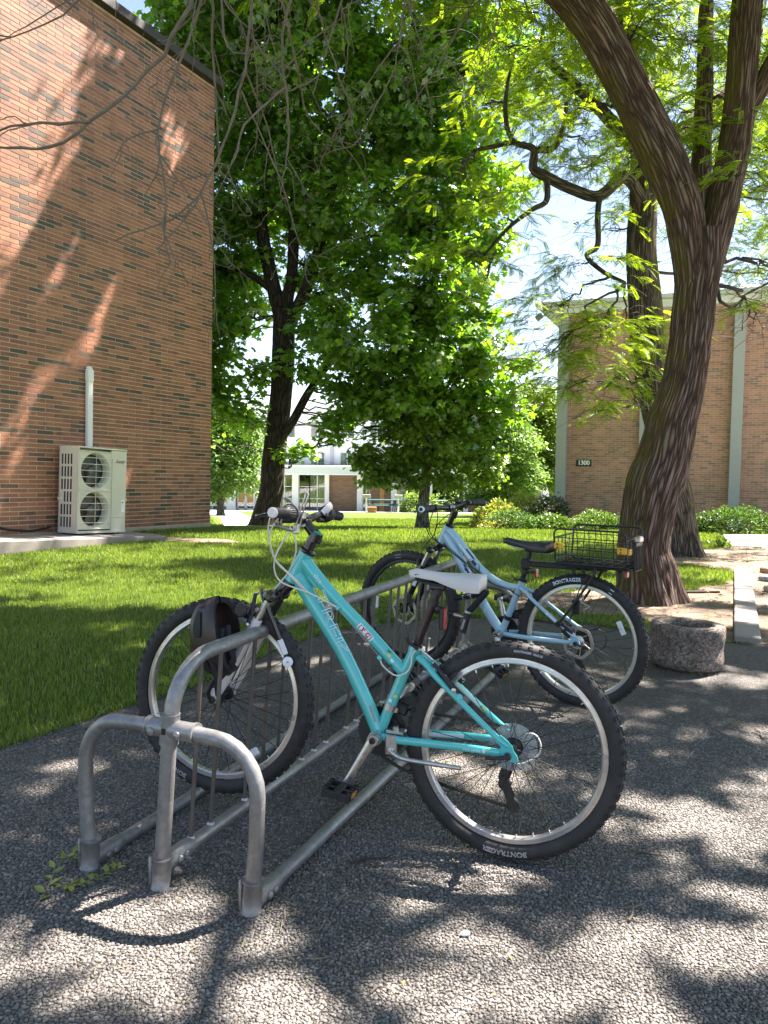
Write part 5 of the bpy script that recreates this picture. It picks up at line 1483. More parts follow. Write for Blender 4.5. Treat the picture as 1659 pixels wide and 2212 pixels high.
# cast fittings
def sleeve(a, b, r=.0265, lip=.0035, name='sleeve'):
    a, b = np.asarray(a), np.asarray(b); d = unit(b - a); L = np.linalg.norm(b - a)
    mb = MB(); mb.lathe([(PR_, 0), (r + lip, 0), (r + lip, .006), (r, .009), (r, L - .009), (r + lip, L - .006), (r + lip, L), (PR_, L)], a, d, 20)
    return mb
for se in (0, RLEN):
    sg = 1 if se == 0 else -1
    for e_ in (-.262, 0, .302):
        mb = sleeve(rk(se, e_, .0), rk(se, e_, .095))
        ez = .03 if e_ > 0 else (.026 if e_ < 0 else .07)
        d0, d1 = rk(se + sg * .01, e_, ez), rk(se + sg * .13, e_, ez)
        mb.lathe([(PR_ + .0045, 0), (PR_ + .0045, .09), (PR_ + .003, .115), (PR_, .12)], d0, unit(d1 - d0), 18)
        mb.box(rk(se - sg * .012, e_ - .029, .05), (.01, .012, .085), RD, RE, ZZ, ch=.003)
        mb.build('corner_fitting', M_GALV, BR, smooth=True, angle=50)
        mb = MB()
        for q in (.05, .08): mb.lathe([(.0105, 0), (.0105, .004), (.007, .009), (.0, .0105)], rk(se + sg * q, e_ + .024, ez), RE, 12)
        if e_ == 0:
            mb.lathe([(.011, 0), (.011, .009), (.0055, .009), (.0055, .02)], rk(se + sg * .03, .026, .045), RE, 6); mb.lathe([(.011, 0), (.011, .009), (.0055, .009), (.0055, .02)], rk(se + sg * .075, .024, .06), RE, 6)
        mb.build('bolt', M_GALV, BR, smooth=True, angle=30)
    # cross fitting where hoop and post meet
    mb = MB()
    mb.tube([rk(se, -.072, .468), rk(se, .09, .468)], .0262, 20)
    for q in (-.072, .085): mb.tube([rk(se, q, .468), rk(se, q + .007, .468)], .029, 20)
    mb.tube([rk(se, 0, .425), rk(se, 0, .512)], .0268, 20)
    mb.build('cross_fitting', M_GALV, BR, smooth=True, angle=50)
    mb = MB()
    for q in (-.045, .045): mb.lathe([(.0125, 0), (.012, .004), (.007, .008), (0, .009)], rk(se - sg * .025, q, .462), -RD * sg, 14)
    mb.build('rivet', M_GALV, BR)
    mb = MB(); mb.box(rk(se - sg * .0275, 0, .468), (.004, .011, .017), RD, RE, ZZ); mb.build('slot', M_BLK, BR, smooth=False)
# ================================================================== BICYCLES
def mat_rubber():
    t = NT('tyre rubber'); co = t.coord()
    c = t.ramp(t.noise(co, 7, 5, .65), [(.35, (.016, .015, .015)), (.7, (.035, .031, .029))])
    d = t.ramp(t.noise(co, 26, 6, .7), [(.5, 0.), (.75, .4)])
    t.set(Base_Color=t.mix(d, c, (.085, .07, .058)), Roughness=.7)
    t.bump(t.noise(co, 240, 4), .25, .002)
    return t.m
M_RUB = mat_rubber()
M_RIM = pbr('brushed alloy rim', (.58, .55, .52), .33, .85, var=.1, scale=20, dirt=(.25, .2, .17), dscale=9, dfac=.3)
M_ALLOY = pbr('worn alloy', (.55, .53, .51), .32, .9, var=.15, scale=25, dirt=(.18, .15, .13), dscale=20, dfac=.4)
M_STEEL_B = pbr('black spoke', (.03, .03, .032), .35, .6)
M_BLK_P = pbr('black plastic', (.014, .014, .015), .42, var=.2, scale=30)
M_BLK_G = pbr('gloss black', (.01, .01, .011), .16, coat=.6, var=.1)
M_DKBR = pbr('dark bronze anodised', (.035, .02, .02), .3, .4, var=.1)
M_GRIP = pbr('black grip rubber', (.018, .018, .019), .65, bump=.4, bscale=220)
M_CHAIN = pbr('oily chain', (.05, .045, .04), .45, .7)
M_TEAL = pbr('turquoise gloss paint', (.055, .5, .48), .2, var=.03, scale=3, coat=.8, dirt=(.14, .38, .36), dscale=22, dfac=.25)
M_TEAL_D = pbr('turquoise anodised', (.02, .3, .26), .25, .3)
M_PBLUE = pbr('pale blue gloss paint', (.34, .53, .62), .22, var=.03, scale=3, coat=.7, dirt=(.2, .3, .34), dscale=26, dfac=.15)
M_WHITE_V = pbr('white saddle vinyl', (.6, .555, .525), .42, var=.04, scale=8, bump=.15, bscale=300)
M_WHITE_C = pbr('cream cable housing', (.66, .63, .56), .4, var=.06)
M_WHITE_F = pbr('white fork paint', (.66, .6, .58), .3, var=.04, coat=.4)
M_REFL_W = pbr('white reflector', (.7, .72, .74), .15, coat=.6)
M_REFL_R = pbr('red reflector', (.4, .01, .015), .15, coat=.8)
M_AMBER = pbr('amber reflector', (.6, .25, .02), .2, coat=.6)
M_YEL = pbr('yellow plastic clip', (.7, .36, .03), .4)
M_DECAL_W = pbr('pale decal', (.62, .78, .8), .3, var=.02)
M_DECAL_S = pbr('silver print', (.32, .32, .33), .5)
M_NAVY = pbr('navy decal', (.012, .016, .035), .3)
M_STICK_R = pbr('red sticker print', (.5, .02, .03), .4)
M_YELGRN = pbr('yellow decal', (.6, .6, .08), .4); M_GRN = pbr('green decal', (.02, .22, .12), .4)
def mat_clear():
    t = NT('cloudy clear plastic'); tp = t.n('BsdfTransparent', Color=(.85, .87, .88, 1)); d = t.n('BsdfPrincipled'); d.inputs['Base Color'].default_value = (.5, .53, .54, 1); d.inputs['Roughness'].default_value = .2
    m = t.n('MixShader', _0=.32); t.l(tp.outputs[0], m.inputs[1]); t.l(d.outputs[0], m.inputs[2]); t.l(m.outputs[0], t.out.inputs[0]); return t.m
M_CLEAR = mat_clear()

class Bike:
    """local axes: s forward from the rear axle, l towards the camera side, t up from the rear axle"""
    def __init__(b, pos, heading, lean, name, label, cat):
        b.o = np.array(pos, float); b.d = np.array([math.cos(heading), math.sin(heading), 0])
        n = np.array([b.d[1], -b.d[0], 0])
        b.up = np.array([0, 0, 1.]) * math.cos(lean) + n * math.sin(lean)
        b.n = np.cross(b.d, b.up)
        if b.n @ (np.array([0, 0, 1.2]) - b.o) < 0: b.n = -b.n
        g0 = b.o - b.up * (b.o[2] / b.up[2]); b.root = thing(name, label, cat, tuple(g0))
    def P(b, *p):
        p = np.asarray(p[0] if len(p) == 1 else p, float).reshape(-1, 3)
        q = b.o + p[:, :1] * b.d + p[:, 1:2] * b.n + p[:, 2:] * b.up
        return q[0] if len(q) == 1 else q
    def V(b, s, l, t): return s * b.d + l * b.n + t * b.up
    def part(b, mb, name, mat, parent=None, smooth=True, angle=40, **k): return mb.build(name, mat, parent or b.root, smooth, angle, **k)
    def tube(b, name, pts, r, mat, n=14, sm=0, parent=None, flat=None, **k):
        pts = np.asarray(pts, float)
        if sm: pts = curve(pts, sm)
        mb = MB(); rr = r
        if sm and not np.isscalar(r): rr = np.interp(np.linspace(0, 1, sm), np.linspace(0, 1, len(r)), r)
        mb.tube(b.P(pts), rr, n, flat=flat); return b.part(mb, name, mat, parent, **k)

    def wheel(b, c, R, r, knobs=60, front=False, disc=None, rimmat=None, text_at=None, refl_at=None, stripe=None, spoke_rot=0.1, cassette=False):
        """c=(s,t) hub centre. returns the wheel object"""
        s0, t0 = c; ax = b.n; O = b.P(s0, 0, t0); Rm = R - r
        rr = Rm - r * .82                                    # outer edge of the rim
        def pt(a, q, l=0.): return O + (math.cos(a) * b.d + math.sin(a) * b.up) * q + ax * l
        # hub and spokes
        mb = MB()
        hw = .034 if not front else .032
        mb.lathe([(.0, -.066), (.006, -.066), (.006, -.055), (.011, -.052), (.011, -hw - .004), (.024, -hw - .002), (.024, -hw + .002), (.012, -hw + .006), (.012, hw - .006), (.024, hw - .002), (.024, hw + .002), (.011, hw + .004), (.011, .052), (.006, .055), (.006, .066), (0, .066)], O, ax, 20)
        wh = b.part(mb, 'wheel', M_STEEL_B)
        rs_ = 32
        nip = MB(); sp = MB()
        for k in range(rs_):
            side = 1 if k % 2 else -1; lead = 1 if (k // 2) % 2 else -1
            ar = 2 * math.pi * k / rs_ + spoke_rot; ah = ar + lead * .95
            p0, p1 = pt(ah, .0225, side * hw), pt(ar, rr - .0155, side * .003)
            s1 = MB(); s1.rod(p0, p1, .00115, 5); b.part(s1, 'spoke', M_STEEL_B, wh); nip.rod(p1 + (p0 - p1) * .05, p1, .0022, 5)
        tag(b.part(nip, 'nipples', M_ALLOY, wh), kind='stuff')
        # rim with brake track
        mb = MB(); w = .0125
        prof = [(rr, -w), (rr + .002, -w + .003), (rr - .003, -w + .006), (rr - .003, w - .006), (rr + .002, w - .003), (rr, w), (rr - .005, w + .0006), (rr - .0055, w - .0006), (rr - .010, w + .0004), (rr - .0105, w - .0008), (rr - .0145, w), (rr - .019, w - .005), (rr - .0195, -w + .005), (rr - .0145, -w), (rr - .0105, -w + .0008), (rr - .01, -w - .0004), (rr - .0055, -w + .0006), (rr - .005, -w - .0006)]
        mb.lathe(prof, O, ax, 72, closed=True); b.part(mb, 'rim', rimmat or M_RIM, wh, angle=25)
        # tyre and its knobs
        mb = MB(); q = []
        for k in range(15):
            a = rad(-142 + 284 * k / 14); q.append((Rm + r * math.cos(a) * (1.0), r * 1.02 * math.sin(a)))
        q += [(Rm - r * .6, r * .5), (Rm - r * .6, -r * .5)]
        mb.lathe(q, O, ax, 90, closed=True)
        for k in range(knobs):
            a = 2 * math.pi * k / knobs
            for row, (l, el, sz) in enumerate(((.006, .0, (.011, .0085, .0055)), (-.006, .0, (.011, .0085, .0055)), (.0165, .5, (.0125, .008, .0045)), (-.0165, .5, (.0125, .008, .0045)), (.0222, .95, (.008, .005, .003)), (-.0222, .95, (.008, .005, .003)))):
                aa = a + (math.pi / knobs if row % 2 else 0) + (.4 / knobs if row > 3 else 0)
                fi = math.asin(max(-1, min(1, l / r))) ; rad_ = Rm + r * math.cos(fi)
                Rd = math.cos(aa) * b.d + math.sin(aa) * b.up; Tg = -math.sin(aa) * b.d + math.cos(aa) * b.up
                Nn = unit(Rd * math.cos(fi) + ax * math.sin(fi)); Sd = np.cross(Tg, Nn)
                mb.box(O + Rd * rad_ + ax * l + Nn * .0012, sz, Tg, Sd, Nn)
        ty = b.part(mb, 'tyre', M_RUB, wh, angle=35)
        # lettering on the camera side wall, tops outwards, reading clockwise as seen
        if text_at is not None:
            for (txt, ang, size, rb, mat) in text_at:
                V, F = text_geo(txt, size, bold=.0006)
                # screen-right is the direction that looks clockwise at the top: -d when the bike points left
                th = ang + V[:, 0] / rb
                fi0 = math.asin(min(.999, max(-.999, (rb - Rm) / r)))
                q = rb + V[:, 1]
                l = np.sqrt(np.maximum(r * r - (q - Rm) ** 2, 1e-8)) * 1.02 + .0006
                W = O + (q * -np.sin(th))[:, None] * b.d + (q * np.cos(th))[:, None] * b.up + l[:, None] * ax
                m = MB(); m.add(W, F); b.part(m, 'lettering', mat, ty, smooth=False)
        if stripe is not None:
            for (a0, a1, q0, q1, mat) in stripe:
                aa = np.linspace(a0, a1, 10); V = []
                for a in aa:
                    for q in (q0, q1): V.append(pt(math.pi / 2 + a, q, math.sqrt(max(r * r - (q - Rm) ** 2, 1e-8)) * 1.02 + .0008))
                i = np.arange(9) * 2; m = MB(); m.add(V, np.stack([i, i + 1, i + 3, i + 2], -1)); b.part(m, 'tyre_label', mat, ty, smooth=False)
        if refl_at is not None:
            for a in refl_at:
                c_ = pt(a, rr - .065, .006); Rd = math.cos(a) * b.d + math.sin(a) * b.up; Tg = -math.sin(a) * b.d + math.cos(a) * b.up
                m = MB(); m.box(c_, (.07, .026, .007), Tg, Rd, ax, ch=.003); b.part(m, 'spoke_reflector', M_REFL_W, wh, angle=20)
        if disc is not None:
            m = MB(); Rr = disc; l = .044; n = 48; V = []; F = []
            for k in range(n):
                a = 2 * math.pi * k / n; w_ = .003 * math.sin(6 * a)
                for q in (Rr - .016 + w_, Rr + w_):
                    for dl in (-.0009, .0009): V.append(pt(a, q, l + dl))
            i = np.arange(n) * 4; j = np.roll(i, -1)
            F = [np.stack([i + p, j + p, j + q, i + q], -1) for p, q in ((1, 3), (0, 2), (0, 1), (2, 3))]
            m.add(V, F)
            for k in range(6):
                a = k * math.pi / 3; m.box((pt(a, .03, l) + pt(a + .35, Rr - .016, l)) / 2, (Rr - .04, .008, .0018), unit(pt(a + .35, Rr - .016, l) - pt(a, .03, l)), ax, np.cross(unit(pt(a + .35, Rr - .016, l) - pt(a, .03, l)), ax))
            m.lathe([(.018, l - .002), (.034, l - .002), (.034, l + .002), (.018, l + .002)], O, ax, 24, closed=True)
            b.part(m, 'disc_rotor', M_ALLOY, wh, angle=25)
        if cassette:
            m = MB()
            for k in range(7):
                q = .055 - k * .0052; l = -.036 - k * .0045; nt = 30 - k * 3; prof = []
                for j in range(nt * 2):
                    a = math.pi * j / nt; rq = q if j % 2 else q - .0045; prof.append((rq * math.cos(a), rq * math.sin(a)))
                m.prism(prof, O + ax * l, b.d, b.up, ax, .0018)
            b.part(m, 'cassette', M_CHAIN, wh, smooth=False)
        return wh

    def crank(b, bb, ang, L, side, mat, l0=.058, l1=.072):
        s0, t0 = bb; e = (s0 + math.cos(ang) * L, t0 + math.sin(ang) * L)
        pts = np.array([(s0, side * l0, t0), (s0 + (e[0] - s0) * .15, side * (l0 + .004), t0 + (e[1] - t0) * .15), (s0 + (e[0] - s0) * .8, side * l1, t0 + (e[1] - t0) * .8), (e[0], side * l1, e[1])])
        mb = MB()
        mb.tube(b.P(pts), [.019, .0165, .013, .0145], 14, flat=(1, .62) if abs(b.up[2]) else None)
        mb.lathe([(0, -.013), (.019, -.013), (.02, -.008), (.02, .008), (.017, .012), (0, .012)], b.P(s0, side * l0, t0), b.n * side, 20)
        mb.lathe([(0, -.008), (.014, -.008), (.015, .007), (0, .008)], b.P(e[0], side * l1, e[1]), b.n * side, 16)
        c = b.part(mb, 'crank_arm', mat, angle=50)
        m = MB(); m.lathe([(0, .0), (.0105, 0), (.0105, .004), (.006, .0045), (.0045, .001), (0, .001)], b.P(s0, side * (l0 + .0122), t0), b.n * side, 16); b.part(m, 'crank_bolt', M_BLK_P, c, angle=30)
        return e
    def pedal(b, e, side, tilt=0.0, metal=False):
        c0 = side * .128; X = b.V(math.cos(tilt), 0, math.sin(tilt)); Z = b.V(-math.sin(tilt), 0, math.cos(tilt)); Y = b.n
        O = b.P(e[0], 0, e[1])
        mb = MB()
        mb.tube([O + Y * side * .075, O + Y * side * .178], .0085, 10)
        mb.box(O + Y * c0, (.026, .075, .022), X, Y, Z, ch=.004)
        for q in (-1, 1):
            mb.box(O + Y * c0 + X * q * .04, (.012, .088, .024), X, Y, Z, ch=.003)
            for k in range(5): mb.box(O + Y * (c0 + (k - 2) * .019) + X * q * .04 + Z * .013, (.011, .008, .006), X, Y, Z)
            for k in range(5): mb.box(O + Y * (c0 + (k - 2) * .019) + X * q * .04 - Z * .013, (.011, .008, .006), X, Y, Z)
            mb.box(O + Y * (c0 + q * .042), (.078, .01, .022), X, Y, Z, ch=.003)
        for q in (-.6, .6): mb.box(O + Y * c0 + X * q * .035, (.03, .012, .014), X, Y, Z)
        p = b.part(mb, 'pedal', M_BLK_P if not metal else M_BLK, smooth=False)
        for q in (-1, 1):
            m = MB(); m.box(O + Y * c0 + X * q * .0465, (.003, .045, .014), X, Y, Z, ch=.001); b.part(m, 'pedal_reflector', M_AMBER, p, smooth=False)
    def chainring(b, bb, R, l, teeth=42):
        O = b.P(bb[0], 0, bb[1]); m = MB()
        for q, ll, nt in ((R, l, teeth), (R * .78, l + .007, 32), (R * .55, l + .013, 22)):
            prof = []
            for j in range(nt * 2):
                a = math.pi * j / nt; rq = q if j % 2 else q - .005; prof.append((rq * math.cos(a), rq * math.sin(a)))
            inner = [(.4 * q * math.cos(-2 * math.pi * k / 24), .4 * q * math.sin(-2 * math.pi * k / 24)) for k in range(24)]
            m.prism(prof, O + b.n * ll, b.d, b.up, b.n, .003)
        return b.part(m, 'chainrings', M_BLK, smooth=False)
    def chain(b, pts, l0=-.05):
        """run of links along the polyline (s,l,t)"""
        P = np.asarray(pts, float); seg = np.linalg.norm(np.diff(P, axis=0), axis=1); L = seg.sum(); n = int(L / .0127); u = np.concatenate([[0], np.cumsum(seg)])
        m = MB(); T = np.linspace(0, L, n + 1); Q = np.stack([np.interp(T, u, P[:, i]) for i in range(3)], -1)
        for k in range(n):
            a, c = b.P(Q[k]), b.P(Q[k + 1]); d_ = unit(c - a); w = .0042 if k % 2 else .0028
            upv = unit(np.cross(d_, b.n))
            for sd in (-1, 1): m.box((a + c) / 2 + b.n * sd * w, (.017, .0085, .0011), d_, upv, b.n)
            m.tube([a - b.n * .004, a + b.n * .004], .0036, 6)
        return b.part(m, 'chain', M_CHAIN, smooth=False)
    def derailleur(b, s0, t0, l=-.062):
        m = MB()
        m.box(b.P(s0 + .004, l, t0 - .02), (.03, .02, .05), b.d, b.n, b.up, ch=.005)
        m.box(b.P(s0 + .018, l + .004, t0 - .075), (.036, .03, .07), unit(b.V(1, 0, .35)), b.n, unit(b.V(-.35, 0, 1)), ch=.008)
        for (ds, dt) in ((.022, -.115), (-.004, -.175)):
            m.lathe([(0, -.007), (.017, -.007), (.021, -.003), (.021, .003), (.017, .007), (0, .007)], b.P(s0 + ds, l + .012, t0 + dt), b.n, 14)
        for sd in (-.009, .009):
            a, c = b.P(s0 + .026, l + .012 + sd, t0 - .1), b.P(s0 - .01, l + .012 + sd, t0 - .19); d_ = unit(c - a)
            m.box((a + c) / 2, (np.linalg.norm(c - a) + .02, .026, .002), d_, np.cross(d_, b.n), b.n)
        return b.part(m, 'rear_derailleur', M_BLK_P, smooth=False)
    def surf_text(b, txt, size, p0, p1, r, ang0, mat, name='lettering', outline=0., shear=0., bold=0., flip=1, parent=None, lift=.0006, sx=1.0):
        """lettering wrapped on a tube from p0 to p1 (text runs that way); ang0 turns it round the tube away from the camera side"""
        p0, p1 = b.P(p0), b.P(p1); d_ = unit(p1 - p0); mid = (p0 + p1) / 2
        nn = unit(b.n - d_ * (b.n @ d_)); u_ = np.cross(nn, d_) * flip
        V, F = text_geo(txt, size, outline, shear, bold)
        V = V * np.array([sx, 1, 1]); rr = r if np.isscalar(r) else np.interp(V[:, 0], [-.11, .11], r)
        th = V[:, 1] / rr + ang0
        W = mid + V[:, :1] * d_ + (rr + lift + V[:, 2] * .5)[:, None] * (np.cos(th)[:, None] * nn + np.sin(th)[:, None] * u_)
        m = MB(); m.add(W, F); return b.part(m, name, mat, parent, smooth=False)
    def patch(b, p0, p1, r, a0, a1, mat, name, n=5, parent=None, lift=.0008):
        """a wrapped sticker on a tube"""
        p0, p1 = b.P(p0), b.P(p1); d_ = unit(p1 - p0); nn = unit(b.n - d_ * (b.n @ d_)); u_ = np.cross(nn, d_)
        V = []
        for q in (p0, p1):
            for th in np.linspace(a0, a1, n): V.append(q + (r + lift) * (math.cos(th) * nn + math.sin(th) * u_))
        i = np.arange(n - 1); m = MB(); m.add(V, np.stack([i, i + 1, i + 1 + n, i + n], -1)); return b.part(m, name, mat, parent, smooth=False)
    def saddle(b, nose, tail, top, w, mat, base_mat, dip=.012, thick=.03):
        """lofted seat; nose and tail are (s,t)"""
        n = 22; m = MB(); k = 20; V = []
        for i in range(n):
            u = i / (n - 1); s_ = nose[0] + (tail[0] - nose[0]) * u
            hw = w[0] + (w[1] - w[0]) * (0 if u < .34 else ((u - .34) / .5 if u < .84 else 1)) ** 1.15
            if u < .34: hw = w[0] * (.75 + .25 * u / .34)
            e = min(u / .06, (1 - u) / .05, 1); e = math.sqrt(max(e * (2 - e), .02)); hw *= e
            tt = top(u)
            th = thick * (.75 + .7 * min(1, max(0, (u - .35) / .4))) * (.5 + .5 * e)
            for j in range(k):
                a = 2 * math.pi * j / k; c, q = math.cos(a), math.sin(a)
                x = hw * np.sign(c) * abs(c) ** .75
                z = (tt - th * .12 * abs(c) ** 2.2 * (2.4 if u > .4 else 1.2)) if q >= 0 else tt - th * (.35 + .65 * abs(c) ** .5)
                z = tt - th * (.55 - .55 * q ** .55 if q > 0 else .55 + .45 * abs(q) ** .3) - (th * .2 * abs(c) ** 3 if q > 0 else th * .22 * abs(c) ** 2)
                V.append(b.P(s_, x, z))
        idx = np.arange(n * k).reshape(n, k); nx = np.roll(idx, -1, 1)
        m.add(V, [np.stack([idx[:-1], nx[:-1], nx[1:], idx[1:]], -1).reshape(-1, 4), idx[0][::-1][None], idx[-1][None]])
        sd = b.part(m, 'saddle', mat, angle=70)
        m = MB(); V = []
        for i in range(2, n - 1):
            u = i / (n - 1); s_ = nose[0] + (tail[0] - nose[0]) * u
            hw = (w[0] if u < .34 else w[0] + (w[1] - w[0]) * min(1, (u - .34) / .5) ** 1.15) * .86
            tt = top(u) - thick * (.62 + .62 * min(1, max(0, (u - .35) / .4)))
            for x, z in ((-hw, .004), (-hw * .8, -.012), (0, -.016), (hw * .8, -.012), (hw, .004)): V.append(b.P(s_, x, tt + z))
        q = n - 3; idx = np.arange(q * 5).reshape(q, 5)
        m.add(V, np.stack([idx[:-1, :-1], idx[:-1, 1:], idx[1:, 1:], idx[1:, :-1]], -1).reshape(-1, 4)); b.part(m, 'saddle_base', base_mat, sd, angle=60)
        return sd

def cyl(b, mb, a, c, r0, r1=None, n=16):
    mb.tube([b.P(a), b.P(c)], [r0, r0 if r1 is None else r1], n)

# ------------------------------------------------------------------ turquoise bicycle
T = Bike((.4, 2.305, .344), 2.858, .06, 'turquoise_bicycle', 'turquoise bicycle with white saddle, its front wheel through the near end of the rack', 'bicycle')
TR = .331; BBT = (.427, .0); FH = (.986, .076)
rw = T.wheel((0, 0), TR, .0262, 62, cassette=True, text_at=[('BONTRAGER', math.pi + .04, .023, TR - .0235, M_DECAL_S), ('BONTRAGER  26x2.00', .14, .009, TR - .024, M_DECAL_S)], stripe=[(-.46 + math.pi + .62, -.46 + math.pi + .68, TR - .03, TR - .014, M_DECAL_S)], spoke_rot=.12)
fw = T.wheel(FH, TR, .0262, 62, front=True, text_at=[('BONTRAGER', math.pi + .6, .022, TR - .0235, M_DECAL_S)], refl_at=[-2.1], spoke_rot=.05)
# clear spoke guard behind the cassette
m = MB(); O = T.P(0, 0, 0); m.lathe([(.03, -.031), (.074, -.030), (.0745, -.0285), (.03, -.0295)], O, T.n, 48, closed=True); m.build('spoke_guard', M_CLEAR, rw)
# frame
m = MB()
HT, HB = (.691, 0, .575), (.744, 0, .479)
m.tube(T.P([HT, (.7, 0, .559), (.7175, 0, .527), (.735, 0, .495), HB]), [.0255, .0245, .0235, .0245, .026], 24)
dt = curve([(.722, 0, .5), (.68, 0, .435), (.558, 0, .26), (.47, 0, .1), (.43, 0, .015)], 26)
m.tube(T.P(dt), np.interp(np.linspace(0, 1, 26), [0, .15, .6, 1], [.027, .0265, .0235, .0225]), 24)
tt = curve([(.705, 0, .556), (.66, 0, .505), (.57, 0, .415), (.47, 0, .325), (.39, 0, .248), (.352, 0, .212)], 24)
m.tube(T.P(tt), np.interp(np.linspace(0, 1, 24), [0, .3, 1], [.0235, .0205, .0195]), 24)
m.tube(T.P([(.703, 0, .535), (.675, 0, .49), (.655, 0, .462)]), [.012, .011, .006], 12)          # gusset
m.tube(T.P([(.308, 0, .3), (.345, 0, .215), (.427, 0, 0)]), [.0172, .0175, .0178], 22)
m.tube(T.P([(.318, 0, .278), (.3095, 0, .298)]), [.0205, .0205], 22)
m.tube(T.P([(.427, -.037, 0), (.427, .037, 0)]), .0228, 24)
for sd in (1, -1):
    st = curve([(.30, sd * .014, .262), (.262, sd * .034, .239), (.238, sd * .048, .217), (.15, sd * .058, .143), (.04, sd * .066, .052), (.006, sd * .067, .03)], 24)
    m.tube(T.P(st), np.interp(np.linspace(0, 1, 24), [0, .2, 1], [.011, .0105, .0082]), 14)
    cs = curve([(.405, sd * .028, .004), (.36, sd * .042, .003), (.3, sd * .05, .006), (.15, sd * .06, .009), (.03, sd * .067, .008)], 20)
    m.tube(T.P(cs), np.interp(np.linspace(0, 1, 20), [0, .5, 1], [.0105, .0115, .0098]), 14, flat=(1.15, .9))
    # drop-out plate
    pl = [(.045, .052), (.028, .06), (.006, .045), (-.008, .03), (-.012, .016), (-.022, .004), (-.026, -.012), (-.012, -.016), (.004, -.012), (.02, -.006), (.045, .0), (.05, .012), (.03, .018), (.026, .028), (.04, .04)]
    m.prism(pl, T.P(0, sd * .068, 0), T.d, T.up, T.n, .007)
m.tube(T.P([(.247, -.044, .222), (.247, .044, .222)]), .0095, 12)
m.tube(T.P([(.325, -.047, .004), (.325, .047, .004)]), .008, 12)
for (s_, t_) in ((.425, .252), (.57, .402)): m.box(T.P(s_, .02, t_), (.016, .012, .014), unit(T.V(.7, 0, .7)), T.n, unit(T.V(-.7, 0, .7)), ch=.003)
m.box(T.P(.672, .03, .451), (.016, .012, .014), unit(T.V(.5, 0, .85)), T.n, unit(T.V(-.85, 0, .5)), ch=.003)
m.tube(T.P([(.155, .06, .16), (.155, .075, .165)]), .009, 12)
fr = T.part(m, 'frame', M_TEAL, angle=55)
# decals
T.surf_text('TREK', .05, (.637, 0, .452), (.547, 0, .25), (.0268, .0246), .0, M_DECAL_W, outline=.0007, parent=fr, sx=1.85)
T.surf_text('skye', .02, (.665, 0, .51), (.625, 0, .47), .0215, .2, M_DECAL_W, parent=fr)
T.surf_text('skye series', .0125, (.14, .0595, .009), (.085, .0635, .009), .0118, -.1, M_DECAL_W, parent=fr)
T.patch((.498, 0, .352), (.452, 0, .307), .0203, -.62, .5, M_DECAL_W, 'sticker', parent=fr)
T.patch((.4945, 0, .3485), (.4555, 0, .3105), .0206, -.5, .38, M_STICK_R, 'sticker_border', parent=fr)
T.patch((.492, 0, .346), (.458, 0, .313), .0209, -.42, .3, M_DECAL_W, 'sticker_ground', parent=fr)
T.surf_text('Bi', .019, (.489, 0, .3435), (.477, 0, .3315), .0212, -.06, M_STICK_R, bold=.0012, parent=fr)
T.surf_text('G', .022, (.472, 0, .327), (.46, 0, .315), .0212, -.06, M_STICK_R, bold=.0012, parent=fr)
T.patch((.447, 0, .098), (.427, 0, .05), .0228, -.75, -.1, M_DECAL_S, 'serial_sticker', parent=fr)
for (a, c, r_, t0, t1, mt_) in (((.402, 0, .262), (.394, 0, .253), .0198, .0, .5, M_YELGRN), ((.389, 0, .249), (.38, 0, .24), .0198, -.2, .3, M_DECAL_W), ((.383, 0, .242), (.373, 0, .232), .0198, -.9, -.4, M_GRN), ((.408, 0, .268), (.4, 0, .26), .0198, .5, .9, M_GRN),
                               ((.375, 0, .14), (.379, 0, .13), .0176, .1, .7, M_YELGRN), ((.381, 0, .122), (.385, 0, .112), .0177, -.5, .1, M_DECAL_W), ((.372, 0, .147), (.376, 0, .138), .0176, .7, 1.2, M_GRN),
                               ((.08, .063, .0095), (.072, .0635, .0095), .0116, -.5, .5, M_DECAL_W), ((.07, .064, .0095), (.064, .064, .0095), .0116, .1, .8, M_YELGRN)):
    T.patch(a, c, r_, t0, t1, mt_, 'decal', parent=fr)
for p0_, p1_, mt_ in (((.19, -.0535, .178), (.11, -.0605, .112), M_DECAL_W), ((.105, -.061, .107), (.095, -.062, .099), M_YELGRN)):
    T.patch(p0_, p1_, .0093, -.6, .6, mt_, 'decal', parent=fr)
T.patch((.33, -.0485, .006), (.16, -.06, .01), .0118, -.5, .6, M_DECAL_W, 'decal', parent=fr)
# head set, stem and bars
m = MB(); hd = unit(T.P(HT) - T.P(HB))
m.lathe([(.028, 0), (.029, .003), (.029, .009), (.021, .013)], T.P(HT), hd, 24); m.lathe([(.028, 0), (.029, -.004), (.029, -.012), (.02, -.015)], T.P(HB), hd, 24)
T.part(m, 'headset', M_BLK_G)
m = MB(); m.tube(T.P([(.691, 0, .577), (.676, 0, .61), (.662, 0, .636)]), .0172, 20)
m.tube(T.P([(.668, 0, .612), (.657, 0, .64)]), .0215, 20)
m.tube(T.P([(.664, 0, .636), (.684, 0, .658), (.706, 0, .683)]), [.019, .0165, .018], 18)
m.tube(T.P([(.7075, -.026, .6845), (.7075, .026, .6845)]), .0215, 20)
m.box(T.P(.722, 0, .694), (.016, .044, .036), unit(T.V(.6, 0, .5)), T.n, unit(T.V(-.5, 0, .6)), ch=.004)
m.box(T.P(.648, 0, .622), (.014, .024, .026), T.d, T.n, T.up, ch=.004)
stm = T.part(m, 'stem', M_BLK_G, angle=50)
m = MB(); m.lathe([(.0175, 0), (.0175, .004), (.012, .008), (0, .009)], T.P(.657, 0, .641), hd, 20); m.build('steerer_cap', M_TEAL_D, stm)
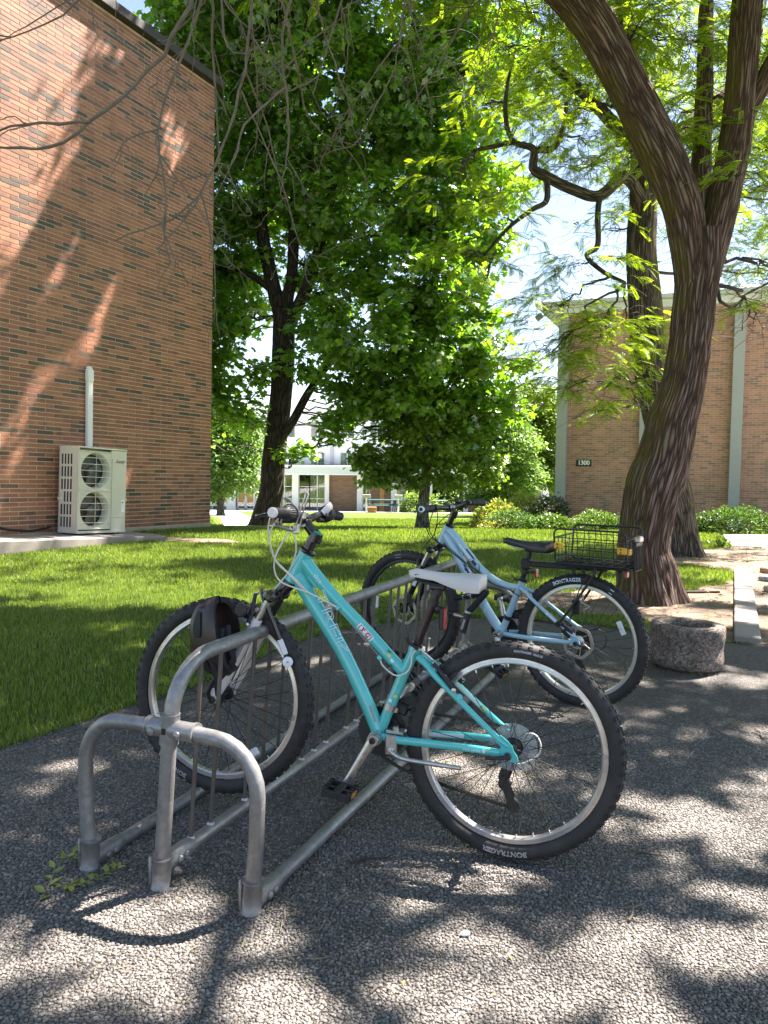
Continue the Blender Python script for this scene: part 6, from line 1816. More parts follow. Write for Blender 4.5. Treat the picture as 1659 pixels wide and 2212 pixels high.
m = MB(); m.lathe([(0, 0), (.007, 0), (.007, .0012), (0, .0014)], T.P(.697, .0205, .667), T.n, 14); m.build('emblem', M_DECAL_W, stm)
bar = [(.684, .29, .706), (.682, .23, .706), (.684, .17, .705), (.694, .125, .697), (.704, .08, .687), (.7075, .03, .6845), (.7075, -.03, .6845), (.706, -.08, .69), (.7, -.125, .7), (.692, -.17, .704), (.688, -.23, .699), (.684, -.292, .695)]
hb = T.tube('handlebar', bar, [.0111, .0111, .0111, .0115, .0135, .0155, .0155, .0135, .0115, .0111, .0111, .0111], M_BLK_P, 16, 60)
for sd, p0_, p1_, p2_ in ((1, (.684, .292, .706), (.682, .215, .706), (.685, .155, .7045)), (-1, (.684, -.294, .695), (.688, -.22, .7), (.693, -.16, .7035))):
    m = MB(); A_, B_ = T.P(p0_), T.P(p1_); ax_ = unit(B_ - A_); L = np.linalg.norm(B_ - A_)
    prof = [(.016, 0)]
    for k in range(12): prof += [(.0168, L * k / 12 + .001), (.0155, L * k / 12 + .004)]
    prof += [(.0165, L)]
    m.lathe(prof, A_, ax_, 20); T.part(m, 'grip', M_GRIP, angle=30)
    m = MB(); C_ = T.P(p2_); ax2 = unit(C_ - B_); L2_ = np.linalg.norm(C_ - B_)
    prof = [(.0165, 0), (.018, .004), (.0215, .012), (.0245, .022), (.0262, .034), (.0262, .042), (.0295, .044), (.0305, .05), (.0285, .056), (.019, .06)]
    V0 = len(m.V); n_ = 40
    m.lathe(prof, B_, ax2, n_)
    vv = m.V[-1].reshape(len(prof), n_, 3)
    cen = B_ + ax2 * np.array([q[1] for q in prof])[:, None]
    for i in (2, 3, 4, 5): vv[i, ::2] = cen[i] + (vv[i, ::2] - cen[i]) * .93
    T.part(m, 'twist_shifter', M_BLK_P, angle=20)
    m = MB(); m.box(C_ + T.V(.012, 0, -.018), (.035, .035, .026), T.d, T.n, T.up, ch=.006); T.part(m, 'shifter_housing', M_BLK_P, smooth=False)
    m = MB(); m.lathe([(.0, -.003), (.0135, -.003), (.0165, .0), (.0165, .004), (.0155, .005), (0, .005)], A_ - ax_ * .004, ax_, 20); T.part(m, 'bar_end_cap', M_WHITE_F)
    # brake lever
    m = MB(); l1 = sd
    m.tube(T.P([(.688, l1 * .15, .698), (.69, l1 * .135, .698)]), .0165, 16)
    lv = [(.7, l1 * .142, .69), (.722, l1 * .15, .687), (.74, l1 * .17, .694), (.745, l1 * .21, .7), (.752, l1 * .255, .694), (.757, l1 * .268, .69)]
    m.tube(T.P(curve(lv, 20)), np.interp(np.linspace(0, 1, 20), [0, .3, .9, 1], [.009, .0075, .006, .0075]), 10, flat=(1, .7))
    T.part(m, 'brake_lever', M_BLK_G if sd > 0 else M_BLK_G, angle=50)
m = MB(); m.box(T.P(.684, -.168, .722), (.026, .035, .01), T.d, T.n, T.up, ch=.004); T.part(m, 'gear_window', M_DECAL_S, hb)
m = MB(); m.tube(T.P(curve([(.687, -.13, .704), (.672, -.15, .728), (.678, -.18, .734), (.7, -.19, .722), (.708, -.19, .7)], 24)), .0085, 10, flat=(1.6, .6)); T.part(m, 'shifter_trim', M_WHITE_F, hb)
# bent wire carrier hooked over the bars
for pts in ([(.695, .1, .647), (.68, .1, .704), (.664, .1, .752), (.659, .1, .771), (.651, .1, .768), (.654, .1, .752), (.667, .1, .713), (.679, .1, .66)],
            [(.685, .12, .721), (.696, .13, .742), (.709, .14, .753), (.718, .14, .746), (.716, .14, .729)], [(.709, .2, .687), (.715, .2, .675), (.717, .18, .665), (.707, .1, .647), (.691, .1, .648)], [(.7, .19, .687), (.705, .185, .672), (.704, .17, .664), (.694, .1, .65), (.684, .09, .652)]):
    T.tube('wire_carrier', pts, .0028, M_ALLOY, 8, 44)
m = MB(); m.box(T.P(.69, .098, .655), (.02, .012, .03), T.d, T.n, T.up, ch=.003); m.box(T.P(.688, .06, .698), (.022, .03, .026), T.d, T.n, T.up, ch=.004); T.part(m, 'carrier_clamp', M_ALLOY, smooth=False)
# cables
for pts in ([(.732, .21, .687), (.745, .19, .65), (.751, .16, .606), (.753, .12, .56), (.735, .08, .523), (.708, .05, .49), (.672, .035, .451)],
            [(.721, .17, .687), (.748, .16, .653), (.758, .15, .621), (.756, .13, .582), (.747, .11, .544), (.727, .07, .51), (.7, .045, .474), (.675, .034, .447)],
            [(.73, .06, .663), (.716, .05, .63), (.713, .04, .594), (.722, .03, .557), (.745, .02, .511), (.777, .03, .466), (.8, .03, .44)],
            [(.726, .06, .65), (.741, .08, .616), (.756, .1, .571), (.762, .1, .532), (.757, .09, .499), (.733, .08, .476), (.672, .05, .452), (.619, .035, .428), (.57, .022, .403)],
            [(.425, .02, .252), (.411, .025, .228), (.37, .03, .203), (.334, .032, .214), (.319, .03, .241), (.317, .028, .269), (.304, .025, .287), (.291, .02, .287)]):
    T.tube('cable_housing', pts, .0026, M_WHITE_C, 8, 60)
T.tube('brake_noodle', [(.291, .02, .287), (.283, .018, .281), (.27, .013, .27), (.257, .008, .257)], .0034, M_ALLOY, 8, 14)
T.tube('gear_cable', [(.06, -.07, -.005), (.0, -.085, .02), (-.055, -.09, .03), (-.078, -.09, .0), (-.07, -.085, -.035), (-.03, -.075, -.06), (.0, -.07, -.065)], .0026, M_WHITE_C, 8, 40)
T.tube('bare_cable', [(.57, .022, .4), (.5, .021, .33), (.425, .021, .255)], .0011, M_ALLOY, 5)
# seat post and saddle
m = MB(); m.tube(T.P([(.313, 0, .285), (.25, 0, .461), (.243, 0, .482)]), .0138, 20); sp_ = T.part(m, 'seat_post', M_DKBR)
m = MB(); m.tube(T.P([(.312, 0, .29), (.307, 0, .303)]), .0192, 22); m.tube(T.P([(.302, -.02, .292), (.302, .03, .292)]), .006, 10); m.tube(T.P(curve([(.3, .025, .292), (.325, .032, .308), (.335, .03, .325)], 10)), .005, 8)
T.part(m, 'seat_clamp', M_DKBR)
m = MB(); m.box(T.P(.243, 0, .487), (.055, .042, .022), T.d, T.n, T.up, ch=.006); m.tube(T.P([(.25, 0, .462), (.245, 0, .482)]), .018, 16); T.part(m, 'saddle_clamp', M_BLK_P, smooth=False)
T.saddle((.341, .53), (.093, .515), lambda u: .546 - .018 * u - .006 * math.sin(math.pi * min(1, u / .75)) - .012 * max(0, .1 - u) / .1 + .004 * max(0, u - .8) / .2, (.021, .079), M_WHITE_V, M_BLK_P, thick=.034)
for sd in (1, -1): T.tube('saddle_rail', [(.315, sd * .006, .505), (.28, sd * .02, .497), (.2, sd * .022, .492), (.15, sd * .03, .498), (.125, sd * .035, .505)], .0035, M_BLK, 8, 24)
m = MB(); m.tube(T.P([(.262, 0, .427), (.255, 0, .445)]), .0165, 18); m.box(T.P(.24, 0, .418), (.04, .014, .016), unit(T.V(1, 0, .1)), T.n, T.up, ch=.003); m.box(T.P(.23, 0, .388), (.014, .034, .07), T.d, T.n, T.up, ch=.004); rb_ = T.part(m, 'reflector_bracket', M_BLK_P, smooth=False)
m = MB(); m.box(T.P(.2205, 0, .388), (.008, .03, .066), T.d, T.n, T.up, ch=.003); m.build('rear_reflector', M_REFL_R, rb_, smooth=False)
# fork
m = MB()
m.tube(T.P([(.747, 0, .474), (.778, 0, .44)]), [.024, .021], 20)
m.box(T.P(.787, 0, .437), (.042, .05, .036), unit(T.V(.86, 0, .5)), T.n, unit(T.V(-.5, 0, .86)), ch=.012)
for sd in (1, -1): m.box(T.P(.795, sd * .05, .43), (.044, .048, .042), unit(T.V(.86, 0, .5)), T.n, unit(T.V(-.5, 0, .86)), ch=.013)
T.part(m, 'fork_crown', M_BLK_G, angle=30)
for sd in (1, -1):
    m = MB(); cyl(T, m, (.795, sd * .053, .427), (.843, sd * .054, .34), .0128); T.part(m, 'stanchion', M_ALLOY if sd > 0 else M_STEEL_B)
    m = MB(); m.tube(T.P([(.836, sd * .054, .352), (.845, sd * .054, .336), (.9, sd * .056, .232), (.95, sd * .058, .135), (.972, sd * .06, .096), (.985, sd * .061, .076)]), [.0165, .0172, .0172, .016, .0135, .011], 18)
    m.prism([(-.014, .03), (.012, .034), (.016, -.004), (.004, -.016), (-.014, -.012)], T.P(.984, sd * .061, .078), T.d, T.up, T.n, .008)
    lg = T.part(m, 'fork_leg', M_WHITE_F, angle=50)
    if sd > 0: T.patch((.878, .055, .275), (.905, .0565, .225), .0176, -.5, .5, M_DECAL_S, 'decal', parent=lg)
m = MB(); m.tube(T.P(curve([(.845, .054, .34), (.872, .045, .362), (.885, 0, .372), (.872, -.045, .362), (.845, -.054, .34)], 20)), .011, 10); T.part(m, 'fork_brace', M_BLK_P)
m = MB(); m.lathe([(0, 0), (.012, 0), (.012, .012), (.007, .016), (0, .016)], T.P(.986, .066, .076), T.n, 14); T.part(m, 'axle_nut', M_BLK)
m = MB(); m.tube(T.P(curve([(.986, .08, .078), (.992, .086, .1), (.98, .088, .13), (.97, .088, .15)], 12)), .005, 8, flat=(1.3, .7)); T.part(m, 'quick_release', M_STEEL_B)
def vbrake(B, c, d_up, s_off, name='brake'):
    """two arms, pads and link; c boss (s,t), arms rise along d_up"""
    a = B.P(c[0] + d_up[0] * .1, .034, c[1] + d_up[1] * .1); e = B.P(c[0] + d_up[0] * .1, -.034, c[1] + d_up[1] * .1)
    md = MB(); md.tube([a, e], .0014, 6); md.box(a, (.012, .012, .01), B.d, B.n, B.up, ch=.002)
    br_ = B.part(md, name, M_ALLOY, angle=35)
    for sd in (1, -1):
        m = MB(); md = MB(); mp = MB()
        p0_ = np.array([c[0], sd * .05, c[1]]); p1_ = p0_ + np.array([d_up[0] * .1, -sd * .016, d_up[1] * .1])
        m.tube(B.P([p0_ + [0, sd * .014, 0], p0_ * .5 + p1_ * .5 + [0, sd * .012, 0], p1_ + [0, sd * .008, 0]]), [.011, .0085, .006], 12, flat=(1, .8))
        md.lathe([(0, 0), (.0075, 0), (.0075, .005), (.004, .006), (0, .006)], B.P(p0_ + [0, sd * .026, 0]), B.n * sd, 12)
        q = p0_ + np.array([d_up[0] * .032, -sd * .012, d_up[1] * .032])
        mp.box(B.P(q + [s_off, 0, 0]), (.07, .012, .013), unit(B.V(-d_up[1], 0, d_up[0])), B.n, unit(B.V(d_up[0], 0, d_up[1])), ch=.003)
        mp.tube(B.P([q, q + [0, sd * .028, 0]]), .006, 10)
        B.part(m, 'brake_arm', M_BLK_P, br_, angle=40); B.part(mp, 'brake_pad', M_BLK_P, br_, angle=40); B.part(md, 'brake_bolt', M_ALLOY, br_, angle=35)
    return br_
vbrake(T, (.172, .183), unit((.72, .7)), .0, 'rear_brake')
vbrake(T, (.862, .335), unit((-.1, 1.0)), .0, 'front_brake')
# drive train
T.chainring(BBT, .085, -.044)
e1 = T.crank(BBT, math.atan2(-.14, .079), .168, 1, M_ALLOY)
T.pedal(e1, 1, .15)
e2 = T.crank(BBT, math.atan2(.14, -.079), .168, -1, M_ALLOY)
T.pedal(e2, -1, .9)
m = MB(); m.tube(T.P([(BBT[0], .034, 0), (BBT[0], .05, 0)]), .0215, 24); T.part(m, 'bottom_bracket_cup', M_ALLOY)
T.chain([(.427, -.05, .083), (.3, -.052, .075), (.1, -.054, .06), (.0, -.054, .052)])
T.chain([(.427, -.05, -.084), (.36, -.05, -.068 - .05), (.2, -.052, -.158), (.05, -.052, -.188), (-.006, -.052, -.196)])
T.derailleur(.004, -.008)
m = MB(); m.tube(T.P([(.387, 0, .105), (.394, 0, .085)]), .0198, 20); m.box(T.P(.375, -.005, .083), (.02, .014, .016), T.d, T.n, T.up, ch=.003); fd = T.part(m, 'front_derailleur_clamp', M_ALLOY)
m = MB(); m.box(T.P(.362, -.03, .085), (.05, .028, .035), unit(T.V(1, 0, .3)), T.n, unit(T.V(-.3, 0, 1)), ch=.006); m.box(T.P(.36, -.048, .1), (.09, .003, .03), unit(T.V(1, 0, -.4)), T.n, unit(T.V(.4, 0, 1)), ch=.001); m.box(T.P(.36, -.036, .1), (.09, .003, .03), unit(T.V(1, 0, -.4)), T.n, unit(T.V(.4, 0, 1)), ch=.001); T.part(m, 'front_derailleur', M_BLK, smooth=False)
m = MB(); m.lathe([(0, 0), (.011, 0), (.011, .012), (.007, .016), (0, .016)], T.P(0.005, .07, .002), T.n, 14); m.tube(T.P([(.0, .08, .003), (.03, .084, -.004), (.07, .084, -.008)]), [.006, .006, .005], 8); T.part(m, 'rear_skewer', M_BLK)
# side stand, folded up
m = MB(); m.box(T.P(.368, 0, .018), (.06, .05, .012), unit(T.V(1, 0, .06)), T.n, T.up, ch=.003); m.lathe([(.0095, 0), (.0095, .012), (.006, .014), (0, .014)], T.P(.368, .01, .024), T.up, 6); m.box(T.P(.372, .045, -.014), (.036, .02, .06), T.d, T.n, T.up, ch=.004); m.lathe([(.014, 0), (.014, .008), (.01, .012), (0, .013)], T.P(.371, .052, -.028), T.n, 20); T.part(m, 'stand_mount', M_ALLOY, angle=35)
m = MB(); m.tube(T.P(curve([(.367, .058, -.03), (.345, .07, -.038), (.31, .078, -.043), (.22, .082, -.045), (.143, .084, -.047)], 20)), np.interp(np.linspace(0, 1, 20), [0, .25, 1], [.0095, .0075, .0068]), 14); T.part(m, 'side_stand', M_ALLOY)

# ------------------------------------------------------------------ pale blue bicycle
B = Bike((1.0, 3.837, .335), 2.539, -.019, 'pale_blue_bicycle', 'pale blue bicycle with black saddle and rear wire basket at the rack far end', 'bicycle')
BR_ = .338; BBB = (.44, -.018); BFH = (1.033, .045)
M_RIMW = pbr('pale rim', (.6, .58, .5), .35, .5, var=.1)
rwB = B.wheel((0, 0), BR_, .0275, 64, disc=.082, cassette=True, rimmat=M_RIMW, text_at=[('BONTRAGER', -.23, .026, BR_ - .026, M_DECAL_W)], refl_at=[rad(156)], stripe=[(.5, .565, BR_ - .038, BR_ - .016, M_DECAL_W), (math.pi - .14, math.pi - .32 + .05, BR_ - .038, BR_ - .018, M_DECAL_W)], spoke_rot=.2)
fwB = B.wheel(BFH, BR_, .0275, 64, front=True, disc=.082, rimmat=M_BLK, refl_at=[0.06], stripe=[(-.12, -.25, BR_ - .037, BR_ - .018, M_DECAL_S), (math.pi + .1, math.pi - .08, BR_ - .038, BR_ - .018, M_DECAL_W)], spoke_rot=.1)
m = MB()
HT, HB = (.768, 0, .542), (.815, 0, .448)
m.tube(B.P([HT, (.779, 0, .52), (.805, 0, .468), HB]), [.0265, .0255, .0255, .0275], 24)
dt = curve([(.79, 0, .492), (.73, 0, .41), (.6, 0, .2), (.5, 0, .06), (.445, 0, -.005)], 26)
m.tube(B.P(dt), np.interp(np.linspace(0, 1, 26), [0, .2, 1], [.029, .028, .0245]), 24)
tt = curve([(.778, 0, .525), (.72, 0, .475), (.65, 0, .4), (.57, 0, .32), (.49, 0, .268), (.41, 0, .24), (.338, 0, .236)], 30)
m.tube(B.P(tt), np.interp(np.linspace(0, 1, 30), [0, .35, 1], [.025, .0215, .0165]), 24)
m.tube(B.P([(.322, 0, .275), (.345, 0, .22), (.44, 0, -.018)]), [.0178, .0178, .0178], 22)
m.tube(B.P([(.44, -.037, -.018), (.44, .037, -.018)]), .0232, 24)
for sd in (1, -1):
    st = curve([(.325, sd * .016, .238), (.28, sd * .03, .216), (.25, sd * .046, .195), (.14, sd * .06, .118), (.03, sd * .068, .045), (.01, sd * .068, .03)], 24)
    m.tube(B.P(st), np.interp(np.linspace(0, 1, 24), [0, .2, 1], [.011, .0105, .0088]), 14)
    cs = curve([(.41, sd * .03, -.014), (.36, sd * .044, -.012), (.25, sd * .054, -.01), (.12, sd * .062, -.004), (.03, sd * .068, .002)], 20)
    m.tube(B.P(cs), np.interp(np.linspace(0, 1, 20), [0, .5, 1], [.011, .0118, .0098]), 14, flat=(1.1, .9))
    m.prism([(.06, .07), (.03, .06), (.012, .05), (.0, .034), (-.012, .03), (-.018, .012), (-.024, -.008), (-.006, -.014), (.03, -.012), (.05, .0), (.03, .014), (.028, .03), (.05, .052)], B.P(0, sd * .069, 0), B.d, B.up, B.n, .007)
m.tube(B.P([(.262, -.042, .205), (.262, .042, .205)]), .0095, 12)
frB = B.part(m, 'frame', M_PBLUE, angle=55)
B.surf_text('TREK', .058, (.672, 0, .322), (.557, 0, .133), (.0285, .0262), .0, M_NAVY, parent=frB, bold=.0015, sx=1.7)
B.patch((.69, 0, .445), (.62, 0, .372), .0232, -.35, .25, M_DECAL_W, 'decal', parent=frB)
B.patch((.66, 0, .412), (.61, 0, .36), .0226, .55, .85, M_NAVY, 'decal', parent=frB)
B.patch((.612, 0, .36), (.588, 0, .336), .0218, -.3, .5, M_NAVY, 'decal', parent=frB)
B.patch((.16, .0586, .132), (.1, .0625, .092), .0098, -.5, .6, M_DECAL_W, 'decal', parent=frB)
B.patch((.093, .063, .088), (.08, .064, .079), .0098, -.5, .6, M_NAVY, 'decal', parent=frB)
B.patch((.535, 0, .105), (.526, 0, .09), .026, -.1, .25, M_WHITE_F, 'chip', parent=frB)
m = MB(); hd = unit(B.P(HT) - B.P(HB))
m.lathe([(.029, 0), (.0295, .003), (.0295, .009), (.021, .013)], B.P(HT), hd, 24); m.lathe([(.029, 0), (.03, -.004), (.03, -.012), (.02, -.015)], B.P(HB), hd, 24)
B.part(m, 'headset', M_BLK_G)
m = MB(); m.tube(B.P([(.768, 0, .545), (.75, 0, .585), (.734, 0, .618)]), .0165, 20); m.tube(B.P([(.744, 0, .59), (.731, 0, .624)]), .0212, 18)
m.tube(B.P([(.736, 0, .615), (.748, 0, .628), (.762, 0, .643)]), [.019, .016, .018], 16); m.tube(B.P([(.764, -.026, .645), (.764, .026, .645)]), .021, 18)
B.part(m, 'stem', M_BLK_G, angle=50)
bar = [(.76, .3, .652), (.762, .23, .653), (.766, .17, .652), (.768, .12, .65), (.765, .06, .645), (.764, .02, .645), (.764, -.02, .645), (.757, -.07, .65), (.745, -.12, .66), (.732, -.17, .664), (.722, -.23, .66), (.707, -.3, .655)]
hbB = B.tube('handlebar', bar, [.0111, .0111, .0111, .0118, .0145, .0155, .0155, .0145, .0118, .0111, .0111, .0111], M_BLK_P, 16, 60)
for sd, A_, C_ in ((1, (.76, .302, .652), (.766, .185, .652)), (-1, (.706, -.302, .655), (.73, -.185, .663))):
    q = curve([A_, np.array(A_) * .66 + np.array(C_) * .34, np.array(A_) * .33 + np.array(C_) * .67, C_], 14)
    m = MB(); m.tube(B.P(q), np.interp(np.linspace(0, 1, 14), [0, .12, .3, .9, 1], [.018, .0195, .0175, .0158, .0165]), 18, flat=(1.1, .92)); B.part(m, 'grip', M_GRIP)
    ax_ = unit(B.P(C_) - B.P(A_))
    m = MB(); m.lathe([(0, -.003), (.014, -.003), (.0175, 0), (.0175, .006)], B.P(A_) - ax_ * .003, ax_, 20); cp = B.part(m, 'bar_end_cap', M_DECAL_S if sd < 0 else M_DECAL_W)
    if sd > 0:
        m = MB(); m.lathe([(0, -.0006), (.0105, -.0006), (.0105, 0)], B.P(A_) - ax_ * .0065, ax_, 16); m.build('end_disc', M_BLK_P, cp)
    c1 = np.array(C_) + np.array([0, -sd * .03, 0])
    m = MB(); m.tube(B.P([c1 + [0, sd * .01, 0], c1 - [0, sd * .014, 0]]), .0175, 16); m.box(B.P(c1 + [.018, -sd * .01, -.016]), (.04, .05, .024), B.d, B.n, B.up, ch=.008); B.part(m, 'shifter', M_BLK_P, smooth=False)
    m = MB()
    lv = [c1 + [.02, -sd * .02, -.006], c1 + [.045, sd * .0, -.012], c1 + [.055, sd * .05, -.014], c1 + [.06, sd * .11, -.018]]
    m.tube(B.P(curve(lv, 16)), np.interp(np.linspace(0, 1, 16), [0, .3, 1], [.009, .007, .0065]), 10, flat=(1, .7)); B.part(m, 'brake_lever', M_BLK_G)
m = MB(); m.box(B.P(.752, -.075, .678), (.024, .045, .022), B.d, B.n, B.up, ch=.006); B.part(m, 'bell', M_BLK_P, hbB, smooth=False)
for pts in ([(.797, .18, .632), (.832, .14, .56), (.838, .09, .492), (.797, .05, .445), (.73, .04, .412), (.628, .03, .338), (.553, .025, .295)], [(.781, .1, .62), (.8, .08, .545), (.835, .06, .484), (.87, .06, .447), (.913, .07, .374), (.935, .072, .3), (.975, .07, .18), (1.0, .07, .12)],
            [(.783, .15, .625), (.822, .12, .55), (.825, .09, .493), (.77, .05, .43), (.679, .032, .366), (.578, .028, .292), (.48, .028, .247), (.379, .028, .222), (.31, .035, .19), (.236, .055, .17), (.154, .07, .112), (.09, .078, .07)], [(.77, -.1, .635), (.85, -.05, .56), (.86, .0, .5), (.82, .03, .45), (.76, .035, .43)]):
    B.tube('cable_housing', pts, .0026, M_BLK_P, 7, 60)
for (s_, t_) in ((.585, .325),): 
    m = MB(); m.tube(B.P(curve([(s_, .0, t_ + .024), (s_ - .015, .018, t_ + .012), (s_ - .02, .023, t_ - .004), (s_ - .012, .016, t_ - .022)], 10)), .0022, 6); B.part(m, 'cable_tie', M_BLK_P)
for (s_, l_, t_) in ((.15, .063, .121), (.21, .057, .163), (.36, .02, .228)):
    m = MB(); m.box(B.P(s_, l_ + .008, t_), (.014, .012, .008), B.d, B.n, B.up, ch=.002); B.part(m, 'cable_clip', M_ALLOY, smooth=False)
# fork with black lowers
m = MB(); m.tube(B.P([(.818, 0, .442), (.842, 0, .41)]), [.025, .022], 18)
m.box(B.P(.846, 0, .412), (.04, .06, .034), unit(B.V(.86, 0, .5)), B.n, unit(B.V(-.5, 0, .86)), ch=.012)
for sd in (1, -1): m.box(B.P(.856, sd * .055, .406), (.044, .046, .042), unit(B.V(.86, 0, .5)), B.n, unit(B.V(-.5, 0, .86)), ch=.013)
B.part(m, 'fork_crown', M_BLK_G, angle=30)
for sd in (1, -1):
    m = MB(); cyl(B, m, (.857, sd * .057, .4), (.91, sd * .058, .3), .0142); B.part(m, 'stanchion', M_ALLOY)
    m = MB(); m.tube(B.P([(.902, sd * .058, .316), (.912, sd * .058, .297), (.96, sd * .06, .195), (1.01, sd * .062, .09), (1.033, sd * .063, .045)]), [.0185, .0195, .019, .0185, .0145], 18)
    m.prism([(-.02, .04), (.014, .044), (.018, -.004), (.0, -.018), (-.018, -.014)], B.P(1.033, sd * .064, .045), B.d, B.up, B.n, .012)
    lg = B.part(m, 'fork_leg', M_BLK_G, angle=50)
    if sd > 0: B.patch((.918, .058, .285), (.955, .06, .2), .0197, -.2, .75, M_DECAL_W, 'decal', parent=lg)
m = MB(); m.tube(B.P(curve([(.912, .058, .3), (.94, .045, .33), (.95, 0, .345), (.94, -.045, .33), (.912, -.058, .3)], 20)), .012, 10); B.part(m, 'fork_brace', M_BLK_G)
m = MB(); m.box(B.P(.985, .072, .12), (.04, .03, .06), B.d, B.n, B.up, ch=.008); B.part(m, 'brake_caliper', M_BLK_P, smooth=False)
m = MB(); m.box(B.P(.045, .06, .05), (.06, .032, .045), unit(B.V(.8, 0, .6)), B.n, unit(B.V(-.6, 0, .8)), ch=.008); m.box(B.P(.07, .064, .075), (.04, .02, .03), unit(B.V(.8, 0, .6)), B.n, unit(B.V(-.6, 0, .8)), ch=.005); B.part(m, 'brake_caliper', M_BLK_P, smooth=False)
m = MB(); m.lathe([(0, 0), (.011, 0), (.011, .012), (.007, .016), (0, .016)], B.P(-.0, .072, .0), B.n, 14); m.tube(B.P([(.0, .082, .0), (-.03, .088, -.004), (-.06, .088, -.004)]), .006, 8); B.part(m, 'rear_skewer', M_BLK)
B.tube('gear_cable', [(.05, -.07, -.02), (0, -.08, .03), (-.06, -.09, .05), (-.1, -.09, .01), (-.09, -.085, -.04), (-.05, -.075, -.06), (-.02, -.07, -.065)], .0026, M_BLK_P, 7, 40)
# seat post and saddle
m = MB(); m.tube(B.P([(.328, 0, .26), (.287, 0, .41), (.281, 0, .435)]), .0142, 18); m.box(B.P(.278, 0, .444), (.055, .042, .022), B.d, B.n, B.up, ch=.006); m.tube(B.P([(.318, 0, .272), (.313, 0, .289)]), .0205, 20)
m.tube(B.P(curve([(.31, .02, .28), (.34, .03, .284), (.355, .026, .284)], 10)), .005, 8); B.part(m, 'seat_post', M_BLK_P)
B.saddle((.436, .486), (.152, .472), lambda u: .505 - .014 * u - .012 * math.sin(math.pi * min(1, u / .8)) - .012 * max(0, .1 - u) / .1 + .004 * max(0, u - .8) / .2, (.022, .082), pbr('black saddle vinyl', (.016, .016, .018), .36, bump=.15, bscale=300), M_BLK_P, thick=.036)
for sd in (1, -1): B.tube('saddle_rail', [(.4, sd * .008, .462), (.35, sd * .02, .45), (.25, sd * .022, .446), (.2, sd * .03, .452)], .0035, M_ALLOY, 8, 24)
# drive train
B.chainring(BBB, .085, -.046)
e1 = B.crank(BBB, rad(255), .17, 1, M_ALLOY); B.pedal(e1, 1, .5)
e2 = B.crank(BBB, rad(75), .17, -1, M_ALLOY); B.pedal(e2, -1, .1)
B.chain([(.44, -.05, .065), (.2, -.052, .058), (0, -.054, .052)]); B.chain([(.44, -.05, -.102), (.3, -.05, -.14), (.1, -.052, -.18), (-.006, -.052, -.196)])
B.derailleur(.004, -.008)
m = MB(); m.tube(B.P([(.4, 0, .08), (.408, 0, .06)]), .0198, 20); m.box(B.P(.372, -.03, .08), (.05, .028, .035), B.d, B.n, B.up, ch=.006); m.box(B.P(.375, -.045, .09), (.09, .016, .03), unit(B.V(1, 0, -.4)), B.n, unit(B.V(.4, 0, 1)), ch=.001); B.part(m, 'front_derailleur', M_BLK, smooth=False)
# seat post carrier, strut and wire basket
m = MB(); m.box(B.P(.09, 0, .373), (.44, .026, .03), unit(B.V(1, 0, -.02)), B.n, B.up, ch=.005); m.box(B.P(.3, 0, .368), (.05, .05, .06), B.d, B.n, B.up, ch=.01)
m.box(B.P(-.09, 0, .383), (.31, .11, .012), unit(B.V(1, 0, -.02)), B.n, B.up, ch=.004)
for sd in (-1, 1): m.tube(B.P([(.12, sd * .055, .385), (-.24, sd * .055, .392)]), .005, 8)
m.tube(B.P(curve([(-.24, .055, .392), (-.262, .03, .394), (-.262, -.03, .394), (-.24, -.055, .392)], 14)), .005, 8)
for q in (.03, -.02, -.2): m.box(B.P(q, .03, .36), (.02, .012, .03), B.d, B.n, B.up, ch=.003)
B.part(m, 'rear_carrier', M_BLK_P, smooth=False)
m = MB(); m.tube(B.P(curve([(-.085, .05, .38), (-.08, .055, .35), (.0, .066, .22), (.09, .076, .088)], 16)), .0065, 10); m.tube(B.P(curve([(-.085, -.05, .38), (-.08, -.055, .35), (.0, -.066, .22), (.09, -.076, .088)], 16)), .0065, 10); m.tube(B.P([(.09, .056, .092), (.09, .084, .09)]), .014, 12); B.part(m, 'carrier_strut', M_BLK)
def rrect(b_, l, s0, s1, t0, t1, r, n=6):
    P = []
    for (cs, ct, a0) in ((s1 - r, t1 - r, 0), (s0 + r, t1 - r, 90), (s0 + r, t0 + r, 180), (s1 - r, t0 + r, 270)):
        for k in range(n + 1):
            a = rad(a0 + 90 * k / n); P.append((cs + r * math.cos(a), l, ct + r * math.sin(a)))
    return np.array(P)
m = MB(); wires = []
S0, S1, T0, T1 = -.255, .098, .402, .575
for sd in (1, -1):
    Q = rrect(B, sd * .128, S0 - .0, S1, T0, T1, .03)
    Q[:, 1] = sd * (.108 + .03 * (Q[:, 2] - T0) / (T1 - T0))
    m.tube(B.P(Q), .0048, 8, closed=True)
    for k in range(1, 6):
        s_ = S0 + (S1 - S0) * k / 6; wires.append((B.P(s_, sd * .108, T0), B.P(s_, sd * .138, T1), .0024, 6))
    for k in range(1, 4):
        t_ = T0 + (T1 - T0) * k / 4; l_ = sd * (.108 + .03 * k / 4); wires.append((B.P(S0, l_, t_), B.P(S1, l_, t_), .0024, 6))
for s_ in (S0, S1):
    for t_, l_ in ((T0 + .02, .112), (T1 - .045, .13)): m.rod(B.P(s_, -l_, t_), B.P(s_, l_, t_), .0045, 8)
    for k in range(1, 5):
        q = -1 + 2 * k / 5; wires.append((B.P(s_, q * .108, T0), B.P(s_, q * .13, T1 - .04), .0024, 6))
    for k in range(1, 3):
        t_ = T0 + (T1 - T0) * k / 4; l_ = .108 + .03 * k / 4; wires.append((B.P(s_, -l_, t_), B.P(s_, l_, t_), .0024, 6))
for k in range(9):
    s_ = S0 + (S1 - S0) * k / 8; wires.append((B.P(s_, -.108, T0), B.P(s_, .108, T0), .0022, 6))
